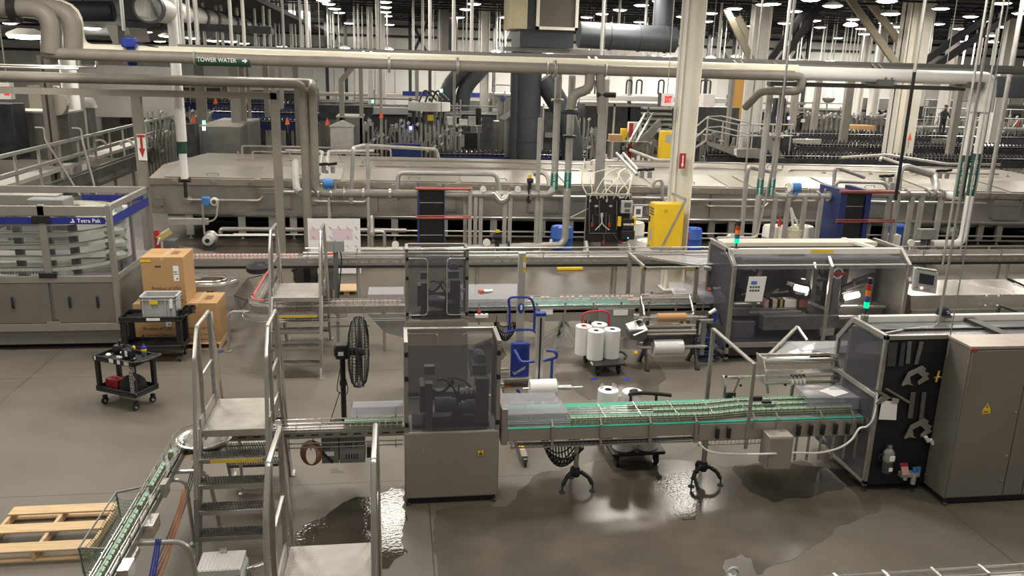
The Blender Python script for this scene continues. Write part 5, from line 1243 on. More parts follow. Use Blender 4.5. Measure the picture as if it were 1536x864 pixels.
s=MB();s.pipe([(xl-.1,15.8,.80),(xl-.5,15.8,.80),(xl-.52,15.75,.04)],.03,.16,8);s.lathe([(.07,0),(.07,.012),(.03,.03)],(xl-.52,15.75,0),n=12);s.box((-1.2,yc-.03,0),(-1.14,yc+.03,.82));s.box((-.3,yc-.03,0),(-.24,yc+.03,.82));s.box((xl-.03,18.0,0),(xl+.03,18.06,.82));s.build('leg',STEEL_T,t)
q=at(573,478,yc-.13);MB().prism([(q.x-.28,yc-.13,.80),(q.x+.48,yc-.13,.80),(q.x+.44,yc-.13,.30),(q.x+.05,yc-.13,.42)],(0,.012,0)).build('drip_sheet',clear('grimy_sheet',(.75,.75,.72),.6,.3),t,smooth=False)
MB().box((-1.3,yc-.15,.55),(-.55,yc-.12,.58)).build('drip_rail',STEEL_D,t)
cg5=carton('drink_carton','pink topped drink carton on the chain conveyor left of the far guard machine','pink topped cartons left of the far guard machine',PINK,CW)
put(cg5,[(Vector((-1.25+.085*k,yc,.956)),0)for k in range(16)],USED)
t=thing('lid_sheet','small clear lid over pink cartons left of the far guard machine','cover',(-.2,15.7,1.1))
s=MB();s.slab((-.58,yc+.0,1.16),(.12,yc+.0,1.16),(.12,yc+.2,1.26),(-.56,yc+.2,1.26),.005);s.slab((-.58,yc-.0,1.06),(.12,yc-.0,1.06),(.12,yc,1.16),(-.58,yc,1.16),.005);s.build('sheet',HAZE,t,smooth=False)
s=MB();s.box((-.3,yc+.12,.94),(-.28,yc+.14,1.22));s.build('bracket',STEEL,t)
net=thing('net_basket','black net hung outside the conveyor bend behind the left crossover stair','net',(-3.1,16.4,.9))
b=MB();A,B,Cc,D=Vector((-2.95,15.9,1.0)),Vector((-3.22,16.2,1.02)),Vector((-3.2,17.6,1.0)),Vector((-2.95,17.9,1.0))
b.tube([A,B,Cc,D],.012,5)
for k in range(15):
 p=B.lerp(Cc,k/14);q_=A.lerp(D,k/14);b.tube([p,p.lerp(q_,.4)-Z_*.28,q_-Z_*.12],.006,4)
for k in range(1,5):b.tube([B-Z_*.06*k,Cc-Z_*.06*k],.006,4)
b.build('net',BLACK,net)
t=thing('long_conveyor','long conveyor with side rails crossing the whole hall before the tunnel','conveyor',(3,18.6,0))
LY=18.35
s=MB();s.box((-7.0,LY,1.10),(24,LY+.04,1.27));s.box((-7.0,LY+.46,1.10),(24,LY+.5,1.27));s.box((-7,LY+.04,1.19),(24,LY+.46,1.23));s.build('side_panel',STEEL,t)
s=MB();s.box((-7,LY-.01,1.04),(24,LY+.07,1.095));s.build('underside',BLACK,t)
s=MB()
for k in range(96):
 x=-2.0+k*.235;s.box((x,LY-.009,1.15),(x+.16,LY,1.20))
s.build('cover_plate',STEEL_B,t)
s=MB()
for y,z in((LY+.02,1.40),(LY+.48,1.40),(LY+.02,1.32)):s.tube([(-2.1,y,z),(24,y,z)],.018,6)
for k in range(24):
 x=-2.0+k*1.08
 for y in(LY+.02,LY+.48):s.box((x-.018,y-.013,1.23),(x+.018,y+.013,1.42))
s.build('guide_rail',STEEL_T,t)
for x in(-4.9,-.9,at(716,425,LY+.1).x,at(922,430,LY+.1).x,7.9,10.4,13,15.6,18):
 s=MB();s.cyl((x,LY+.1,.02),(x,LY+.1,1.08),.035,10).lathe([(.08,0),(.08,.015),(.04,.03)],(x,LY+.1,0),n=12);s.cyl((x,LY+.4,.0),(x,LY+.4,1.08),.035,10)
 s.build('leg',STEEL_T,t)
cg6=carton('drink_carton','pink topped drink carton on the long conveyor behind the cardboard boxes','pink topped cartons behind the cardboard boxes',PINK,PINK)
put(cg6,[(Vector((-5.6+.09*k,LY+.22,1.232)),0)for k in range(38)],USED)
for(x0,x1,lab)in((836,875,'yellow floor guard strip under the low conveyor left of the chemical panel'),(1025,1050,'yellow floor guard strip under the low conveyor beside the white column'),(962,976,'short yellow floor guard strip left of the white column foot')):
 a,b_=on(x0,406,0),on(x1,406,0);t2=thing('floor_guard',lab,'guard',a);MB().box((a.x,a.y,0),(b_.x,a.y+.12,.09)).build('bar',YELLOW,t2,bev=.02)
t=thing('turn_conveyor','shiny round turning conveyor behind the cardboard boxes','conveyor',(-4.2,17.6,0))
cc=Vector((-3.92,17.6,.92));s=MB()
for r_,z in((.30,.0),(.52,.0)):
 pts=[(-5.2,cc.y-r_,cc.z+z),(cc.x,cc.y-r_,cc.z+z)]+[cc+Vector((r_*math.sin(PI*i/10),-r_*math.cos(PI*i/10),z))for i in range(11)]+[(-5.2,cc.y+r_,cc.z+z)]
 for a_,b_ in zip(pts,pts[1:]):s.bar(a_,b_,.02,.10)
 s.tube([Vector(p)+Z_*.1 for p in pts],.012,5)
s.build('side_beam',STEEL_B,t)
s=MB()
for i in range(10):
 a0=lambda r_,i_:cc+Vector((r_*math.sin(PI*i_/10),-r_*math.cos(PI*i_/10),.02))
 s.quad(a0(.30,i),a0(.52,i),a0(.52,i+1),a0(.30,i+1))
s.box((-5.2,cc.y-.52,cc.z),(cc.x,cc.y-.30,cc.z+.02));s.box((-5.2,cc.y+.30,cc.z),(cc.x,cc.y+.52,cc.z+.02));s.box((-5.2,cc.y-.2,cc.z+.12),(cc.x-.2,cc.y+.15,cc.z+.14));s.build('belt',STEEL_B,t)
s=MB();s.box((-4.35,17.55,0),(-4.27,17.63,.88));s.box((-3.98,17.55,0),(-3.92,17.61,.88));s.bar((-4.31,17.59,.3),(-3.95,17.59,.84),.05,.05);s.build('leg',DARK,t)
q=at(388,402,18.15);t=thing('drive_unit','black drum drive hung on the low conveyor beside the rear stair','motor',q);MB().lathe([(.22,0),(.26,.03),(.26,.12),(.2,.16),(.05,.2)],(q.x,18.1,q.z-.08),n=20).build('drum',BLACK,t);MB().box((q.x-.1,18.2,q.z),(q.x+.1,18.35,1.2)).build('bracket',BLACK,t)
t=thing('printed_sheet','large white sheet with pink patches and grey dashes behind the rear stair','board',(-1.65,21.8,0))
a,b_=at(461,328,21.8),at(540,327,21.8)
MB().box((a.x,21.8,.05),(b_.x,21.83,a.z)).build('board',mat('board_white',(.74,.72,.74),.6),t)
PKP=mat('pink_patch',(.66,.52,.58),.6);s=MB()
for(x0,x1,z0,z1)in((.03,.30,.62,.82),(.46,.85,.62,.82),(.78,.98,.10,.28),(.18,.36,.12,.27)):
 W_=b_.x-a.x;H_=a.z-.05;s.box((a.x+W_*x0,21.796,.05+H_*z0),(a.x+W_*x1,21.8,.05+H_*z1))
s.build('pink_print',PKP,t,smooth=False)
s=MB()
for i in range(6):
 for j in range(5):
  x=a.x+.10+i*.225;z=.25+j*.26
  if(i*3+j*5)%7!=3:s.prism([(x,21.794,z+.05),(x+.02,21.794,z+.055),(x+.09,21.794,z-.04),(x+.06,21.794,z-.03)],(0,.002,0))
s.build('grey_dashes',GREY_M,t,smooth=False)
c=Vector((at(504,400,18.05).x,18.05,0));t=thing('scanner_stand','grey box on a dark pole stand before the patterned sheet','stand',c)
MB().cyl(c,c+Z_*1.45,.055,10).lathe([(.2,0),(.2,.02),(.07,.05)],c,n=14).box((c.x-.05,c.y-.05,.4),(c.x+.05,c.y+.05,1.5)).build('pole',GREY_D,t)
MB().box((c.x-.19,17.98,1.50),(c.x+.19,18.12,1.74)).box((c.x-.03,17.965,1.48),(c.x+.03,17.98,1.76)).build('box',GREY_M,t,bev=.02)
MB().box((c.x-.17,17.96,1.44),(c.x-.04,18.0,1.48)).build('red_block',mat('red_orange',(.6,.12,.08),.5),t);MB().tube(smooth_path([c+Vector((.1,-.05,1.52)),c+Vector((.13,-.08,1.3)),c+Vector((.06,-.1,.6)),c+Vector((.02,-.08,.1))]),.015,5).build('cable',BLACK,t)
t=thing('drive_cabinet','grey motor and control boxes behind the rear crossover stair','box',(-2.0,19.2,0))
a=at(440,425,19.2);b_=at(500,395,19.2);MB().box((a.x,19.2,.35),(a.x+.55,19.55,.95)).build('motor_box',GREY_D,t,bev=.04);MB().box((a.x+.60,19.15,.30),(a.x+.95,19.5,.92)).build('control_box',GREY_M,t,bev=.01);MB().box((a.x+.25,19.19,.5),(a.x+.40,19.2,.85)).build('black_panel',BLACK,t)
MB().tube(smooth_path([Vector((a.x,19.1,.8)),Vector((a.x+.3,19.05,1.0)),Vector((a.x+.7,19.1,1.05))]),.05,8).build('duct',GREY_D,t);MB().box((a.x-.1,19.3,0),(a.x+.9,19.4,.35)).build('stand',STEEL_D,t)
MB().prism([(a.x-.02,19.12,.34),(a.x+.16,19.12,.34),(a.x+.02,19.12,.55)],(0,.03,0)).build('wood_wedge',WOOD,t)
t=thing('plywood_platform','small plywood topped step on the floor right of the scanner stand','platform',(-1.2,20.2,0));MB().box((-1.52,19.75,.10),(-1.0,20.4,.13)).build('plywood',WOOD,t);MB().box((-1.32,19.8,0),(-1.18,19.9,.10)).box((-1.48,20.2,0),(-1.05,20.3,.10)).build('block',WOOD,t)
t=thing('unwind_stand','roll unwinding stand with cardboard core and film roll before the rear conveyor','machine',(5.1,14.35,0))
y=14.35
s=MB()
for x in(4.72,5.72):s.box((x-.03,y-.05,.25),(x+.03,y+.05,.95));s.bar((x,y-.22,.03),(x,y,.4),.05,.06);s.bar((x,y+.3,.03),(x,y,.4),.05,.06);s.cyl((x,y-.22,0),(x,y-.22,.04),.05,10);s.cyl((x,y+.3,0),(x,y+.3,.04),.05,10)
s.box((4.72,y-.03,.52),(5.72,y+.03,.58));s.build('frame',DARK,t)
s=MB();s.box((4.75,y+.12,.36),(5.70,y+.2,.78));s.build('back_plate',STEEL_D,t)
for z,yy,r_ in((1.30,y+.30,.035),(.84,y-.02,.035),(.76,y-.08,.028),(.70,y-.1,.022),(1.36,y+.34,.015)):MB().cyl((4.68,yy,z),(5.68,yy,z),r_,12).build('roller',STEEL_B,t)
s=MB()
for x in(4.66,5.64):s.pipe([(x,y,1.05),(x+.02,y+.1,1.1),(x,y+.3,1.35)],.02,.05,6);s.box((x-.04,y-.04,.68),(x+.06,y+.06,1.02))
s.build('arm',STEEL_B,t,bev=.006)
MB().cyl((4.5,y,1.0),(5.9,y,1.0),.022,10).cyl((4.78,y,1.0),(5.62,y,1.0),.065,16).cyl((4.45,y,1.03),(4.55,y,1.03),.05,12).build('mandrel',STEEL_B,t)
MB().lathe([(.05,0),(.086,0),(.086,.56),(.05,.56)],(4.92,y,1.0),axis=(1,0,0),n=22).build('cardboard_core',BROWN,t)
MB().cyl((4.55,y-.05,.42),(5.95,y-.05,.42),.02,10).cyl((4.62,y-.05,.42),(4.80,y-.05,.42),.035,12).cyl((5.48,y-.05,.42),(5.9,y-.05,.42),.04,12).build('lower_mandrel',STEEL_B,t)
MB().box((4.88,y+.36,1.34),(5.32,y+.40,1.38)).cyl((4.9,y+.38,1.36),(4.9,y+.38,1.41),.02,8).build('black_grip',BLACK,t,bev=.008)
s=MB();s.prism([(4.36,y-.14,.62),(4.62,y-.14,.56),(4.70,y-.14,.64),(4.70,y-.14,.82),(4.34,y-.14,.78)],(0,.25,0));s.build('control_box',GREY_D,t,bev=.01)
nt_=thing('instruction_sheet','white tilted instruction sheet on the roll stand box','paper',(4.5,y-.2,.9));A,B,Cc,D=at(951,504,y-.16),at(972,495,y-.16),at(961,478,y+.06),at(938,486,y+.06)
MB().slab(A,B,Cc,D,.005).build('sheet',PAPER,nt_,smooth=False)
n_=(B-A).cross(D-A).normalized()*.007
def bl(u,v):return A.lerp(B,u).lerp(D.lerp(Cc,u),v)+n_
MB().slab(bl(.62,.45),bl(.95,.45),bl(.95,.92),bl(.62,.92),.001).build('black_print',BLACK,nt_,smooth=False);MB().slab(bl(.1,.5),bl(.5,.5),bl(.5,.52),bl(.1,.52),.001).slab(bl(.1,.4),bl(.5,.4),bl(.5,.42),bl(.1,.42),.001).slab(bl(.1,.62),bl(.5,.62),bl(.5,.64),bl(.1,.64),.001).build('text_lines',GREY_M,nt_,smooth=False)
q=at(1064,470,y);s=MB();s.cyl(q,q+Vector((.12,0,.08)),.035,10);s.build('white_valve',WHITE_P,t);MB().box((q.x+.1,y-.03,q.z-.18),(q.x+.16,y+.03,q.z+.02)).build('blue_valve',BLUE,t,bev=.01);MB().tube(sag((q.x+.13,y,q.z),(q.x+.35,y+.2,q.z-.3),-.1),.012,5).build('hose',BLACK,t)
MB().box((5.78,y+.02,.86),(6.15,y+.12,.92)).box((5.86,y+.05,.2),(5.94,y+.1,.86)).build('side_shelf',GREY_M,t)
q=at(953,529,y-.1);MB().ball((q.x,y-.12,q.z),.045,10).build('yellow_knob',YELLOW,t)
t=thing('film_roll','clear film roll on the lower mandrel of the unwinding stand','film roll',(5.15,y-.05,.42));MB().lathe([(.05,0),(.145,0),(.15,.01),(.15,.57),(.145,.58),(.05,.58)],(4.86,y-.05,.42),axis=(1,0,0),n=28).build('roll',mat('film_roll_grey',(.66,.66,.66),.22,var=.05),t)
t=thing('film_guide_frame','steel film guide frame with sheet running into the rear wrapping machine','machine',(5.6,15.9,0))
s=MB();a,b_=at(966,400,15.35),at(945,381,16.9);c_=at(1046,400,15.35)
s.box((a.x-.04,15.33,.1),(a.x+.04,15.38,a.z));s.box((b_.x-.04,16.85,0),(b_.x+.04,16.92,b_.z+.03));s.bar((a.x,15.35,a.z),(b_.x,16.9,b_.z),.05,.05);s.box((c_.x-.04,15.33,.95),(c_.x+.04,15.38,c_.z));s.box((a.x,15.33,a.z-.06),(c_.x,15.38,a.z-.01));s.box((a.x,15.3,.1),(c_.x+.05,15.36,.16));s.box((c_.x-.04,15.33,.1),(c_.x+.04,15.38,1.0));s.cyl((b_.x,16.88,b_.z),(at(1025,383,16.9).x,16.88,b_.z),.03,10)
s.build('frame',STEEL,t)
f_=MB();A,B,Cc,D=at(955,383,16.88),at(1020,382,16.88),at(1110,396,15.6),at(1045,397,15.5);f_.slab(A,B,B.lerp(Cc,.9),D,.004);f_.slab(at(1010,386,16.6),at(1112,385,16.4),at(1112,396,15.7),D,.004);f_.build('film_web',FILM,t,smooth=False)
MB().bar(A,at(1063,402,15.4),.06,.05).cyl(at(1055,401,15.35),at(1066,403,15.35),.05,10).build('turning_bar',STEEL_B,t)
BX0,BX1,BYF,BYB=6.42,10.15,14.5,15.85
t=thing('wrapping_machine','rear glazed wrapping machine with lit inside and stack light beyond the conveyor','machine',(8.3,15.3,0))
fr=.07;zt,zc=2.10,1.93
s=MB()
for x in(BX0,BX1-fr):
 s.box((x,BYF,.06),(x+fr,BYF+fr,zc));s.bar((x+fr/2,BYF+.02,zc),(x+fr/2,BYF+.42,zt+.12),fr,.1);s.box((x,BYB-fr,.06),(x+fr,BYB,zt+.12));s.bar((x+fr/2,BYF+.40,zt+.10),(x+fr/2,BYB,zt+.10),fr,.09);s.box((x,BYF,.10),(x+fr,BYB,.18))
xm=at(1240,470,BYF).x;s.box((xm-.04,BYF-.01,.3),(xm+.03,BYF+.04,zc));s.bar((xm,BYF+.02,zc),(xm,BYF+.2,zt),.06,.05)
s.box((BX0,BYF,.30),(BX1,BYF+.05,.40));s.build('frame',STEEL,t,bev=.005)
s=MB();s.box((BX0,BYF+.34,zt+.02),(BX1,BYF+.44,zt+.13));s.bar((BX0,BYF+.08,zc+.03),(BX1,BYF+.08,zc+.03),.02,.03);s.box((BX0+.3,BYF+.28,zt-.08),(BX1-.1,BYF+.33,zt-.03));s.build('top_rail',WHITE_P,t,bev=.006)
MB().box((BX0+.15,BYF+.95,zt+.04),(BX1-.2,BYB,zt+.13)).build('roof',mat('roof_beige',(.62,.57,.48),.5),t,bev=.01)
MB().box((BX0+.1,BYF+.45,zt-.1),(BX1-.1,BYF+.95,zt-.06)).build('roof_well',GREY_M,t)
MB().box((BX0+.05,BYB-.08,.3),(BX1-.05,BYB-.05,zt)).build('rear_panel',DARK,t)
MB().box((at(1166,372,BYF+.6).x,BYF+.5,zt-.06),(at(1205,372,BYF+.6).x,BYF+.8,zt+.05)).build('roof_box',STEEL_P,t);MB().bar((BX1-.6,BYF+.45,zt+.12),(BX1-.2-.55,BYB,zt+.12),.09,.06).build('roof_bar',WHITE_P,t)
MB().bar((8.55,BYF+.75,zt-.0),(8.95,BYF+.65,zt+.03),.1,.06).build('roof_arm',BLACK,t)
q=at(1234,376,BYF+.33);MB().box((q.x-.24,BYF+.333,zt+.05),(q.x+.24,BYF+.338,zt+.11)).build('yellow_sign',YELLOW,t)
MB().slab((BX0+.08,BYF+.015,zc-.04),(BX1-.08,BYF+.015,zc-.04),(BX1-.08,BYF+.32,zt+.02),(BX0+.08,BYF+.32,zt+.02),.006).build('sloped_glass',SMOKE,t,smooth=False)
MB().box((BX0+.08,BYF+.02,.40),(xm-.05,BYF+.027,zc-.04)).build('glass_door',CLEAR,t,smooth=False);MB().box((xm+.05,BYF+.02,.40),(BX1-.08,BYF+.027,zc-.04)).build('glass_door',CLEAR,t,smooth=False)
MB().prism([(BX0+.03,BYF+.07,.18),(BX0+.03,BYB-.07,.18),(BX0+.03,BYB-.07,zt+.05),(BX0+.03,BYF+.42,zt+.05),(BX0+.03,BYF+.07,zc)],(.008,0,0)).build('side_panel',SMOKE,t,smooth=False)
MB().prism([(BX1-.04,BYF+.07,.18),(BX1-.04,BYB-.07,.18),(BX1-.04,BYB-.07,zt+.05),(BX1-.04,BYF+.42,zt+.05),(BX1-.04,BYF+.07,zc)],(.008,0,0)).build('side_panel',STEEL_D,t,smooth=False)
MB().box((BX0+.1,BYF+.1,.1),(BX1-.1,BYB-.1,.35)).build('base',DARK,t)
s=MB();s.box((6.7,15.0,.80),(8.1,15.6,.95));s.box((7.3,14.8,.55),(8.9,15.5,.85));s.box((6.75,14.95,.35),(7.2,15.5,.7));s.box((8.3,14.9,.9),(8.4,15.0,1.9));s.box((8.75,14.85,.5),(8.9,15.3,1.9));s.box((9.0,15.0,.5),(10.0,15.6,.95));s.box((9.3,15.3,.9),(9.9,15.7,1.8));s.build('works',GUTS,t,bev=.01)
s=MB();s.bar((7.0,15.4,1.55),(8.1,15.2,1.85),.12,.08);s.bar((7.9,15.2,1.45),(8.6,15.0,1.25),.10,.08);s.bar((9.0,15.0,1.35),(9.7,15.0,1.65),.10,.08);s.box((8.0,14.95,1.25),(8.5,15.15,1.42));s.cyl((9.2,14.9,1.5),(9.5,14.9,1.6),.08,12);s.build('arm',DARK,t)
s=MB();s.cyl((6.8,15.2,1.0),(8.2,15.2,1.0),.05,12);s.cyl((8.9,14.8,.80),(9.9,14.8,.80),.05,12);s.cyl((8.9,14.8,1.02),(9.9,14.8,1.02),.04,12);s.bar((7.0,14.85,.93),(8.1,14.85,.93),.03,.04);s.box((8.5,14.7,.45),(8.8,14.8,.6));s.bar((8.2,14.75,1.15),(8.6,14.7,1.0),.06,.06);s.build('roller',STEEL_B,t)
for(px,py,w_,m_)in((1152,452,.16,PINK),(1170,453,.16,mat('amber_pack',(.55,.40,.15),.5)),(1183,450,.30,WHITE_P),(1206,450,.22,mat('red_pack',(.55,.16,.13),.5)),(1161,447,.25,mat('cream_pack',(.6,.52,.38),.5))):
 q=at(px,py,15.1);b=MB();b.box((q.x-w_/2,15.05,.955),(q.x+w_/2,15.25,1.12));b.build('pack',m_,t)
rnd=random.Random(21);b=MB();b2=MB()
for k in range(26):
 p=Vector((rnd.uniform(6.8,9.9),rnd.uniform(14.8,15.5),rnd.uniform(1.0,1.85)));q=p+Vector((rnd.uniform(-.5,.5),rnd.uniform(-.2,.2),rnd.uniform(-.3,.3)));(b if k%3 else b2).bar(p,q,rnd.uniform(.03,.10),rnd.uniform(.02,.06))
b.build('linkage',DARK,t);b2 .build('bright_linkage',STEEL_B,t)
def lamp_tube(p,a_,e):
 q=MB();q.cyl(Vector(p),Vector(p)+Vector(a_),.06,12);o=q.build('work_lamp',emis('work_lamp_lens',(1,.88,.68),34),t);return o
q=at(1193,431,14.95);lamp_tube(q,(.26,0,-.06),5);MB().cyl(q+Vector((.26,0,-.06)),q+Vector((.36,0,-.08)),.05,10).build('lamp_cap',BLACK,t)
q=at(1268,446,14.95);lamp_tube(q,(.28,0,.06),5)
MB().tube(arc(at(1257,410,14.75),.10,0,360,18,ax='y'),.016,6).build('ring',WHITE,t);q=at(1257,411,14.73);MB().box((q.x-.2,14.72,q.z-.03),(q.x+.2,14.74,q.z+.03)).build('red_band',RED,t)
q=at(1135,434,BYF-.01);nn=thing('instruction_sheet','white instruction sheet with pictures on the rear machine glass door','paper',(q.x,BYF,q.z));a,b_=at(1124,415,BYF-.01),at(1146,452,BYF-.01)
MB().prism([(a.x,BYF-.012,a.z),(b_.x,BYF-.012,a.z),(b_.x-.04,BYF-.012,b_.z),(a.x-.04,BYF-.012,b_.z)],(0,.008,0)).build('sheet',PAPER,nn,smooth=False)
MB().box((a.x+.05,BYF-.014,a.z-.16),(a.x+.17,BYF-.0125,a.z-.09)).build('blue_picture',BLUE_L,nn);b=MB()
for i in range(4):
 for j in range(2):b.box((a.x+.03+i*.055,BYF-.014,a.z-.23-j*.07),(a.x+.07+i*.055,BYF-.0125,a.z-.19-j*.07))
b.build('pictures',GREY_D,nn)
for x in(BX0+.04,BX1-.04,xm):MB().lathe([(.05,0),(.05,.02),(.02,.03),(.02,.08)],(x,BYF+.05,0),n=10).build('foot',DARK,t)
MB().box((BX0+.1,BYF-.03,1.30),(BX0+.2,BYF+.02,1.55)).box((BX0+.1,BYF-.02,zc-.35),(BX0+.14,BYF,zc-.28)).build('lock',BLACK,t)
q=at(1105,364,14.95);stack_light('stack_light','stack light with green lens standing on the rear wrapping machine corner',(at(1104,366,14.92).x,14.9,zt+.12),CO,H=.44,r=.05,pole=.12)
MB().pipe([(BX0+.05,BYB-.3,zt+.12),(BX0+.05,BYB-.3,zt+.22),(BX0+.9,BYB-.3,zt+.22),(BX0+1.1,BYB-.3,4.0),(BX0+1.22,BYB-.3,9.3)],.02,.1,6).build('conduit',STEEL_T,t)
t=thing('hose_heap','tangle of dark blue hose on the floor left of the rear wrapping machine','hose',(6.15,14.7,0));rnd=random.Random(9);b=MB()
for k in range(26):
 r_=.10+.14*rnd.random();cx_,cy_=6.12+rnd.uniform(-.10,.10),14.78+rnd.uniform(-.12,.12);z_=.02+.016*k;tl=rnd.uniform(-.35,.35)
 b.tube([Vector((cx_+r_*math.cos(R(a_)),cy_+r_*math.sin(R(a_)),max(.015,z_+tl*r_*math.sin(R(a_+40*k)))))for a_ in range(0,360,24)],.014,5,closed=True)
b.build('hose',mat('dark_blue_hose',(.015,.03,.09),.4),t)
t=thing('operator_panel','operator screen panel on an arm right of the rear wrapping machine','screen',at(1395,420,13.8))
A,B,Cc,D=at(1372,402,13.9),at(1408,409,13.75),at(1404,441,13.75),at(1369,436,13.9);n_=(B-A).cross(D-A).normalized()
if n_.y>0:n_=-n_
MB().prism([A,B,Cc,D],-n_*.12).build('housing',GREY_L,t,bev=.01)
def hp(u,v,e=.004):return A.lerp(B,u).lerp(D.lerp(Cc,u),v)+n_*e
MB().prism([hp(.14,.12),hp(.90,.12),hp(.90,.70),hp(.14,.70)],n_*.006).build('bezel',mat('bezel_silver',(.5,.5,.5),.3,.5),t,smooth=False);MB().prism([hp(.22,.17,.011),hp(.84,.17,.011),hp(.84,.62,.011),hp(.22,.62,.011)],n_*.003).build('screen',mat('screen_dark',(.03,.035,.045),.12),t,smooth=False)
for u,m_ in((.16,RED),(.36,emis('lit_button',(1,.9,.8),4)),(.50,mat('orange_button',(.7,.2,.05),.4)),(.64,GREY_M)):b=MB();b.cyl(hp(u,.82),hp(u,.82)+n_*.02,.016,10);b.build('button',m_,t)
b=MB();c=hp(.5,.5,-.12);b.bar(c,c+Vector((-.1,.25,-.12)),.06,.06);b.bar(hp(.1,.0,-.06),hp(.95,.0,-.06)+Z_*.02,.14,.02);b.bar(c+Vector((-.1,.25,-.12)),(10.15,14.55,c.z-.12),.06,.06);b.build('arm',STEEL_D,t)
t=thing('tunnel_cover','long low steel covered tunnel running right behind the front wrapping machine','machine',(15,15.5,0))
s=MB();a=at(1415,418,15.85);xs_=10.35;xe=20
s.prism([(xs_,14.68,1.28),(xs_,15.85,1.30),(xs_,15.85,.5),(xs_,14.62,.5),(xs_,14.62,1.05)],(xe-xs_,0,0));s.build('cover',mat('cover_steel',(.52,.49,.44),.26,.88,var=.2,vscale=1.0,rvar=.1),t)
MB().box((xs_,14.56,.62),(xe,14.62,1.0)).build('front_panel',STEEL_D,t);MB().box((10.25,14.3,.55),(xe,14.4,.60)).box((10.25,14.3,.40),(xe,14.34,.55)).build('side_rail',STEEL_P,t)
b=MB()
for(px,py)in((1480,444),(1498,444),(1478,458),(1496,458)):q=at(px,py,14.55);b.ball((q.x,14.55,q.z),.02,8)
b.build('bolt',WHITE,t)
s=MB();s.box((11,15,0),(11.1,15.1,.5));s.box((15,15,0),(15.1,15.1,.5));s.build('leg',STEEL_D,t)
b=MB();a=at(1511,418,14.9);b.bar(a,at(1560,440,14.6),.08,.05);b.build('black_handle',BLACK,t);b=MB();b.bar(at(1518,424,14.75)+Vector((0,-.06,0)),at(1532,430,14.65)+Vector((0,-.06,0)),.04,.03);b.build('white_strip',WHITE,t)
b=MB();b.bar(at(1500,459,13.6),at(1545,474,13.2),.05,.04);b.bar(at(1500,459,13.6),at(1494,474,13.6),.05,.04);b.build('brace',DARK,t)
t=thing('near_conveyor_rail','steel conveyor rails crossing the bottom right corner','conveyor',(5,7.4,0))
a,b_=at(1192,868,6.2),at(1560,853,6.2);s=MB()
for dz in(0,-.06):s.tube([Vector((a.x-1,6.2,a.z+dz)),Vector((b_.x+1,6.2,a.z+dz))],.012,8)
s.tube([Vector((a.x-1,6.08,a.z)),Vector((b_.x+1,6.08,a.z))],.012,8)
for k in range(9):x=a.x-.6+k*.5;s.box((x-.015,6.07,a.z-.14),(x+.015,6.22,a.z+.02))
s.build('guide_rail',STEEL_B,t);MB().box((a.x-1,6.06,a.z-.22),(b_.x+1,6.24,a.z-.13)).build('beam',STEEL,t);MB().box((a.x+.2,6.1,0),(a.x+.26,6.2,a.z-.2)).box((b_.x+.2,6.1,0),(b_.x+.26,6.2,a.z-.2)).build('leg',STEEL,t)
q=on(1100,858,.06);t=thing('floor_drain_hose','grey hose end spilling water on the floor at the bottom edge','hose',q);b=MB();b.tube(arc((q.x,q.y,.05),.06,0,340,14,ax='y'),.02,6);b.tube([(q.x-.05,q.y,.04),(q.x-.05,q.y-.8,.04)],.03,8);b.build('hose',GREY_L,t)
puddle('clear splash of water around the hose end at the bottom edge',[(1083,868),(1092,842),(1112,832),(1133,840),(1142,868)],12,rough=.04,col=(.20,.19,.17),z=.006,bs=18,bump=.6)
def TY(x):return 26.7-(x+7.5)*.046
def TT(x):return 1.94-(x+7.5)*.0036
t=thing('tunnel','long stainless tunnel machine with lidded roof stretching across the hall','machine',(7,29,0))
TX0,TX1=-7.65,25.0
def hexa(b,xa,xb,ya,yb,za,zb):
 vs=[]
 for(x,y,z)in((xa,ya,za),(xb,ya,za),(xb,yb,za),(xa,yb,za),(xa,ya,zb),(xb,ya,zb),(xb,yb,zb),(xa,yb,zb)):vs.append((x,TY(x)+y,TT(x)+z))
 b.add(vs,[(0,3,2,1),(4,5,6,7),(0,1,5,4),(1,2,6,5),(2,3,7,6),(3,0,4,7)])
b=MB();hexa(b,TX0,TX1,.05,6.3,-1.02,-.02);b.build('body',TUNNEL_F,t)
b=MB();hexa(b,TX0,TX1,0,.06,-.20,.0);b.build('port_band',TUNNEL,t,bev=.006)
vs=[]
b=MB()
for x in(TX0,TX1):
 c=.55 if x==TX0 else 0
 vs.append([(x,TY(x),TT(x)),(x-.10*(c>0),TY(x)+2.1,TT(x)+.18),(x+c,TY(x)+5.8,TT(x)+.20),(x+c,TY(x)+6.3,TT(x)-.02),(x,TY(x)+.05,TT(x)-.02)])
b.add(vs[0]+vs[1],[(0,1,6,5),(1,2,7,6),(2,3,8,7),(4,3,2,1,0),(5,6,7,8,9),(3,4,9,8)])
b.build('roof',TUNNEL,t,smooth=False)
LID=mat('lid_steel',(.38,.355,.31),.36,.5,var=.15,vscale=.8,rvar=.1)
x=TX0+.45;k=0
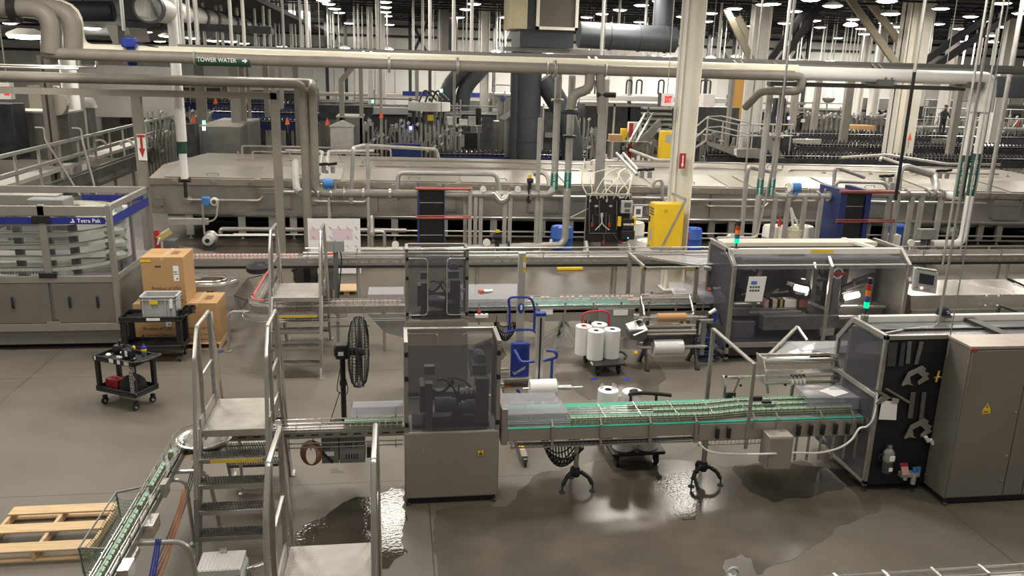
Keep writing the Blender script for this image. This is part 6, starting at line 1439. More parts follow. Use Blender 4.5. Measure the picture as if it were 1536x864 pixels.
while x<TX1-2:
 w_=2.75 if k%2==0 else 2.5
 def rp(xx,v,e=.012):return(xx,TY(xx)+.12+1.85*v,TT(xx)+.01+.16*v+e)
 b=MB();b.slab(rp(x,0),rp(x+w_,0),rp(x+w_,1),rp(x,1),.02);d=b.build('lid',LID,t,bev=.004)
 b=MB();p=Vector(rp(x+w_*.45,.12,.03));b.pipe([p,p+Vector((0,-.02,.08)),p+Vector((.36,-.02,.08)),p+Vector((.36,0,0))],.014,.04,6);b.build('lid_handle',STEEL_D,d)
 if k%2:
  b=MB();q0=rp(x+w_+.12,0,.008);b.slab(q0,rp(x+w_+.75,0,.008),rp(x+w_+.75,1,.008),rp(x+w_+.12,1,.008),.01);b.build('lid_strip',WHITE_P if False else TUNNEL,t)
  x+=.75
 x+=w_+.18;k+=1
b=MB()
for k in range(27):
 x=TX0+.9+k*1.18
 for dx in(-.14,.14):
  if k<4 and dx>0:continue
  c=Vector((x+dx,TY(x)-.005,TT(x)-.10));b.lathe([(.10,0),(.10,.012),(.075,.02),(.0,.02)],c,axis=(0,-1,0),n=16)
b.build('port',STEEL_D,t)
for xa in(-4.35,.9,4.3,8.2,12.0,16.0,20.5):
 b=MB();hexa(b,xa,xa+1.0,-.01,.05,-.86,-.26);b.build('recess_panel',TUNNEL_F,t,bev=.01)
 b=MB();hexa(b,xa-.03,xa+1.03,-.02,.05,-.92,-.86);hexa(b,xa-.03,xa,-.03,.05,-.9,-.22);hexa(b,xa+1.0,xa+1.03,-.03,.05,-.9,-.22);hexa(b,xa,xa+1.0,-.02,.05,-.42,-.39);b.build('recess_frame',STEEL_D,t)
b=MB()
for xa in(-2.1,-.6,2.6,6.4,10.4,14.2,18.4):hexa(b,xa,xa+.02,.03,.06,-1.0,-.2)
b.build('panel_seam',DARK,t)
b=MB();hexa(b,TX0,TX1,0,.12,-1.12,-1.02);hexa(b,TX0+.4,TX1,.3,.4,-1.25,-1.18);b.build('sill_beam',STEEL_D,t)
b=MB();hexa(b,TX0+.5,TX1,3.0,3.1,-1.9,-1.0);b.build('underside_shade_sheet',mat('under_shade_black',(.012,.012,.012),.8),t)  # black sheet added below the tunnel to stand for its deep shade
for k in range(19):
 x=TX0+1.1+k*1.62
 for dx in((0,.95)if k%3==1 else(0,)):
  b=MB();b.box((x+dx-.11,TY(x)+.12,.12),(x+dx+.11,TY(x)+.22,.84));b.cyl((x+dx,TY(x)+.17,0),(x+dx,TY(x)+.17,.14),.03,8);b.cyl((x+dx,TY(x)+.17,0),(x+dx,TY(x)+.17,.02),.07,8)
  b.build('leg',GALV,t)
def tpipe(name,label,pts,r,material=STEEL_T,cat='pipe',rad=None):
 t_=thing(name,label,cat,pts[0]);MB().pipe(pts,r,rad,9).build('tube',material,t_);return t_
b=MB()
for(xa,xb,yo,zo)in((-5.6,-.2,4.6,.62),(-1.2,6.9,3.4,.34),(7.4,15.0,4.6,.36),(14.2,23.5,4.2,.40)):
 b.pipe([(xa,TY(xa)+yo,TT(xa)+.2),(xa,TY(xa)+yo,TT(xa)+zo),(xb,TY(xb)+yo,TT(xb)+zo),(xb,TY(xb)+yo,TT(xb)+.2)],.035,.12,7)
 b.pipe([(xa+.5,TY(xa)+yo-.8,TT(xa)+.2),(xa+.5,TY(xa)+yo-.8,TT(xa)+zo-.12),(xb-.4,TY(xb)+yo-.8,TT(xb)+zo-.12)],.03,.1,7)
 n=int((xb-xa)/1.6)
 for i in range(n+1):x=xa+(xb-xa)*i/n;b.cyl((x,TY(x)+yo-.8,TT(x)+.15),(x,TY(x)+yo-.8,TT(x)+zo-.12),.022,6);b.lathe([(.09,.0),(.09,.02),(.03,.03)],(x,TY(x)+yo-.8,TT(x)+.20),n=8)
b.build('roof_pipe',STEEL_T,t)
b=MB()
for(xa,xb,z)in((-3.6,1.0,1.60),(1.4,9.0,1.56),(9.3,20,1.52)):b.tube([(xa,TY(xa)-.25,z),(xb,TY(xb)-.25,z)],.045,8)
for(xa,xb)in((-6.5,-4.3),(-2.6,-1.0),(7.3,9.2),(10.3,12.2)):b.pipe([(xa,TY(xa)+.05,1.30),(xa,TY(xa)-.18,1.30),(xb,TY(xb)-.18,1.30),(xb+.12,TY(xb)-.18,1.42)],.04,.08,8)
for xa in(-6.5,-2.6):b.lathe([(.12,0),(.12,.05)],(xa,TY(xa)-.05,1.30),axis=(0,-1,0),n=14)
b.build('front_pipe',STEEL_T,t)
b=MB()
for z,yo in((.80,-.05),(.44,-.6),(.22,-.3)):b.tube([(TX0+2.5,TY(TX0)+yo,z),(TX1,TY(TX1)+yo,z)],.03 if z<.7 else.05,7)
b.pipe([(-5.4,TY(-5)-.9,.30),(-5.4,TY(-5)-.9,.52),(-3,TY(-3)-.9,.52),(.3,TY(0)-.9,.52)],.07,.15,9);b.build('floor_pipe',STEEL_T,t)
def pump(label,x,y,z=.32):
 q=thing('pump',label,'pump',(x,y,0));b=MB();b.cyl((x,y-.18,z),(x,y+.25,z),.16,18);b.cyl((x,y-.24,z),(x,y-.18,z),.10,16);b.build('motor',mat('pump_white',(.55,.55,.53),.4,.1),q);MB().cyl((x,y-.25,z),(x,y-.238,z),.07,14).build('fan_cover',BLACK,q);MB().lathe([(.19,0),(.22,.05),(.20,.12),(.08,.16)],(x,y+.22,z),axis=(0,1,0),n=16).build('casing',STEEL_T,q);MB().box((x-.14,y-.1,0),(x+.14,y+.2,z-.14)).build('foot',DARK,q)
pump('white round pump motor before the left part of the tunnel',at(314,366,25.1).x,25.1);pump('white round pump motor right of the white column',at(1102,360,24.6).x,24.6);pump('dark round pump motor at the right end below the tunnel',at(1490,340,25.3).x-1.4,25.6,.5)
q=thing('flow_sensor','blue and white round sensor on the left face of the tunnel','sensor',at(322,301,26.4));p=at(322,302,26.38);MB().lathe([(.13,0),(.13,.08),(.10,.10)],p,axis=(0,-1,0),n=16).build('dial',WHITE_P,q);p2=at(309,302,26.4);MB().box((p2 .x-.12,p2 .y-.1,p2 .z-.14),(p2 .x+.12,p2 .y+.1,p2 .z+.14)).build('housing',BLUE_L,q,bev=.03);MB().lathe([(.07,0),(.07,.012)],p+Vector((0,-.10,0)),axis=(0,-1,0),n=14).build('dial_face',GREY_D,q)
q=thing('vent_plate','slotted steel plate at the left end of the tunnel face','vent',at(238,302,26.6));a,b_=at(232,296,26.62),at(246,308,26.62);bb=MB();bb.box((a.x,26.55,b_.z),(b_.x,26.62,a.z));bb.build('plate',STEEL_D,q)
q=thing('cable_duct','grey cable duct and bent conduit on legs before the left tunnel end','conduit',at(285,330,25.6));a,b_=at(252,328,25.6),at(312,334,25.6);MB().box((a.x,25.55,b_.z-.06),(b_.x,25.75,b_.z+.12)).build('duct',GALV,q);MB().pipe([(a.x+1.05,25.5,1.3),(a.x+1.05,25.5,.36),(b_.x+2.0,25.5,.36)],.035,.1,7).pipe([(b_.x-.1,25.6,b_.z),(b_.x+.25,25.6,b_.z+.1),(b_.x+.3,25.8,1.4)],.03,.15,7).build('conduit',STEEL_T,q)
YP=23.4
def band(pr,c,r,h,ax,m_=GREEN_L,txt=None,flip=1,size=None,name='label_band'):
 c=Vector(c);o=MB().cyl(c-Vector(ax)*h/2,c+Vector(ax)*h/2,r*1.03,16).build(name,m_,pr)
 if txt:
  v=Vector(ax)*flip;n_=Vector((-c.x,-c.y,0)).normalized()
  text('lettering',txt,WHITE,c+n_*(r*1.06),v,n_.cross(v),size or r*1.1,pr,align='CENTER',bold=.03)
 return o
def flange(b,c,r,ax):c=Vector(c);b.cyl(c-Vector(ax)*.03,c-Vector(ax)*.006,r*1.55,16);b.cyl(c+Vector(ax)*.006,c+Vector(ax)*.03,r*1.55,16)
xl_,xr_=at(455,150,YP).x,at(469,150,YP).x
t=thing('pipe_run','lower of two grey pipes from the left edge, dropping in front of the tunnel','pipe',(xl_,YP,2));MB().pipe([(-16,YP,4.98),(xl_,YP,4.98),(xl_,YP,.35),(xl_,YP,.25)],.125,.25,12).build('tube',PIPE_G,t)
t=thing('pipe_run','second grey pipe beside it, dropping and turning right to the left exchanger','pipe',(xr_,YP,2));zq=2.0
MB().pipe([(-16,YP+.3,5.0),(xr_,YP+.3,5.0),(xr_,YP,4.9),(xr_,YP,zq),(.60,YP,zq)],.12,.28,12).build('tube',PIPE_G,t)
b=MB()
for px in(478,497,517,545,585):x=at(px,290,YP).x;flange(b,(x,YP,zq),.10,(1,0,0));b.cyl((x+.1,YP,zq+.1),(x+.1,YP,zq+.26),.045,8)
b.build('flange',STEEL_B,t)
MB().cyl((xr_+.25,YP,zq),(.60,YP,zq),.108,12).build('steel_section',STEEL_T,t)
q=at(493,277,YP);MB().cyl((q.x-.14,YP-.05,q.z+.06),(q.x+.12,YP-.05,q.z+.06),.13,14).cyl((q.x,YP,zq),(q.x,YP,q.z),.08,10).build('blue_transmitter',BLUE_L,t)
b=MB();b.cyl((xr_+.35,YP,.0),(xr_+.35,YP,zq-.1),.05,10);b.cyl((at(553,320,YP).x,YP-.02,0),(at(553,320,YP).x,YP-.02,3.4),.05,10);b.build('support_post',GALV,t)
t=thing('support_beam','grey strut carrying the two left pipes','beam',(-9,23.5,4.6));MB().box((-16,23.35,4.55),(at(415,128,23.5).x,23.6,4.72)).box((at(210,200,23.5).x-.12,23.35,0),(at(210,200,23.5).x+.12,23.55,4.55)).box((at(415,200,23.5).x-.11,23.35,0),(at(415,200,23.5).x+.11,23.55,4.72)).build('frame',PIPE_G,t)
q=at(212,217,23.32);s_=thing('arrow_sign','white sign with red down arrow on the left pipe support post','sign',q);MB().box((q.x-.10,23.31,q.z-.42),(q.x+.12,23.34,q.z+.28)).build('plate',WHITE_P,s_);MB().box((q.x-.02,23.30,q.z-.1),(q.x+.04,23.31,q.z+.2)).prism([(q.x-.07,23.30,q.z-.1),(q.x+.09,23.30,q.z-.1),(q.x+.01,23.30,q.z-.34)],(0,.008,0)).box((q.x-.09,23.30,q.z+.2),(q.x+.11,23.31,q.z+.26)).build('arrow',RED,s_)
def exchanger(label,x0,x1,y0,y1,z0,z1,bars_to,thick=.05):
 t=thing('heat_exchanger',label,'heat exchanger',((x0+x1)/2,y0,0))
 b=MB();n=34
 for k in range(n):x=x0+thick+(x1-x0-2*thick)*k/n;b.box((x,y0+.03,z0+.06),(x+(x1-x0)/n*.6,y1-.03,z1-.12))
 b.build('plate_pack',mat('exchanger_black',(.016,.016,.017),.5),t)
 MB().box((x0,y0,z0-.35),(x0+thick,y1,z1)).build('end_plate',BLUE_E,t,bev=.01);MB().box((x1-thick*.7,y0,z0-.2),(x1,y1,z1-.02)).build('end_plate',BLUE_E,t,bev=.01)
 for z,r_ in((z1-.06,.05),(z0+(z1-z0)*.52,.022),(z0+(z1-z0)*.55,.022),(z0+.1,.022),(z0+.16,.022)):
  MB().cyl((x0-.06,y0-.02,z),(bars_to,y0-.02,z),r_,8).build('tie_bar',mat('red_bar',(.38,.10,.08),.4,.3),t)
 b=MB()
 for k in range(3):z=z0+(z1-z0)*(k+1)/4;b.tube([(x0+thick,y0+.02,z),(x1-thick,y0+.02,z)],.008,5)
 b.box((bars_to-.05,y0,0),(bars_to+.05,y0+.1,z1-.02));b.build('support',GALV,t)
 MB().box((x0,y0,0),(x1,y1,z0-.1)).build('foot',DARK,t)
 return t
exchanger('black plate heat exchanger with red tie bars behind the far guard machine',.60,1.37,23.2,24.0,.35,2.24,2.10)
exchanger('black plate heat exchanger with wide blue end plate behind the rear wrapping machine',13.15,14.15,22.6,23.9,.3,2.32,15.0,thick=.22)
x1_,x2_=at(831.5,272,YP).x,at(851.5,272,YP+.1).x
t=thing('pipe_drop','left grey drop pipe with green band, turning left into the long horizontal pipe','pipe',(x1_,YP,2))
MB().pipe([(x1_,YP,5.55),(x1_,YP,2.0),(1.37,YP,2.0)],.105,.3,12).build('tube',GALV,t)
band(t,(x1_,YP,at(831,272,YP).z),.105,.48,(0,0,1),txt='TOWER WATER',size=.085)
b=MB()
for px in(739,763,795,807):x=at(px,292,YP).x;flange(b,(x,YP,2.0),.12,(1,0,0))
b.pipe([(at(741,292,YP).x+.02,YP,2.0),(at(752,300,YP).x,YP-.1,1.78),(at(763,292,YP).x,YP,2.0)],.12,.1,10);flange(b,(x1_,YP,at(838,150,YP).z),.12,(0,0,1));b.build('flange',STEEL_T,t)
q=at(795,278,YP-.05);MB().cyl((q.x,YP,2.0),(q.x,YP,2.45),.06,8).cyl((q.x-.08,YP,2.40),(q.x+.1,YP,2.40),.07,8).box((q.x-.06,YP-.1,1.75),(q.x+.02,YP+.1,2.25)).build('butterfly_valve',BLACK,t);MB().cyl((q.x,YP,2.48),(q.x,YP,2.58),.05,8).build('valve_cap',YELLOW,t)
for px,py in((725,284),(777,284)):q=at(px,py,YP-.15);g=MB();g.cyl((q.x,q.y,q.z),(q.x,q.y+.06,q.z),.09,14);g.tube([(q.x,q.y+.03,q.z),(q.x,YP,2.05)],.015,5);g.build('gauge',WHITE_P,t)
b=MB()
for px,y_ in((713,.0),(721,.05),(757,.02),(765,0),(805,.0),(811,.02),(698,.3)):x=at(px,320,YP+y_).x;b.box((x-.055,YP+y_-.05,0),(x+.055,YP+y_+.05,2.0 if px!=805 else 4.2))
b.build('support_post',GALV,t)
t=thing('pipe_drop','right grey drop pipe with green band, reaching down to the floor-level pipe','pipe',(x2_,YP+.1,2))
MB().pipe([(x2_,YP+.1,5.4),(x2_,YP+.1,.46),(1.5,YP-.4,.46)],.105,.3,12).build('tube',GALV,t)
band(t,(x2_,YP+.1,at(851,271,YP).z),.105,.46,(0,0,1),txt='TOWER WATER',size=.085)
b=MB()
for px,py in((852,166),(852,205)):flange(b,(x2_,YP+.1,at(px,py,YP).z),.13,(0,0,1))
for px in(744,763):flange(b,(at(px,367,YP-.3).x,YP-.2,.46),.12,(1,0,0))
b.build('flange',mat('flange_black',(.04,.04,.04),.5),t)
q=at(746,352,YP-.3);MB().cyl((q.x,YP-.3,.46),(q.x,YP-.3,.95),.06,8).cyl((q.x-.12,YP-.3,.80),(q.x+.12,YP-.3,.80),.09,10).build('butterfly_valve',BLACK,t);MB().cyl((q.x,YP-.3,.93),(q.x,YP-.3,1.0),.07,8).build('valve_cap',YELLOW,t)
q=at(730,364,YP-.45);MB().cyl((q.x,q.y,q.z),(q.x,q.y+.06,q.z),.11,14).tube([(q.x,q.y+.03,q.z),(q.x,q.y+.05,.46)],.02,5).build('gauge',WHITE_P,t)
t=thing('relief_pipe','floor level pipe with upright relief valve right of the patterned sheet','pipe',(-.3,23,.45));MB().cyl((-1.2,22.9,.46),(.7,22.9,.46),.10,12).build('tube',STEEL_T,t);q=at(558,350,22.9);MB().cyl((q.x,22.9,.46),(q.x,22.9,.9),.05,8).lathe([(.06,.85),(.10,.9),(.10,1.0),(.07,1.05),(.07,1.35),(.03,1.45)],(q.x,22.9,0),n=12).pipe([(q.x,22.9,1.0),(q.x+.35,22.9,1.0),(q.x+.35,22.9,.5)],.05,.1,8).tube([(q.x,22.9,1.35),(q.x-.12,22.85,1.15)],.015,5).build('relief_valve',STEEL_T,t);q=at(593,367,22.75);MB().cyl((q.x,22.75,q.z),(q.x,22.8,q.z),.10,14).tube([(q.x,22.78,q.z),(q.x,22.85,.46)],.02,5).build('gauge',WHITE_P,t)
for(pts,r_,lab)in(([at(526,305,24.6),at(530,222,24.6),at(545,218,26.5),at(655,224,28.5),at(658,240,28.5)],.06,'tall bent pipe frame over the tunnel right of the blue transmitter'),([at(596,300,23.8),at(597,259,23.8),at(745,261,23.8),at(750,290,23.8)],.07,'hoop pipe with bent ends above the left exchanger line'),([at(443,243,27.5),at(443,262,25.5),at(445,284,24.5),at(452,290,24.2)],.11,'thick bent pipe left of the twin drop pipes'),([at(490,258,24.6),at(493,227,27.5),at(560,226,28.5)],.055,'slanted pipe over the tunnel beside the blue transmitter'),([at(478,262,24.6),at(484,228,27.5),at(430,226,28.5)],.055,'slanted pipe over the tunnel behind the twin drop pipes'),([at(800,260,24.2),at(812,257,24.2),at(822,263,24.0),at(825,280,23.8)],.08,'short curved pipe left of the green banded drops'),([at(1110,375,24.2),at(1120,262,24.2),at(1123,250,24.2),at(1160,258,24.6)],.075,'bent pipe rising left of the right green banded drops'),([at(1250,295,23.9),at(1252,253,23.9),at(1258,252,23.9),at(1296,266,24.6)],.06,'black elbow pipe above the right exchanger'),([at(1253,292,23.8),at(1254,272,23.8),at(1328,274,23.8),at(1334,290,23.8)],.06,'hoop pipe above the right exchanger'),([at(1345,300,23.6),at(1348,255,23.6),at(1358,250,24),at(1400,262,25),at(1405,282,24.2),at(1398,296,23.6)],.12,'thick looped pipe left of the chilled water drops'),([at(1320,240,27.5),at(1322,236,28.0),at(1400,262,26)],.05,'thin slanted pipe over the tunnel roof at right'),([at(1262,236,29),at(1330,232,29),at(1420,246,28.5),at(1500,247,28.5)],.05,'long bent pipe across the tunnel roof at right'),([at(925,230,29),at(955,262,24.8)],.05,'left of two parallel slanted pipes above the chemical panel'),([at(935,230,29),at(963,262,24.8)],.05,'right of two parallel slanted pipes above the chemical panel'),([at(945,225,30),at(985,240,29),at(1014,240,29)],.06,'slanted pipe meeting the tunnel roof left of the white column'),([at(978,283,24.4),at(983,270,24.4),at(993,270,24.4),at(994,300,24.4),at(1005,305,24.4)],.05,'small bent pipe left of the yellow cabinet'),):
 tpipe('bent_pipe',lab,pts,r_,GALV,'pipe',r_*2.5)
for(px,py,lab)in((486,253,'black and steel valve above the blue transmitter'),(963,261,'pair of black valves left of the white column'),(1410,262,'pair of black valves left of the chilled water drops'),(1325,270,'black valve above the right exchanger')):
 q=at(px,py,24.4);v=thing('valve',lab,'valve',q);MB().cyl(q-Z_*.12,q+Z_*.08,.07,10).cyl(q+Vector((.25,0,-.12)),q+Vector((.25,0,.08)),.07,10).build('body',STEEL_T,v);MB().bar(q+Vector((-.15,0,.12)),q+Vector((.12,0,.14)),.08,.08).bar(q+Vector((.12,0,.12)),q+Vector((.38,0,.16)),.08,.08).build('handle',BLACK,v)
xa_,xb_=at(1140,280,23.2).x,at(1158,280,23.2).x
t=thing('pipe_drop','left grey drop pipe of the right pair, with green band, reaching the floor','pipe',(xa_,23.2,2));MB().pipe([(xa_,23.2,5.3),(xa_,23.2,.2)],.095,.3,12).build('tube',GALV,t);band(t,(xa_,23.2,at(1140,280,23.2).z),.095,.46,(0,0,1),txt='TOWER WATER',size=.075)
t=thing('pipe_drop','right grey drop pipe of the right pair, with green band, turning into the right exchanger','pipe',(xb_,23.2,2));zr=at(1180,294,23.2).z;MB().pipe([(xb_,23.2,5.2),(xb_,23.2,zr),(13.15,23.2,zr)],.09,.28,12).build('tube',GALV,t);band(t,(xb_,23.2,at(1158,280,23.2).z),.09,.46,(0,0,1),txt='TOWER WATER',size=.075)
b=MB()
for px in(1178,1190,1226,1243):flange(b,(at(px,294,23.2).x,23.2,zr),.10,(1,0,0))
for py in(205,):flange(b,(xb_,23.2,at(1165,py,23.2).z),.12,(0,0,1))
for px in(1213,1221,1238):x=at(px,288,23.2).x;b.cyl((x,23.2,zr),(x,23.2,zr+.22),.04,8)
b.build('flange',STEEL_B,t);q=at(1194,281,23.15);MB().cyl((q.x-.16,q.y,q.z),(q.x+.12,q.y,q.z),.14,14).cyl((q.x,q.y,zr),(q.x,q.y,q.z),.08,10).build('blue_transmitter',BLUE_L,t);MB().cyl((q.x-.22,q.y,q.z),(q.x-.16,q.y,q.z),.14,14).build('transmitter_cap',WHITE_P,t)
b=MB()
for px in(1160,1179,1204,1228):x=at(px,330,23.1).x;b.box((x-.06,23.05,0),(x+.06,23.15,zr-.05))
b.build('support_post',GALV,t)
t=thing('pipe_run','steel pipe right of the right exchanger, running to the white elbow','pipe',(15,23.2,2));xw=at(1425,294,23.0).x;z2_=at(1380,292,23.0).z;MB().cyl((14.15,23.0,z2_),(xw,23.0,z2_),.10,12).build('tube',STEEL_T,t);b=MB()
for px in(1360,1390,1400,1412):flange(b,(at(px,293,23).x,23.0,z2_),.11,(1,0,0))
b.build('flange',STEEL_D,t);b=MB()
for px in(1330,1342,1363,1378,1407):x=at(px,330,22.95).x;b.box((x-.07,22.9,0),(x+.07,23.0,z2_-.05 if px!=1330 else 2.5))
b.build('support_post',GALV,t)
def arrow_mark(pr,x,y,z,s):
 c=Vector((x-.075,y-.108,z));MB().prism([c+Vector(v)for v in((-.05,0,0),(0,0,.07*s),(.05,0,0),(.02,0,0),(.02,0,-.06*s),(-.02,0,-.06*s),(-.02,0,0))],(0,-.004,0)).build('arrow',WHITE,pr)
YW=22.6
pa,pb=at(1468,118,YW),at(1487,118,YW)
t=thing('chilled_water_pipe','left white insulated drop pipe lettered with a down arrow','pipe',(pa.x,YW,3));x=at(1455,200,YW).x
MB().pipe([(10.6,YW,pa.z),(x,YW,pa.z),(x,YW,pa.z-.6)],.19,.34,14).pipe([(x,YW,pa.z-.5),(x,YW,z2_),(xw-.1,YW+.35,z2_)],.125,.3,14).build('jacket',INSUL_W,t);MB().cyl((x,YW,pa.z-.95),(x,YW,pa.z-.30),.21,16).build('joint_collar',INSUL_W,t)
zc=at(1443,264,YW).z;band(t,(x,YW,zc),.125,1.25,(0,0,1),GREEN_D,'CHILLED WATER',1,.118);
a=Vector((x-.05,YW-.205,zc-.62));arrow_mark(t,x,YW,zc-.54,-1)
t=thing('chilled_water_pipe','right white insulated drop pipe lettered with an up arrow, turning left at the floor','pipe',(pb.x,YW-.5,3));x=at(1472,200,YW-.4).x;zf=at(1420,366,YW-.4).z
MB().pipe([(10.6,YW-.4,pb.z),(x,YW-.4,pb.z),(x,YW-.4,pb.z-.6)],.19,.34,14).pipe([(x,YW-.4,pb.z-.5),(x,YW-.4,zf),(at(1398,368,YW-.4).x,YW-.4,zf)],.125,.3,14).build('jacket',INSUL_W,t);MB().cyl((x,YW-.4,pb.z-.95),(x,YW-.4,pb.z-.30),.21,16).build('joint_collar',INSUL_W,t)
zc=at(1460,262,YW-.4).z;band(t,(x,YW-.4,zc),.125,1.25,(0,0,1),GREEN_D,'CHILLED WATER',1,.118);arrow_mark(t,x,YW-.4,zc+.54,1)
MB().cyl((at(1390,369,YW-.4).x-.6,YW-.4,zf),(at(1398,368,YW-.4).x,YW-.4,zf),.10,12).build('steel_end',STEEL_T,t)
t=thing('junction_box','clear wrapped grey control box on a post left of the white floor elbow','box',at(1393,352,21.4));q=at(1393,352,21.4);MB().box((q.x-.28,21.35,q.z-.14),(q.x+.22,21.6,q.z+.16)).build('box',GREY_M,t,bev=.02);MB().box((q.x-.12,21.45,0),(q.x-.0,21.55,q.z)).box((q.x+.08,21.45,0),(q.x+.14,21.55,q.z)).build('post',GREY_D,t);q=at(1366,364,21.4);MB().cyl((q.x,21.35,q.z),(q.x,21.42,q.z),.10,14).tube([(q.x,21.4,q.z),(q.x,21.4,.3)],.03,5).build('gauge',WHITE_P,t)
for(x0,y0,x1,y1,Yq,r_,m_,lab)in((1384,0,1347,300,20.5,.045,BLACK_M,'slim pole turning black below the overhead pipe, right of the wide column'),(1469,0,1425,400,18.3,.03,GALV,'thin grey conduit before the white insulated pipes'),(1505,30,1436,380,17.5,.02,GALV,'thin dropping conduit right of the white insulated pipes'),(1520,40,1490,290,24.5,.07,GALV,'grey pole with clamps near the right edge'),(1137,0,1125,260,23.8,.03,GALV,'thin conduit left of the right green banded drops'),(1112,60,1115,60,23.8,.02,GALV,'')):
 if not lab:continue
 a=at((x0+x1)/2,(y0+y1)/2,Yq);zt_=9.3;zb=at(x1,y1,Yq).z;t=thing('conduit',lab,'conduit',(a.x,Yq,zb));MB().cyl((a.x,Yq,max(zb,.0)),(a.x,Yq,zt_),r_,8).build('tube',m_,t)
 if m_ is BLACK_M:MB().cyl((a.x,Yq,at(1373,108,Yq).z),(a.x,Yq,zt_),r_*1.02,8).build('pale_section',GALV,t)
t=thing('dosing_panel','black chemical dosing board with white hoses on white legs','panel',(6.2,23.3,0));YC=23.2
a,b_=at(881,292,YC),at(951,363,YC)
MB().box((a.x,YC,b_.z),(a.x+1.33,YC+.03,a.z)).build('board',mat('dosing_black',(.014,.014,.015),.45),t)
b=MB();b.box((a.x-.02,YC+.03,0),(a.x+.05,YC+.08,a.z));b.box((a.x+1.28,YC+.03,0),(a.x+1.35,YC+.08,a.z));b.box((a.x,YC-.02,a.z-.03),(a.x+1.33,YC+.06,a.z+.03));b.build('frame',GALV,t)
b=MB();b.bar((a.x+.02,YC-.05,b_.z+.05),(a.x+.10,YC-.3,.0),.06,.06);b.bar((a.x+1.28,YC-.05,b_.z+.05),(a.x+1.45,YC-.3,0),.06,.06);b.build('leg',WHITE_P,t)
A,B=at(931,300,YC),at(947,319,YC);MB().box((A.x,YC-.14,B.z),(B.x,YC,A.z)).build('controller_box',GREY_L,t,bev=.02);MB().box((A.x+.08,YC-.146,A.z-.20),(A.x+.28,YC-.14,A.z-.06)).box((A.x+.10,YC-.146,A.z-.34),(A.x+.26,YC-.14,A.z-.25)).build('keypad',GREY_D,t)
A,B=at(930,326,YC),at(948,357,YC);MB().box((A.x,YC-.28,B.z),(B.x,YC,B.z+.28)).box((A.x+.02,YC-.22,B.z+.28),(B.x-.02,YC,A.z)).build('dosing_pump',BLACK,t,bev=.03);MB().ball((A.x+.2,YC-.29,B.z+.06),.02,8).build('pump_light',emis('blue_led',(.2,.5,1),3),t)
for px in(929,951):p=at(px,332,YC-.15);MB().cyl((p.x,p.y,p.z-.14),(p.x,p.y,p.z+.14),.06,10).build('yellow_cap',YELLOW,t)
MB().cyl((A.x+.05,YC-.2,A.z-.18),(B.x-.05,YC-.2,A.z-.18),.05,10).build('pump_bar',STEEL_B,t)
b=MB()
for(px,y0,y1)in((884,297,350),(889,322,338),(899,300,345),(909,319,350),(914,322,343),(925,302,345)):p,q=at(px,y0,YC-.04),at(px,y1,YC-.04);b.tube([p,q],.018,6)
b.tube([at(884,350,YC-.04),at(925,350,YC-.04)],.016,6);b.tube([at(893,308,YC-.04),at(893,322,YC-.04),at(905,322,YC-.04)],.012,5);b.build('dosing_tube',GREY_D,t)
b=MB()
for(x0,y0,x1,y1)in((897,309,892,309),(918,309,914,309),(885,299,885,303),(910,299,910,303)):b.bar(at(x0,y0,YC-.05),at(x1,y1,YC-.05)+Vector((0,0,.001)),.05,.05)
b.box((at(902,322,YC).x-.04,YC-.08,at(902,322,YC).z-.06),(at(902,322,YC).x+.04,YC-.02,at(902,322,YC).z+.06));b.build('fitting',GREY_L,t)
for px,py in((888,337),(914,337),(905,364),(931,364)):p=at(px,py,YC-.07);MB().box((p.x-.035,p.y-.02,p.z-.06),(p.x+.035,p.y+.02,p.z+.06)).build('red_tag',RED_D,t)
b=MB()
for k,px in enumerate((884,896,905,911,920,930,938,945)):
 p=at(px,298,YC-.02);top=at(918+k*3.4,252+(k%3)*3,24.6+.05*k);mid=p.lerp(top,.4)+Vector((.25*((k%3)-1),-.1,.35));b.tube(smooth_path([p,p+Z_*.22+Vector((.06*(-1)**k,-.05,0)),mid,top]),.016,6)
b.tube(smooth_path([at(885,296,YC),at(887,290,YC),at(895,289,YC),at(905,296,YC)]),.015,5);b.tube(smooth_path([at(900,297,YC),at(908,284,YC),at(920,290,YC),at(935,296,YC),at(945,280,YC+.2),at(948,262,YC+.6)]),.022,6);b.tube(smooth_path([at(880,291,YC),at(873,275,YC+.2),at(875,250,YC+.6),at(877,238,YC+.8)]),.02,6)
b.tube(smooth_path([at(882,313,YC),at(868,320,YC+.2),at(852,328,YC+.4)]),.02,6);b.tube(smooth_path([at(893,345,YC-.05),at(902,335,YC-.06),at(902,326,YC-.06)]),.018,5);b.tube(smooth_path([at(914,345,YC-.05),at(904,336,YC-.06),at(903,326,YC-.06)]),.018,5);b.build('white_hose',mat('hose_ivory',(.62,.60,.50),.4),t)
b=MB()
for(px,tx)in((905,900),(920,935),(935,925)):b.tube(smooth_path([at(px,350,YC-.1),at((px+tx)/2+4,368,YC-.1),at(tx,383,YC-.2)]),.012,5)
b.build('hanging_lead',GREY_D,t)
MB().box((a.x+1.0,YC-.2,.12),(a.x+1.28,YC,.58)).build('lower_box',GREY_M,t,bev=.02)
q=at(957,318,YC-.02);nn=thing('notice_sheet','white notice with dark photo hung right of the dosing board','paper',q);MB().box((q.x-.12,YC-.02,q.z-.15),(q.x+.13,YC-.012,q.z+.17)).build('sheet',PAPER,nn);MB().box((q.x-.06,YC-.025,q.z-.07),(q.x+.08,YC-.02,q.z+.09)).build('dark_picture',GREY_D,nn)
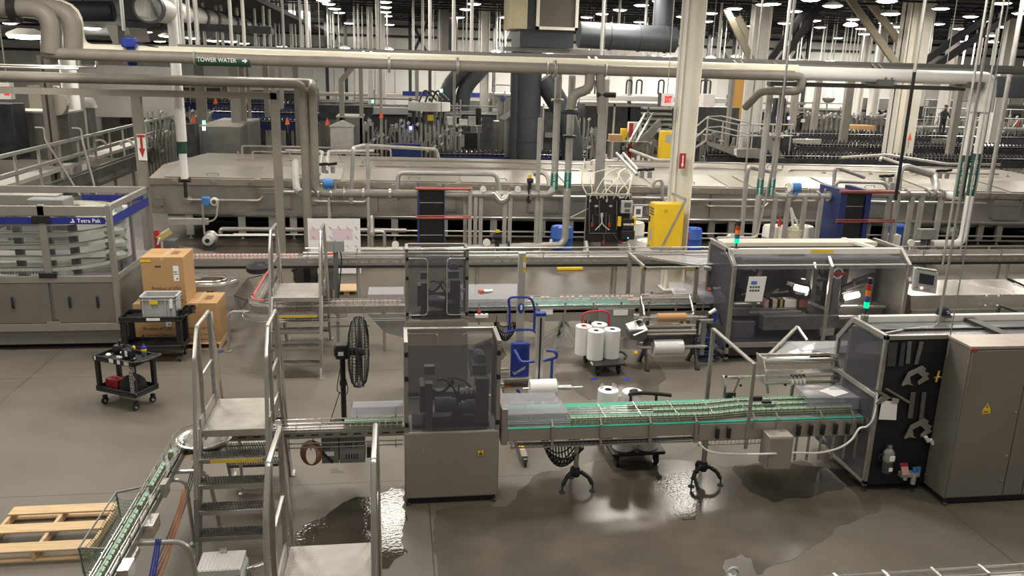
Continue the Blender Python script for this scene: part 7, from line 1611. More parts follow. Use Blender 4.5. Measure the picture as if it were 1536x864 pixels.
def drum(label,x,y,m_,h=.90,r=.29,lid=None,nm='drum',z=0.0):
 t=thing(nm,label,'drum',(x,y,z));MB().lathe([(r-.03,0),(r,.03),(r,h*.32),(r+.012,h*.34),(r,h*.36),(r,h*.64),(r+.012,h*.66),(r,h*.68),(r,h-.06),(r-.03,h-.01),(r-.03,h),(r-.06,h-.02),(.0,h-.02)],(x,y,z),n=28).build('body',m_,t)
 MB().lathe([(.05,h-.02),(.05,h+.01),(.0,h+.01)],(x-r*.5,y,z),n=12).lathe([(.04,h-.02),(.04,h+.005),(0,h+.005)],(x+r*.5,y+.05,z),n=12).build('bung',lid or m_,t);return t
x=at(843,360,23.85).x;t=drum('blue plastic drum standing behind the elbow of the green banded drop pipe',x,23.9,BLUE_DR,h=.95,r=.345)
q=at(826,368,23.5);MB().box((q.x-.02,23.56,.30),(q.x+.06,23.60,.62)).build('label',WHITE,t)
drum('blue plastic drum behind the foot of the white column',at(1040,360,23.8).x,23.9,BLUE_DR);drum('blue drum half hidden below the yellow cabinet',at(987,372,23.0).x,23.2,BLUE_DR,h=.6)
DW=mat('drum_ivory',(.72,.70,.64),.4,var=.05)
drum('ivory drum standing right of the dosing board',at(962,364,23.6).x-.12,24.1,DW,h=1.05,r=.33);drum('shorter white tub in front of the ivory drum',at(970,370,23.0).x,22.9,WHITE_P,h=.72,r=.36,nm='tub')
drum('left white drum between the right drop pipes behind the rear wrapping machine',at(1162,350,23.9).x,23.9,DW,h=.98,r=.38);drum('right white drum beside the right exchanger',at(1205,350,23.8).x,23.9,DW,h=.98,r=.36)
t=thing('bucket','cream bucket with hose on the right white drum','bucket',(at(1192,345,23.4).x,23.3,.0));x=at(1191,345,23.3).x;MB().lathe([(.24,0),(.29,.95),(.30,.96),(.30,1.0),(.27,1.0),(.25,.8)],(x,23.3,0),n=22).build('body',mat('bucket_cream',(.66,.60,.46),.45),t);MB().tube(arc((x,23.05,.92),.26,190,350,10,ax='y'),.012,5).build('handle',WHITE,t);b=MB();p=at(1186,318,23.3);b.tube(smooth_path([Vector((x,23.3,.9)),p+Z_*.1,p+Vector((.1,0,-.1)),Vector((x+.2,23.3,1.02)),Vector((x+.3,23.3,1.0))]),.035,6);b.build('hose',WHITE_P,t)
t=thing('red_bottle','red handled bottle on the left white drum','bottle',at(1169,330,23.9));q=at(1170,330,23.8);MB().lathe([(.06,0),(.06,.16),(.03,.22),(.02,.34)],(q.x,23.8,.985),n=12).build('body',RED,t)
t=thing('flammables_cabinet','yellow safety cabinet strapped to the near white column','cabinet',(6.75,19.6,1.2));YY=19.40
A,B=at(984,304,YY),at(1013,371,YY);z0=at(985,372,YY).z;z1=at(985,306,YY).z
MB().box((A.x,YY,z0),(B.x+.16,YY+.44,z1)).build('body',YELLOW,t,bev=.012)
MB().box((A.x-.02,YY+.015,z0+.02),(A.x-.001,YY+.425,z1-.02)).build('door',YELLOW,t,bev=.006);b=MB()
for k in range(3):b.box((A.x-.024,YY+.06,z1-.16-.07*k),(A.x-.02,YY+.36,z1-.12-.07*k))
b.build('door_print',GREY_D,t);MB().box((A.x-.026,YY+.10,z0+.16),(A.x-.021,YY+.26,z0+.46)).build('door_notice',GREY_L,t);MB().box((A.x-.03,YY+.30,z0+.62),(A.x-.02,YY+.40,z0+.76)).build('handle',BLACK,t)
q=at(999,317,YY);MB().lathe([(.05,0),(.05,.006)],(q.x,YY,q.z),axis=(0,-1,0),n=16).build('vent_cap',mat('vent_ochre',(.55,.38,.03),.5),t)
b=MB();b.bar((A.x+.22,YY-.01,z0),(B.x+.17,YY-.01,z1+.12),.05,.02,up=(0,1,0));b.box((A.x-.02,YY-.02,z0-.05),(B.x+.18,YY+.46,z0-.003));b.bar((B.x+.17,YY-.01,z1+.12),(B.x-.05,YY+.45,z1+.2),.03,.07);b.build('bracket',GALV,t)
t=thing('yellow_cabinet','second yellow safety cabinet seen beyond the tunnel, left of the white column','cabinet',at(1000,215,35));a=at(992,232,35.0);b_=at(1014,197,35.0);MB().box((a.x,35,0),(b_.x+.1,35.5,b_.z)).build('body',YELLOW,t,bev=.02);MB().box((a.x+.15,34.98,b_.z-.5),(b_.x-.05,35,b_.z-.15)).build('notice',GREY_L,t);MB().box((a.x-.02,35.03,.1),(a.x-.0,35.47,b_.z-.05)).build('door',YELLOW,t)
t=thing('extinguisher_box','dark red cabinet with white lettering plate behind the white column foot','cabinet',at(1025,360,21.5));a,b_=at(1019,383,21.6),at(1030,348,21.6);MB().box((a.x-.1,21.6,0),(b_.x+.08,21.95,b_.z)).build('body',RED,t,bev=.01);MB().box((b_.x-.10,21.592,.25),(b_.x+.03,21.6,.68)).build('label',WHITE,t);MB().box((b_.x-.06,21.588,.29),(b_.x-.01,21.592,.64)).build('label_print',RED_D,t)
t=thing('tank','blue and grey small tanks seen under pipes behind the rear wrapping machine','tank',at(1340,350,24.5));q=at(1345,343,24.6);MB().lathe([(.3,0),(.32,.05),(.32,.85),(.28,.9)],(q.x,24.7,0),n=18).build('blue_tank',BLUE_DR,t);q=at(1346,352,22.8);MB().box((q.x-.15,22.8,0),(q.x+.15,23.1,.9)).build('white_box',WHITE_P,t,bev=.02)
def bx(name,label,cat,px0,py0,px1,py1,Y,d,m_,top=None,z0=None,part='body',bev=.02):
 a,b_=at(px0,py0,Y),at(px1,py1,Y);zb=max(0,b_.z)if z0 is None else z0
 t=thing(name,label,cat,((a.x+b_.x)/2,Y,zb));MB().box((a.x,Y,zb),(b_.x,Y+d,a.z)).build(part,m_,t,bev=bev)
 if top:MB().box((a.x-.03,Y-.03,a.z),(b_.x+.03,Y+d,a.z+.06)).build('top',top,t)
 return t,a,b_
PST=mat('post_grey',(.30,.28,.25),.5,.3,var=.08);MG=mat('machine_grey',(.19,.185,.175),.45,.4,var=.2,vscale=1.5);MDK=mat('far_machine_dark',(.045,.045,.048),.5,.3,var=.4,vscale=3);BEI=mat('far_beige',(.50,.46,.38),.5);BLU=mat('far_blue',(.012,.022,.10),.4)
for i,(x0,x1,y1,Y)in enumerate(((291,306,200,38),(343,357,190,37),(357,366,190,38),(369,373,188,40),(394,402,185,42),(405,412,185,43),(418,423,180,45),(440,447,195,40),(538,544,220,38),(569,573,225,36),(623,628,155,48),(680,684,210,38),(698,706,152,50),(903,915,285,25.2),(945,949,160,42),(1193,1202,165,46),(1227,1235,172,46),(1273,1284,205,40),(1441,1450,230,36),(1098,1103,200,38),(58,64,195,30),(68,73,195,30))):
 a,b_=at(x0,115,Y),at(x1,115,Y);n=('first','second','third','fourth','fifth','sixth','seventh','eighth','ninth','tenth','eleventh','twelfth','thirteenth','fourteenth','fifteenth','sixteenth','seventeenth','eighteenth','nineteenth','twentieth')
 t=thing('steel_post','tall grey steel post standing over the tunnel beside the dosing board' if i==13 else 'grey steel post of the far machinery, seen above the tunnel roof','post',((a.x+b_.x)/2,Y,0),group=None if i==13 else 'grey steel posts of the far machinery');MB().box((a.x,Y,0),(b_.x,Y+.25,5.55 if i!=13 else 5.3)).build('tube',PST if i!=13 else GALV,t)
a=at(513,180,38);t=thing('bent_duct','grey rectangular duct bending right above the hooded box','duct',a);MB().box((a.x-.11,38,2.4),(a.x+.11,38.2,4.9)).bar((a.x,38.1,4.85),at(534,96,38),.22,.2,up=(0,1,0)).build('duct',PST,t)
P0,P1=at(-20,240,24),at(272,161,46);P1 .z=P0 .z+.05
t=thing('elevated_conveyor','raised conveyor with handrails running away behind the accumulator at far left','conveyor',P0);d_=(P1-P0);sd=Vector((d_.y,-d_.x,0)).normalized()
b=MB()
for z in(0,-.55):b.bar(P0+Z_*z,P1+Z_*z,.10,.10)
for k in range(14):p=P0 .lerp(P1,k/13);b.bar(p,p-Z_*1.25,.07,.07)
b.build('handrail',GALV,t);MB().bar(P0-Z_*.95-sd*.5,P1-Z_*.95-sd*.5,.55,.12).build('pale_cover',mat('cover_pale',(.55,.53,.48),.5),t)
b=MB();b.bar(P0-Z_*1.5-sd*.1,P1-Z_*1.5-sd*.1,.1,.35);b.bar(P0-Z_*1.2,P1-Z_*1.2,.06,.06);b.bar(P0-Z_*1.9-sd*.3,P1-Z_*1.9-sd*.3,.5,.12);b.build('side_panel',MG,t);b=MB()
for k in range(9):p=P0 .lerp(P1,(k+.5)/9)-sd*.2;b.bar(p-Z_*1.2,Vector((p.x,p.y,0)),.1,.1)
b.build('leg',STEEL_D,t)
p=at(54,202,25.5);b=MB()
for dx in(0,1.0):b.pipe([p+Vector((dx,0,.2)),p+Vector((.25+dx,0,.2)),p+Vector((.35+dx,-.3,-.1)),at(100+dx*25,262,24.5)+Vector((.3,0,-.6))],.032,.15,7)
b.build('stair_rail',PST,t)
for px in(150,190):
 p=at(px,215,33);MB().tube(arc(p-Z_*.1,.22,0,180,8,ax='y'),.05,6).build('hoop',BEI,t)
bx('wall_cabinet','brown grey cabinet bank behind the raised conveyor at far left','cabinet',-10,168,110,240,31,1.5,MG,BEI);bx('dark_rack','dark rack at the left edge behind the raised conveyor','rack',-30,155,28,240,29.5,1,MDK)
bx('mezzanine_wall','grey panelled partition under the pipes at far left','partition',-60,92,262,140,45,.4,mat('partition_grey',(.25,.24,.225),.6,var=.12,vscale=.6),z0=2.6)
bx('mezzanine_wall','pale partition strip above the brown grey cabinet bank','partition',40,128,90,168,38,.3,BEI)
p=at(87,157,30.5);t=thing('cable_reel','grey reel standing on the cabinet bank by the left white column','reel',p);MB().lathe([(.08,-.1),(.36,-.1),(.36,-.04),(.12,-.04),(.12,.04),(.36,.04),(.36,.1),(.08,.1)],p,axis=(.3,1,0),n=20).build('reel',BEI,t);MB().cyl(p,p+Vector((.4,-.1,0)),.06,8).build('axle',STEEL_B,t)
t,a,b_=bx('hooded_machine','pale sloped cover beyond the left white column','machine',120,157,140,220,34,.6,MG);MB().prism([(a.x,33.8,a.z-.1),(b_.x+.3,33.8,a.z-.1),(b_.x,34.3,a.z+.25),(a.x,34.3,a.z+.25)],(0,.3,0)).build('cover',WHITE_P,t)
EX=emis('exit_red',(.9,.03,.03),.8)
t,a,b_=bx('exit_sign','white exit sign box with glowing red panel at the left edge','sign',-8,124,17,149,27,.3,WHITE_P,z0=at(5,149,27).z,bev=.01);MB().box((b_.x-.17,26.98,b_.z+.12),(b_.x-.03,27,a.z-.10)).build('red_panel',EX,t);MB().cyl((a.x+.3,27.1,a.z),(a.x+.3,27.1,9.3),.02,6).build('hanger',GALV,t)
BOT=mat('bottle_dark',(.03,.03,.035),.15,.0,coat=.5);CAPM=mat('bottle_cap',(.20,.20,.21),.2,.5)
bt=thing('bottle','dark bottle with pale cap standing on a far conveyor beyond the tunnel','bottle',(0,0,0),group='dark bottles on the far conveyors')
MB().lathe([(.055,0),(.06,.02),(.06,.17),(.026,.24),(.026,.27)],n=8).build('body',BOT,bt);MB().lathe([(.032,.25),(.032,.30),(.0,.31)],n=6).build('cap',CAPM,bt)
nb=[0];SB=MB()
def loaded(label,px0,px1,py,Y,rows,pitch,side=BLU,z=None,tall=.16):
 a,b_=at(px0,py,Y),at(px1,py,Y);z=(a.z+b_.z)/2;t=thing('bottle_conveyor',label,'conveyor',((a.x+b_.x)/2,Y,0));W_=rows*.16+.2
 MB().box((a.x,Y,z-.08),(b_.x,Y+W_,z)).build('belt',MDK,t);MB().box((a.x,Y-.06,z-.3),(b_.x,Y,z+.02)).build('side_panel',side,t);MB().tube([(a.x,Y-.03,z+.13),(b_.x,Y-.03,z+.13)],.02,5).build('guide_rail',STEEL_B,t);b=MB()
 for k in range(int((b_.x-a.x)/1.6)+1):b.box((a.x+.2+k*1.6,Y+.1,0),(a.x+.3+k*1.6,Y+.2,z-.08))
 b.build('leg',STEEL_D,t);n=int((b_.x-a.x)/pitch)
 for r_ in range(rows):
  for k in range(n):
   p=Vector((a.x+pitch*(k+.5+.5*(r_%2)),Y+.12+r_*.16,z+.002))
   if p.x>b_.x-.05:continue
   if nb[0]==0:bt.location=p;nb[0]=1
   elif r_==0 and nb[0]<240:dup(bt,loc=p);nb[0]+=1
   else:SB.lathe([(.06,0),(.06,.17),(.028,.24),(.03,.30)],p,n=6)
loaded('dark conveyor of bottles just behind the tunnel roof at centre',655,880,236,35,2,.22);loaded('blue sided bottle conveyor behind the twin drop pipes, nearest',378,478,186,41,2,.2);loaded('blue sided bottle conveyor behind the twin drop pipes, second',318,480,172,44,3,.2);loaded('blue sided bottle conveyor behind the twin drop pipes, third',262,472,158,49,2,.22)
loaded('long bottle conveyor behind the right half of the tunnel, nearest',1060,1600,240,35,3,.2,MDK);loaded('long bottle conveyor behind the right half of the tunnel, second',1200,1600,223,38,4,.2,MDK);loaded('long bottle conveyor behind the right half of the tunnel, third',1180,1600,207,42,3,.22,MDK);loaded('far right bottle conveyor below the hanging baskets',1170,1560,182,50,2,.25,MG);loaded('bottle conveyor behind the operator desks',660,800,178,50,2,.25,BLU)
o=SB.build('massed_bottles',BOT,smooth=False);tag(o,'massed dark bottles filling the far conveyors beyond the tunnel','bottles',kind='stuff')
for args in(('long_housing','flat brown topped housing running away left of the blue bottle conveyors','machine',300,190,362,240,35,5,MG,BEI),('electrical_box','dark box with signal lights beyond the tunnel, left of the housing','box',262,186,296,236,34,.6,MDK),('cabinet','grey stepped cabinet behind the flat brown topped housing','cabinet',362,186,376,240,36,3,MG),('hooded_box','grey hooded box with dark opening beyond the left exchanger','machine',495,190,530,240,34.5,1,GALV),('machine_block','large grey machine block behind the hooded box','machine',505,176,545,232,38,2,MG,BEI),('dark_rack','dark panel with black rack behind the machine block','machine',478,157,540,180,44,.6,MDK),('filler_cabinet','dark cabinet under the pale strip of far boxes','cabinet',558,172,612,235,40,1.5,MDK),('pale_box','row of pale grey boxes left of the white filler hood','box',560,161,612,172,39.6,1,GREY_L),('blue_crate','blue bin and grey frame behind the tunnel roof at centre','crate',585,216,632,240,34.5,.6,BLU),('desk','operator desk loaded with white equipment beyond the tunnel','desk',668,187,722,190,40,.8,STEEL_B),('chair','black office chair at the operator desk','chair',698,199,716,226,38,.5,BLACK),('rack','steel rack cabinet right of the operator desk','rack',742,182,762,225,39,.8,MG),('grey_hood','large grey sloped housing at the foot of the blue grey duct','machine',757,180,792,238,35,2,MG),('dark_tank','dark tank base at the foot of the blue grey duct','machine',772,205,800,240,34.5,.8,MDK),('far_wall_unit','long grey machine wall behind the operator desks','machine',680,150,745,172,52,1,MG),('far_strip','cream far conveyor strip with blue band along the back wall','machine',470,138,760,150,58,1,BEI),('glazed_block','long dark glazed machine with pale header left of the exit sign','machine',878,155,1000,232,42,2,MDK),('pale_header','pale header beam over the dark glazed machine','beam',850,142,1090,155,41.5,.8,mat('header_pale',(.55,.55,.52),.5)),('dark_machine','dark machine group behind the railed platform','machine',1040,160,1106,200,44,2,MDK),('carton_box','brown carton on a table left of the far stair','box',917,202,934,212,37,.6,CARD),('table','steel table carrying the brown carton','table',914,212,975,214,36.8,.8,STEEL_D),('poster_board','white and red upright board left of the far stair','board',944,183,960,222,38,.3,WHITE_P),('yellow_post','yellow guard panel beside the brown carton','guard',933,193,940,214,38,.3,YELLOW),('speaker_box','white hanging box right of the near white column','box',1056,141,1072,160,36,.5,WHITE_P),('dark_monitor','tall black screen right of the tall white mid column','screen',1164,147,1177,172,40,.3,BLACK),('blue_board','blue panel on the far right wall','panel',1283,149,1296,160,56,.3,BLU if False else BLUE),('orange_robot','orange robot arm column beyond the railed platform','robot',1104,118,1113,180,46,.5,mat('robot_orange',(.45,.24,.05),.5)),('pallet_stack','tan boards lying on the far right conveyor','boards',1279,188,1312,195,44,1,CARD),('machine_cabinet','grey machine panels at the far right wall','machine',1302,147,1345,166,54,1,MG),('machine_cabinet','grey tilted machine panel right of the wide cream column','machine',1408,150,1440,172,50,1,MG),('pipe_box','long black box under the rack at the right edge','box',1496,114,1560,148,26,1.2,mat('black_box',(.04,.045,.05),.6)),('walkway','grey walkway with handrail at far right','walkway',1385,190,1560,197,43,1,STEEL_D),('guard_board','steel guard board at the bend behind the right drop pipes','guard',1190,208,1232,216,34.5,.1,STEEL_B),('conveyor_block','dark stepped machine behind the right drop pipes','machine',1150,203,1190,240,35.5,2,MDK)):
 n_,l_,c_,x0,y0,x1,y1,Y,dd,m_=args[:10];hang=n_ in('pale_header','speaker_box','pipe_box','blue_board','dark_monitor','far_strip','far_wall_unit','machine_cabinet','pallet_stack','walkway','guard_board','pale_box','carton_box','dark_rack','table','desk');t,a,b_=bx(n_,l_,c_,x0,y0,x1,y1,Y,dd,m_,args[10]if len(args)>10 else None,z0=b_z if False else(at(x1,y1,Y).z if hang else None))
 if n_ in('desk','table','walkway'):MB().box((a.x+.05,Y+.1,0),(a.x+.12,Y+.2,b_.z)).box((b_.x-.12,Y+.1,0),(b_.x-.05,Y+.2,b_.z)).build('leg',STEEL_D,t)
 if n_=='walkway':
  b=MB()
  for k in range(8):x=a.x+(b_.x-a.x)*k/7;b.cyl((x,Y,a.z),(x,Y,a.z+1.05),.03,6)
  for z in(.55,1.05):b.cyl((a.x,Y,a.z+z),(b_.x,Y,a.z+z),.03,6)
  b.build('handrail',GALV,t)
 if n_=='desk':
  for k,(dx,w_,h_)in enumerate(((.1,.45,.35),(.7,.4,.25),(1.15,.42,.4),(1.5,.25,.8))):MB().box((a.x+dx,Y+.2,a.z),(a.x+dx+w_,Y+.5,a.z+h_)).build('equipment',(WHITE,WHITE_P,GREY_L,BLACK)[k],t)
 if n_=='hooded_box':MB().prism([(a.x-.05,Y-.05,a.z),(b_.x+.05,Y-.05,a.z),((a.x+b_.x)/2,Y-.05,a.z+.22)],(0,1.1,0)).build('hood',GALV,t);MB().box((a.x+.3,Y-.02,1.2),(b_.x-.3,Y,2.1)).build('opening',BLACK,t)
 if n_=='grey_hood':MB().prism([(a.x,Y,a.z),(b_.x+.4,Y,a.z),(b_.x+.4,Y,a.z+.9)],(0,2,0)).build('slope',MG,t)
 if n_=='speaker_box':MB().cyl(((a.x+b_.x)/2,Y+.2,a.z),((a.x+b_.x)/2,Y+.2,9.3),.02,6).build('hanger',GALV,t)
 if n_=='glazed_block':
  b=MB();[b.box((a.x+.4+k*.9,Y-.04,1.2),(a.x+1.1+k*.9,Y,2.0+.3*(k%2)))for k in range(4)];b.build('inner_panel',MG,t);b=MB();b.box((a.x+1.5,Y-.06,1.0),(a.x+1.6,Y,a.z));b.box((a.x,Y-.06,a.z-.12),(b_.x,Y,a.z));b.build('frame',BEI,t)
 if n_=='far_strip':MB().box((a.x+6,Y-.03,a.z-.1),(a.x+8,Y,a.z+.2)).box((a.x+10.2,Y-.03,a.z-.1),(a.x+12,Y,a.z+.2)).build('blue_band',BLUE_T,t)
 if n_=='orange_robot':MB().bar((b_.x,Y,a.z-.2),(b_.x+.6,Y,a.z-.7),.3,.3).box((b_.x+.05,Y,a.z-1.6),(b_.x+.5,Y+.3,a.z-.9)).build('arm',MATS['robot_orange'],t)
 if n_=='poster_board':MB().box((a.x,Y-.02,1.0),(a.x+.2,Y,a.z-.05)).build('red_strip',RED,t)
for i,(x0,y0,x1,y1,Y,m_,lab)in enumerate(((150,148,262,215,50,MG,'grey far machine line behind the raised conveyor end'),(262,128,335,180,57,MDK,'tall dark far machine left of the grey posts'),(375,136,476,165,58,MDK,'dark far machine line behind the twin drop pipes'),(450,150,560,185,54,MG,'grey far machine with dark windows behind the bent duct'),(530,158,625,200,47,MDK,'dark block left of the white filler hood'),(600,172,690,232,43,MDK,'dark filler base below the white hood'),(655,168,745,205,47,MDK,'dark machinery behind the operator desk'),(740,140,772,200,49,MG,'grey framed machine left of the blue grey duct'),(815,160,905,235,44,MDK,'dark machinery right of the blue grey duct'),(1000,160,1112,215,50,MDK,'dark machine hall section behind the railed platform'),(1120,165,1200,215,48,MDK,'dark machine below the black screen'),(1175,162,1300,178,57,MG,'low grey far line below the hanging baskets'),(1290,158,1345,200,56,MDK,'dark far block left of the wide cream column'),(1385,160,1470,205,53,MDK,'dark far block behind the person'),(1465,155,1570,215,50,MG,'grey far machines at the right edge'))):
 t,a,b_=bx('process_machine',lab,'machine',x0,y0,x1,y1,Y,2,m_,z0=0,bev=0);rnd=random.Random(i);W_=b_.x-a.x
 for k in range(int(W_/.9)):
  x=a.x+.1+k*.9;z=rnd.uniform(.55,.9)*a.z;MB().box((x,Y-.05-.15*rnd.random(),z-rnd.uniform(.2,.7)),(x+rnd.uniform(.3,.8),Y,z)).build('panel',(MG,MDK,STEEL_D,GREY_D)[rnd.randrange(4)],t)
 b=MB();n=int(W_/1.3)+2
 for k in range(n):x=a.x+W_*k/(n-1);b.box((x-.04,Y-.12,0),(x+.04,Y-.04,a.z+rnd.uniform(.1,.9)))
 for z in(.98,1.12):b.cyl((a.x,Y-.1,a.z*z),(b_.x,Y-.1,a.z*z),.05,6)
 b.build('frame_bar',STEEL_D,t)
 for k in range(3):p=Vector((a.x+W_*rnd.random(),Y-.25,a.z*rnd.uniform(.6,1)));MB().box(p-Vector((.12,.05,.1)),p+Vector((.12,.05,.1))).build('light_panel',(GREY_L,WHITE_P,BLUE_T)[k],t)
p=at(645,161,40);t=thing('filler_carousel','bottle filler with white ring hood and cable bundle beyond the tunnel','machine',(p.x,41,0));MB().lathe([(1.0,.2),(1.03,.2),(1.03,-.2),(.95,-.2)],(p.x,41,p.z),n=28).build('hood',mat('hood_white',(.66,.65,.62),.4),t);b=MB()
for k in range(14):a_=R(k*360/14);b.cyl((p.x+.8*math.cos(a_),41+.8*math.sin(a_),.9),(p.x+.8*math.cos(a_),41+.8*math.sin(a_),p.z-.2),.05,6)
b.cyl((p.x,41,0),(p.x,41,p.z),.35,14);b.cyl((p.x,41,.85),(p.x,41,.95),1.1,22);b.build('column',MG,t);b=MB();[b.tube(smooth_path([Vector((p.x-.5+.3*k,40.8,p.z+.2)),Vector((p.x-.2+.3*k,40.8,p.z+.75)),Vector((p.x+.35+.3*k,40.8,p.z+.3))]),.05,5)for k in range(3)];b.build('cable',BLACK,t);q=at(646,177,39.8);MB().box((q.x-.14,39.8,q.z-.12),(q.x+.14,39.85,q.z+.14)).build('yellow_sign',YELLOW,t)
def frame(label,px0,px1,py0,py1,Y,n,d=1.0,m_=STEEL_D,name='process_machine',cat='machine'):
 a,b_=at(px0,py0,Y),at(px1,py1,Y);zb=max(0,b_.z);t=thing(name,label,cat,((a.x+b_.x)/2,Y,0));b=MB();rnd=random.Random(px0)
 for k in range(n+1):
  x=a.x+(b_.x-a.x)*k/n;h=zb+(a.z-zb)*rnd.uniform(.6,1);b.box((x-.03,Y,0),(x+.03,Y+.06,h));b.box((x-.03,Y+d,0),(x+.03,Y+d+.06,h))
  if k<n:
   w_=(b_.x-a.x)/n;z=zb+(a.z-zb)*rnd.uniform(.2,.8);b.box((x,Y+d*.2,z-.1),(x+w_*.8,Y+d*.6,z+rnd.uniform(.05,.25)));b.bar((x,Y,z),(x+w_,Y,zb+(a.z-zb)*rnd.uniform(.3,.9)),.05,.05)
 b.build('frame',m_,t);c=MB();[c.cyl((x_,Y-.1,z_),(x_+.1,Y-.1,z_+.1),.06,8)for x_,z_ in[(rnd.uniform(a.x,b_.x),rnd.uniform(zb+.2,a.z))for _ in range(n)]];c.build('fitting',GREY_L,t)
for a_ in(('tangle of dark machine frames behind the left white pipe',205,262,165,240,40,9),('dark frames between the left posts and the raised conveyor',262,330,160,195,46,9),('dark machine frames behind the grey flat conveyor at centre',545,612,178,238,37,10),('dark equipment frames around the white filler hood',600,690,180,240,36.5,14),('small machine frames right of the blue grey duct',840,905,170,240,37,11),('dark machinery under the far stair',940,1012,195,240,38,9),('far frames above the right bottle conveyors',1180,1345,168,185,48,22),('far frames right of the wide cream column',1385,1536,170,215,46,20),('dark frames behind the railed platform',1045,1195,190,240,39,16)):frame(*a_)
t=thing('access_platform','railed steel platform with sloping chute beyond the tunnel, right of the white column','platform',at(1115,230,35));b=MB()
pl=[at(1044,190,36),at(1062,175,37),at(1082,174,38),at(1130,186,36.5),at(1190,187,36.5)]
for dz in(0,-.5):
 for a_,c_ in zip(pl,pl[1:]):b.cyl(a_+Z_*dz,c_+Z_*dz,.035,6)
 b.cyl(at(1062,177,35.2)+Z_*dz,at(1108,187,35.2)+Z_*dz,.035,6);b.cyl(at(1108,187,35.2)+Z_*dz,at(1190,187,35.2)+Z_*dz,.035,6)
for px,py in((1062,177),(1085,182),(1108,187),(1130,187),(1160,187),(1188,187)):p=at(px,py,35.2);b.cyl((p.x,p.y,0),p,.035,6)
b.build('handrail',GALV,t);b=MB();b.slab(at(1040,225,34.6),at(1060,212,34.6),at(1060,212,35.2),at(1040,225,35.2),.1);b.prism([at(1060,211,34.6),at(1105,223,34.6),at(1105,235,34.6),at(1060,217,34.6)],(0,.6,0));b.prism([at(1105,224,34.6),at(1142,224,34.6),at(1142,238,34.6),at(1105,236,34.6)],(0,.6,0));b.prism([at(1150,196,35),at(1178,238,35),at(1160,238,35),at(1150,220,35)],(0,.6,0));b.build('chute',STEEL_D,t);MB().prism([at(1101,223,34.55),at(1105,223,34.55),at(1105,234,34.55),at(1101,232,34.55)],(0,.03,0)).build('pale_plate',WHITE_P,t)
t=thing('access_stair','far steel stair with bright handrails below the exit sign','stair',at(965,225,37));b=MB()
for dx in(0,11):b.bar(at(943+dx,215,36.8),at(968+dx,170,38.5),.09,.09);
b.build('handrail',STEEL_B,t);b=MB();[b.box((at(968,196-k*8,39).x,39,at(968,196-k*8,39).z),(at(1008,196-k*8,39).x,39.8,at(968,196-k*8,39).z+.08))for k in range(5)];b.build('tread',STEEL_T,t);b=MB();b.bar(at(950,226,36.8),at(990,185,38.8),.1,.5);b.box((at(972,160,39).x,39,0),(at(974,160,39).x,39.1,at(972,160,39).z));b.build('stringer',STEEL_D,t)
for px in(884,901,939,954,987,1050,1057):p=at(px,141,42);t=thing('pipe_loop','dark inverted U pipe standing on the pale header beam','pipe',p,group='inverted U pipes on the pale header');MB().pipe([p,p+Z_*.7,p+Vector((.28,0,.7)),p+Vector((.28,0,0))],.045,.13,6).build('tube',MDK,t)
for px,py in((1243,147),(1164,147)):
 p=at(px,py,45);t=thing('hanging_basket','wire bowl hanging before the far white wall, %s'%('right one' if px>1200 else 'left one, partly hidden'),'basket',p);MB().lathe([(.36,0),(.33,-.12),(.22,-.24),(.02,-.28)],p,n=16).build('bowl',PST,t);MB().tube([p+Vector((-.3,0,0)),p+Z_*1.2,p+Vector((.3,0,0))],.012,4).cyl(p+Z_*1.2,(p.x,p.y,9.3),.012,5).build('chain',PST,t)
for px,py,Y,lab in((431,182,36,'orange flag on the pipes left of the hooded box'),(491,183,36,'orange flag on the hooded box'),(572,172,35.8,'orange flag on the slim post right of the hooded box'),(323,151,37,'orange flag at the left of the blue bottle conveyors'),(290,179,36,'small orange flag beside the dark box'),(1365,206,34.8,'orange flag on the wide cream column'),(1527,184,40,'orange flag at the right edge')):
 p=at(px,py,Y);t=thing('warning_flag',lab,'flag',p);MB().prism([p+Vector((-.10,0,-.15)),p+Vector((.10,0,-.12)),p+Vector((.0,0,.2))],(0,.02,0)).build('flag',emis('flag_orange',(0,0,0),0)if False else mat('flag_red_orange',(.85,.14,.06),.6),t);MB().cyl(p+Vector((0,.03,-.5)),p+Vector((0,.03,.15)),.012,5).build('stick',GREY_D,t)
for px,py,Y,col,lab in((306,185,33.9,(.1,1,.4),'green signal lamp on the dark box'),(306,194,33.9,(.7,.7,1),'pale signal lamp below the green one'),(1166,178,39.5,(.25,.2,1),'left blue lamp under the black screen'),(1183,178,39.5,(.25,.2,1),'right blue lamp under the black screen'),(616,193,36,(.15,.2,1),'blue lamp left of the white filler hood'),(559,153,45,(.1,1,.4),'green lamp over the pale boxes'),(720,170,45,(.1,1,.5),'green lamp over the operator desk'),(662,137,40,(.2,1,.7),'green lamp on the filler hood mast'),(869,142,41,(.2,1,.8),'green lamp right of the blue grey duct')):
 p=at(px,py,Y);t=thing('indicator_lamp',lab,'lamp',p);MB().cyl(p-Z_*.04,p+Z_*.10,.06,10).build('lens',emis('lamp_%d%d'%(px,py),col,7),t);MB().cyl((p.x,p.y,max(0,p.z-1.2)),p-Z_*.04,.02,6).build('stem',GREY_D,t)
p=at(1412,198,42);t=thing('person','person in dark clothes and cap standing at the far right walkway','person',(p.x,42,p.z-.35));z0=p.z-.35
SK=bpy.data.meshes.new('body');J=[(0,0,.95),(0,0,1.2),(0,-.02,1.42),(0,-.04,1.52),(0,-.06,1.66),(-.19,0,1.40),(-.26,-.14,1.18),(-.16,-.36,1.10),(.19,0,1.40),(.27,-.12,1.16),(.20,-.36,1.12),(-.10,0,.9),(-.11,-.02,.48),(-.11,.02,.06),(.10,0,.9),(.11,-.02,.48),(.11,.02,.06),(-.11,-.12,.04),(.11,-.12,.04)]
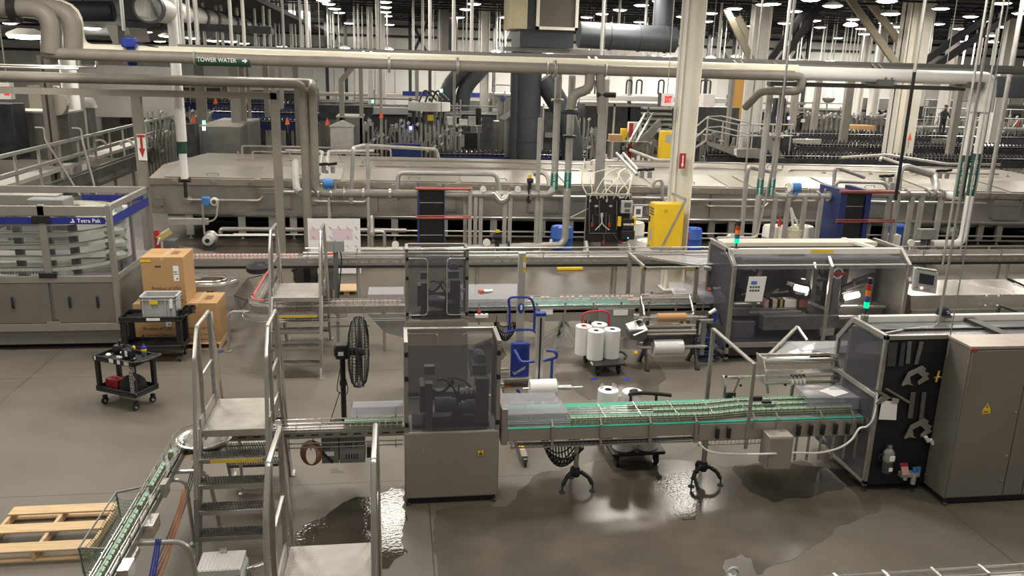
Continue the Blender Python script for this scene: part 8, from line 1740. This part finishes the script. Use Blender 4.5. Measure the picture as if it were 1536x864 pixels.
ED=[(0,1),(1,2),(2,3),(3,4),(2,5),(5,6),(6,7),(2,8),(8,9),(9,10),(0,11),(11,12),(12,13),(0,14),(14,15),(15,16),(13,17),(16,18)];RD=[.15,.15,.16,.06,.095,.07,.05,.04,.07,.05,.04,.095,.07,.05,.095,.07,.05,.045,.045]
SK.from_pydata(J,ED,[]);o=bpy.data.objects.new('body',SK);COL.objects.link(o);o.parent=t;SK.skin_vertices or o.modifiers.new('s','SKIN');o.modifiers[0]if o.modifiers else o.modifiers.new('s','SKIN')
for i,r_ in enumerate(RD):SK.skin_vertices[0].data[i].radius=(r_,r_*.8)
SK.skin_vertices[0].data[0].use_root=True;sm=o.modifiers.new('sub','SUBSURF');sm.levels=sm.render_levels=1;SK.materials.append(mat('work_clothes',(.025,.027,.035),.85));o.location=(0,0,0)
b=MB();c=Vector((0,-.06,1.68));b.ball(c,.10,12,.85,1,1.15);b.build('head',mat('skin',(.45,.28,.2),.5),t,local=True);b=MB();b.lathe([(.10,.04),(.10,.09),(.06,.14),(.01,.15)],c,n=14);b.box(c+Vector((-.07,-.18,.04)),c+Vector((.07,-.06,.055)));b.build('cap',BLACK,t,local=True);MB().box((p.x-.6,41.6,0),(p.x+.6,42.5,z0)).build('trim_4',STEEL_D)['kind']='structure'
YM=21.4
a,b_=at(64,80,YM),at(1190,114,YM);zl_,zr_=a.z,b_.z
t=thing('tower_water_pipe','long grey overhead pipe with green lettered band crossing the whole picture','pipe',a);b=MB();b.pipe([a+Vector((.1,0,0)),b_],.14,n=14);b.ball(a+Vector((.1,0,0)),.14,12);b.build('tube',PIPE_G,t)
c=at(336,90.5,YM);band(t,c,.14,1.26,((b_-a).normalized()),GREEN_D,None);X=(b_-a).normalized();text('lettering','TOWER WATER',WHITE,c+Vector((-.60,-.152,.0)),X,(0,0,1),.14,t,bold=.012,xs=.9);q=c+X*.45+Vector((0,-.156,.0));MB().prism([q+Vector(v)for v in((0,0,-.02),(.06,0,-.02),(.06,0,-.06),(.13,0,0),(.06,0,.06),(.06,0,.02),(0,0,.02))],(0,.004,0)).build('arrow',WHITE,t)
b=MB()
for px in(650,548,800):q=a.lerp(b_,(px-64)/1126);flange(b,q,.14,X)
for px in(270,548,788,880):q=a.lerp(b_,(px-64)/1126);b.tube([q+Vector((0,.155*math.cos(R(k)),.155*math.sin(R(k))))for k in range(0,360,30)],.02,5,closed=True)
b.build('clamp',GALV,t)
q=a.lerp(b_,(853-64)/1126);MB().pipe([q+Vector((.05,0,-.1)),q+Vector((.05,0,-.5)),q+Vector((-.35,.1,-.62)),q+Vector((-.4,.1,-1.0))],.13,.2,10).cyl(q+Vector((.32,0,-.1)),q+Vector((.42,0,-1.1)),.12,10).build('branch',PIPE_G,t);MB().cyl(q+Vector((.25,-.05,-.62)),q+Vector((.75,-.05,-.62)),.07,8).cyl(q+Vector((-.62,.1,-1.1)),q+Vector((-.2,.1,-1.1)),.05,8).cyl(q+Vector((-.42,.1,-1.14)),q+Vector((-.42,.1,-1.08)),.25,12).build('valve',BLACK,t)
MB().pipe([b_,b_+Vector((.25,0,-.02)),b_+Vector((.25,0,-.40)),b_+Vector((-.6,.6,-.42)),b_+Vector((-.75,1.2,-.9))],.11,.2,10).build('return_bend',PIPE_G,t)
a2,b2=at(100,76,YM+.5),at(1190,107,YM+.5);t=thing('cream_pipe','cream insulated pipe behind the lettered overhead pipe','pipe',a2);MB().pipe([at(105,18,YM+.5)+Vector((-1.2,0,.1)),at(112,18,YM+.5)+Vector((0,0,.1)),a2+Vector((.25,0,0)),b2+Vector((.1,0,0))],.18,.4,14).build('jacket',mat('cream_jacket',(.84,.79,.64),.5,var=.04),t)
for i,(px,Yq)in enumerate(((75,YM),(108,YM+.25))):e=at(px,70,Yq);top=at(px-6,14,Yq);t=thing('elbow_pipe',('left','right')[i]+' of two thick grey elbow pipes rising above the lettered pipe end','pipe',e);MB().pipe([Vector((-18 if i==0 else top.x-1.2,Yq,top.z)),Vector((top.x+.1,Yq,top.z)),Vector((e.x,Yq,e.z-.15))],.215,.5,14).build('tube',PIPE_G,t);i==0 and MB().cyl((top.x-.75,Yq,top.z),(top.x-.6,Yq,top.z),.34,16).build('collar',BLACK,t)
q=at(197,70,YM+.4);t=thing('valve_actuator','blue valve actuator on the overhead pipes at upper left','valve',q);MB().box((q.x-.18,YM+.2,q.z-.02),(q.x+.14,YM+.6,q.z+.22)).cyl((q.x,YM+.4,q.z-.45),(q.x,YM+.4,q.z),.12,12).build('actuator',BLUE,t,bev=.03);MB().tube(smooth_path([q+Vector((.14,0,.1)),q+Vector((.9,0,-.05)),q+Vector((1.8,0,-.1))]),.02,5).build('cable',BLACK,t)
q=at(264,100,24.3);t=thing('white_pipe','white vertical pipe with dark joint at left, ending above the tunnel','pipe',q);zb=at(270,286,24.3).z;MB().cyl((q.x,24.3,at(270,212,24.3).z),(q.x,24.3,9.3),.14,14).cyl((q.x,24.3,at(272,268,24.3).z),(q.x,24.3,at(271,230,24.3).z),.11,12).build('tube',INSUL_W,t);MB().cyl((q.x,24.3,at(271,230,24.3).z),(q.x,24.3,at(270,212,24.3).z),.12,12).build('green_joint',GREEN_D,t);MB().cyl((q.x,24.3,zb-.2),(q.x,24.3,at(272,268,24.3).z),.05,8).cyl((q.x-.16,24.3,at(272,270,24.3).z),(q.x+.16,24.3,at(272,270,24.3).z),.07,8).build('black_end',BLACK,t)
t=thing('cable_rack','grey strut cable rack running above the overhead pipes across the picture','rack',(0,22.9,5.9));b=MB()
for x0,y0,x1,y1,Yq,w_ in((268,70,1560,103,22.9,.12),(268,75,1560,108,22.7,.08),(560,84,1560,110,23.3,.10),(270,69,780,86,23.6,.06)):b.bar(at(x0,y0,Yq),at(x1,y1,Yq),.2,w_)
b.build('strut',mat('rack_grey',(.20,.195,.185),.5,.3),t);b=MB()
for px in(420,545,737,882,1100,1150,1308):q=at(px,85+(px-600)*.022,22.6);b.bar(q+Z_*.1,q+Vector((.12,-.6,-.3)),.06,.04);b.bar(q+Vector((.2,0,.1)),q+Vector((.3,-.6,-.3)),.06,.04)
b.build('hook',STEEL_T,t);b=MB()
for px in(300,480,700,905,1180,1420):q=at(px,80+(px-600)*.024,23.0);b.cyl(q,(q.x,23.0,9.3),.015,5)
b.build('hanger',GALV,t)
q=at(1370,122,22.9);t=thing('pipe_saddle','two grey saddles holding the white insulated overhead pipe','bracket',q);[MB().box((at(px,120,22.4).x-.25,22.0,pa.z-.28),(at(px,120,22.4).x+.25,22.85,pa.z-.1)).build('saddle',MG,t)for px in(1318,1452)];MB().box((10.6,22.7,pa.z-.36),(at(1450,125,22.7).x,22.95,pa.z-.24)).build('beam',MG,t)
DG=mat('duct_blue_grey',(.05,.056,.063),.45,.3,var=.12,vscale=1.5);q0,q1=at(806,-60,27),at(866,46,27)
t=thing('air_handler','blue grey air handler with framed filter face at top centre','machine',at(820,30,27));z1=q1 .z;x0,x1=at(768,20,27).x,at(868,20,27).x
MB().box((x0+.5,27.1,z1-.02),(x1-.02,29.2,9.3)).box((x0+.3,27.15,z1-.55),(x1-.1,29,z1)).build('casing',DG,t);xm_=at(805,20,27).x;b=MB();b.box((xm_,27.0,z1),(x1,27.08,z1+.09));b.box((xm_,27.0,z1),(xm_+.1,27.08,9.3));b.box((x1-.1,27.0,z1),(x1,27.08,9.3));b.build('filter_frame',CREAM,t);MB().box((xm_+.1,27.05,z1+.09),(x1-.1,27.1,9.3)).build('filter_mesh',mat('filter_brown',(.12,.11,.09),.8,var=.4,vscale=60),t);MB().box((x0-.02,27.0,z1),(x0+.5,28.9,9.3)).build('side_filter',mat('filter_yellow',(.50,.45,.30),.8,var=.1),t);MB().bar((x0-.2,27.4,z1-.62),(x1+1,27.4,z1-.66),.2,.14).build('support_beam',MG,t)
a=at(797,150,34);t=thing('vertical_duct','large blue grey vertical duct standing behind the tunnel','duct',(a.x,34.6,0));MB().cyl((a.x,34.6,0),(a.x,34.6,7.2),.50,24).build('duct',DG,t);MB().cyl((a.x-.42,34.8,0),(a.x-.42,34.8,7.2),.34,18).build('side_duct',DG,t);b=MB();[b.cyl((a.x,34.6,z),(a.x,34.6,z+.06),.53,24)for z in(2.6,3.6)];b.build('seam',DG,t);MB().pipe([at(815,118,34.6),at(850,175,34.6),at(858,215,34.6),at(858,240,34.6)],.45,1.0,18).build('branch_duct',DG,t)
a,b_=at(868,52,30),at(1012,60,30);t=thing('round_duct','dark horizontal round duct right of the air handler','duct',a);MB().cyl(a,b_,.46,22).build('duct',DG,t);b=MB();[b.cyl(a.lerp(b_,k)-Vector((.03,0,0)),a.lerp(b_,k)+Vector((.03,0,0)),.49,22)for k in(.32,.62,.9)];b.build('seam',DG,t);c=at(988,30,30.3);MB().cyl((c.x+.15,30.3,c.z-.3),(c.x+.15,30.3,9.3),.36,20).build('riser',DG,t)
for(px,Y,w_)in((672,52,1.2),(668,50,.4)):a=at(px,20,Y);t=thing('wall_duct','grey duct with louvre on the back wall' if w_>1 else 'slim grey duct left of the louvred wall duct','duct',a);MB().box((a.x-w_/2,Y,6.4),(a.x+w_/2,Y+1,9.3)).build('duct',PST,t);w_>1 and MB().box((a.x-.25,Y-.05,6.6),(a.x+w_/2-.05,Y,8.4)).build('louvre',MDK,t)
for px,lab in((668,'far bent dark pipe behind the filler, left'),(694,'far bent dark pipe behind the filler, right')):a=at(px,140,50);t=thing('far_duct',lab,'duct',a);MB().pipe([(a.x,50,2.5),(a.x,50,4.3),(a.x+1.2,50,5.6)],.45,.8,14).build('duct',DG,t)
lr=MB().box((-24,26,7.7),(-5,63,7.9)).build('trim_5',TRUSS,smooth=False);lr['kind']='structure'
a,b_=at(222,12,22.6),at(402,46,46);t=thing('pale_duct','pale round duct running away under the dark roof at upper left','duct',a);MB().cyl(a,b_,.32,18).build('duct',GALV,t);b=MB();[b.cyl(a.lerp(b_,k/12),a.lerp(b_,k/12+.012),.37,14)for k in range(12)];b.build('seam',MDK,t)
a=at(215,20,25.5);t=thing('hoist','black hanging machinery above the blue valve actuator','machine',a);b=MB();b.box((a.x-.5,25.3,a.z-.2),(a.x+.1,25.9,9.3));b.box((a.x+.2,25.3,a.z-.35),(a.x+.5,25.7,9.3));b.bar((a.x-.5,25.5,a.z-.3),(a.x+3.5,25.5,a.z-.35),.2,.2);b.build('body',BLACK_M,t);p=at(172,50,25.5);MB().prism([at(158,37,25.5),at(176,38,25.5),at(178,66,25.5),at(170,66,25.5)],(0,.6,0)).prism([at(190,38,26),at(212,40,26),at(218,62,26),at(204,64,26)],(0,.5,0)).build('chute',PST,t)
for x0,y0,x1,y1,Y,m_,lab in((-30,2,45,18,24,MDK,'dark round duct at the top left corner'),(60,10,170,24,26,TRUSS,'black beam above the elbow pipes')):a,b_=at(x0,(y0+y1)/2,Y),at(x1,(y0+y1)/2,Y);t=thing('overhead_beam',lab,'duct',a);MB().cyl(a,b_,.28,16).build('body',m_,t);MB().cyl((a.lerp(b_,.6)),Vector((a.lerp(b_,.6).x,Y,9.3)),.04,6).build('hanger',TRUSS,t)
for px,py,r_ in((130,8,.45),(140,32,.45)):a=at(px,py,30);t=thing('silver_tank','pale round vessel under the roof at upper left, '+('upper' if py<20 else 'lower'),'vessel',a);MB().cyl(a-Vector((1.2,0,0)),a+Vector((1.2,0,0)),r_,20).build('shell',GREY_L,t);MB().box((a.x-.05,30,a.z),(a.x+.05,30.1,9.3)).build('hanger',TRUSS,t)
for x0,y0,x1,y1,Y,lab in((-10,97,145,99,23,'upper thin pipe with bent end above the left pipe pair'),(-10,100,120,103,23.2,'lower thin pipe above the left pipe pair')):a,b_=at(x0,y0,Y),at(x1,y1,Y);t=thing('thin_pipe',lab,'pipe',a);MB().pipe([a,Vector((b_.x,Y,a.z)),Vector((b_.x,Y,a.z+.5))],.03,.08,7).build('tube',STEEL_T,t)
t=thing('exit_sign','white hanging exit sign with red letters left of the near white column','sign',at(1001,150,19.5));a,b_=at(993,140,19.5),at(1010,159.5,19.5);MB().box((a.x,19.5,b_.z),(b_.x,19.6,a.z)).build('face',emis('exit_face',(1,.95,.92),.2),t,bev=.004);MB().box((a.x-.05,19.52,b_.z-.01),(a.x,19.64,a.z+.01)).build('side',GREY_D,t);text('lettering','EXIT',EX,((a.x+b_.x)/2+.01,19.497,(a.z+b_.z)/2),(1,0,0),(0,0,1),.20,t,align='CENTER',bold=.07,xs=.42);MB().prism([(a.x+.012,19.496,(a.z+b_.z)/2),(a.x+.034,19.496,(a.z+b_.z)/2-.03),(a.x+.034,19.496,(a.z+b_.z)/2+.03)],(0,.002,0)).build('arrow',EX,t);MB().cyl(((a.x+b_.x)/2,19.55,a.z),((a.x+b_.x)/2+.0,19.55,9.3),.012,5).build('hanger',GALV,t)
ROD=mat('rod_pale',(.70,.69,.66),.4,.3);rod0=None
RX=[(186,5,46),(190,3,60),(270,7,78),(276,5,78),(286,5,70),(297,6,72),(308,4,70),(317,2,42),(327,4,68),(335,4,75),(348,5,70),(358,4,70),(367,5,72),(384,4,72),(388,3,72),(397,4,72),(384,3,74),(396,3,72),(406,4,73),(414,3,72),(420,2,72),(426,4,73),(436,2,72),(439,3,73),(444,2,72),(452,4,74),(455,3,74),(462,5,84),(466,3,72),(493,3,74),(497,2,74),(501,3,75),(509,2,74),(532,3,74),(538,3,75),(544,1.5,76),(553,1.5,76),(566,4,76),(570,4,76),(581,2,74),(620,3.5,78),(634,4,78),(645,5,90),(650,2,78),(659,2,80),(680,5,80),(683,2,80),(694,1.5,82),(699,2,82),(707,5,82),(718,2,80),(721,2,80),(744,3,82),(749,2,70),(757,3,84),(788,2,92),(884,2,80),(888,2,80),(901,5,95),(907,2,80),(917,1.5,60),(925,4,92),(936,1.5,40),(964,4.5,96),(969,2,80),(986,2.5,95),(998,2,95),(1075,4,97),(1078,2,95),(1085,2,90),(1103,3,92),(1108,3,94),(1113,2,94),(1122,2.5,95),(1174,5,105),(1179,3,100),(1183,2,95),(1194,3,100),(1199,2,95),(1213,2,95),(1230,2.5,98),(1234,2,95),(1245,2,96),(1249,2,96),(1262,2.5,98),(1266,2,96),(1272,2,96),(1278,2,96),(1283,2,96),(1291,3,98),(1303,3,98),(1313,3.5,98),(1318,2.5,30),(1337,2.5,98),(1343,2.5,90),(1352,2,90),(1389,4,106),(1392,2,95),(1418,3,98),(1424,3,98),(1433,3,98),(1443,3,99),(1457,2,100),(1462,4,122),(1467,3,100),(1474,4,100),(1483,4,120),(1490,2,100),(1497,2.5,100),(1506,2,100),(1534,3,110)]
rnd=random.Random(3)
for px,w_,yb in RX:
 Y=min(50,max(24,.12*F_PX/w_+rnd.uniform(-2,3)))if w_<5 else 24+rnd.uniform(0,1);p=at(px+.07*(640-px)*-.0,yb,Y);L=9.3-p.z;r_=w_/2*(Y/F_PX)
 if rod0 is None:
  rod0=thing('hanger_rod','pale hanger rod or conduit dropping from the dark roof','rod',p,group='pale hanger rods under the roof');OFF[rod0 .name]=Vector();MB().cyl((0,0,0),(0,0,1),1,8).build('rod',ROD,rod0);rod0 .scale=(r_,r_,L)
 else:o=dup(rod0,loc=p);o.scale=(r_,r_,L)
G_=dict(crossover_stair='steel crossover stairs',film_roll='white film rolls',cardboard_box='cardboard boxes on the pallet',drum='plastic drums along the tunnel',warning_flag='orange warning flags',indicator_lamp='small indicator lamps',floor_tape='tape marks on the floor',bent_pipe='bent pipes around the tunnel',valve='valves over the tunnel pipes',roof_light='twin roof lights',stack_light='stack lights',bottle_conveyor='far bottle conveyors',process_machine='far process machines',pump='pump motors along the tunnel',utility_cart='black utility carts',wooden_pallet='wooden pallets',roll_lift='blue roll lifts',platform_dolly='black flat dollies',net_basket='black catch nets',conveyor_foot_stand='black footed conveyor stands',heat_exchanger='plate heat exchangers',pipe_drop='green banded drop pipes',chilled_water_pipe='white chilled water pipes',diagonal_brace='diagonal roof braces',carton_divider_machine='smoked guard machines',wrapping_machine='wrapping machines',hood_sheet='clear conveyor hoods',elbow_pipe='thick grey elbow pipes',hanging_basket='hanging wire bowls',floor_guard='yellow floor guards')
for o in list(sc.objects):
 k=o.name.split('.')[0]
 if o.parent is None and k in G_ and 'group' not in o:o['group']=G_[k]
w=bpy.data.worlds.new('world');sc.world=w;w.use_nodes=True
bg=w.node_tree.nodes['Background'];bg.inputs['Color'].default_value=(1.0,.93,.82,1);bg.inputs['Strength'].default_value=.22
sc.view_settings.view_transform='Standard';sc.view_settings.look='None'
sc.view_settings.gamma=1.0;sc.view_settings.use_curve_mapping=False
sc.view_settings.exposure=0.08
sc.cycles.use_denoising=True
sc.cycles.max_bounces=8;sc.cycles.diffuse_bounces=3;sc.cycles.glossy_bounces=4;sc.cycles.transparent_max_bounces=24
sc.cycles.sample_clamp_indirect=4.0
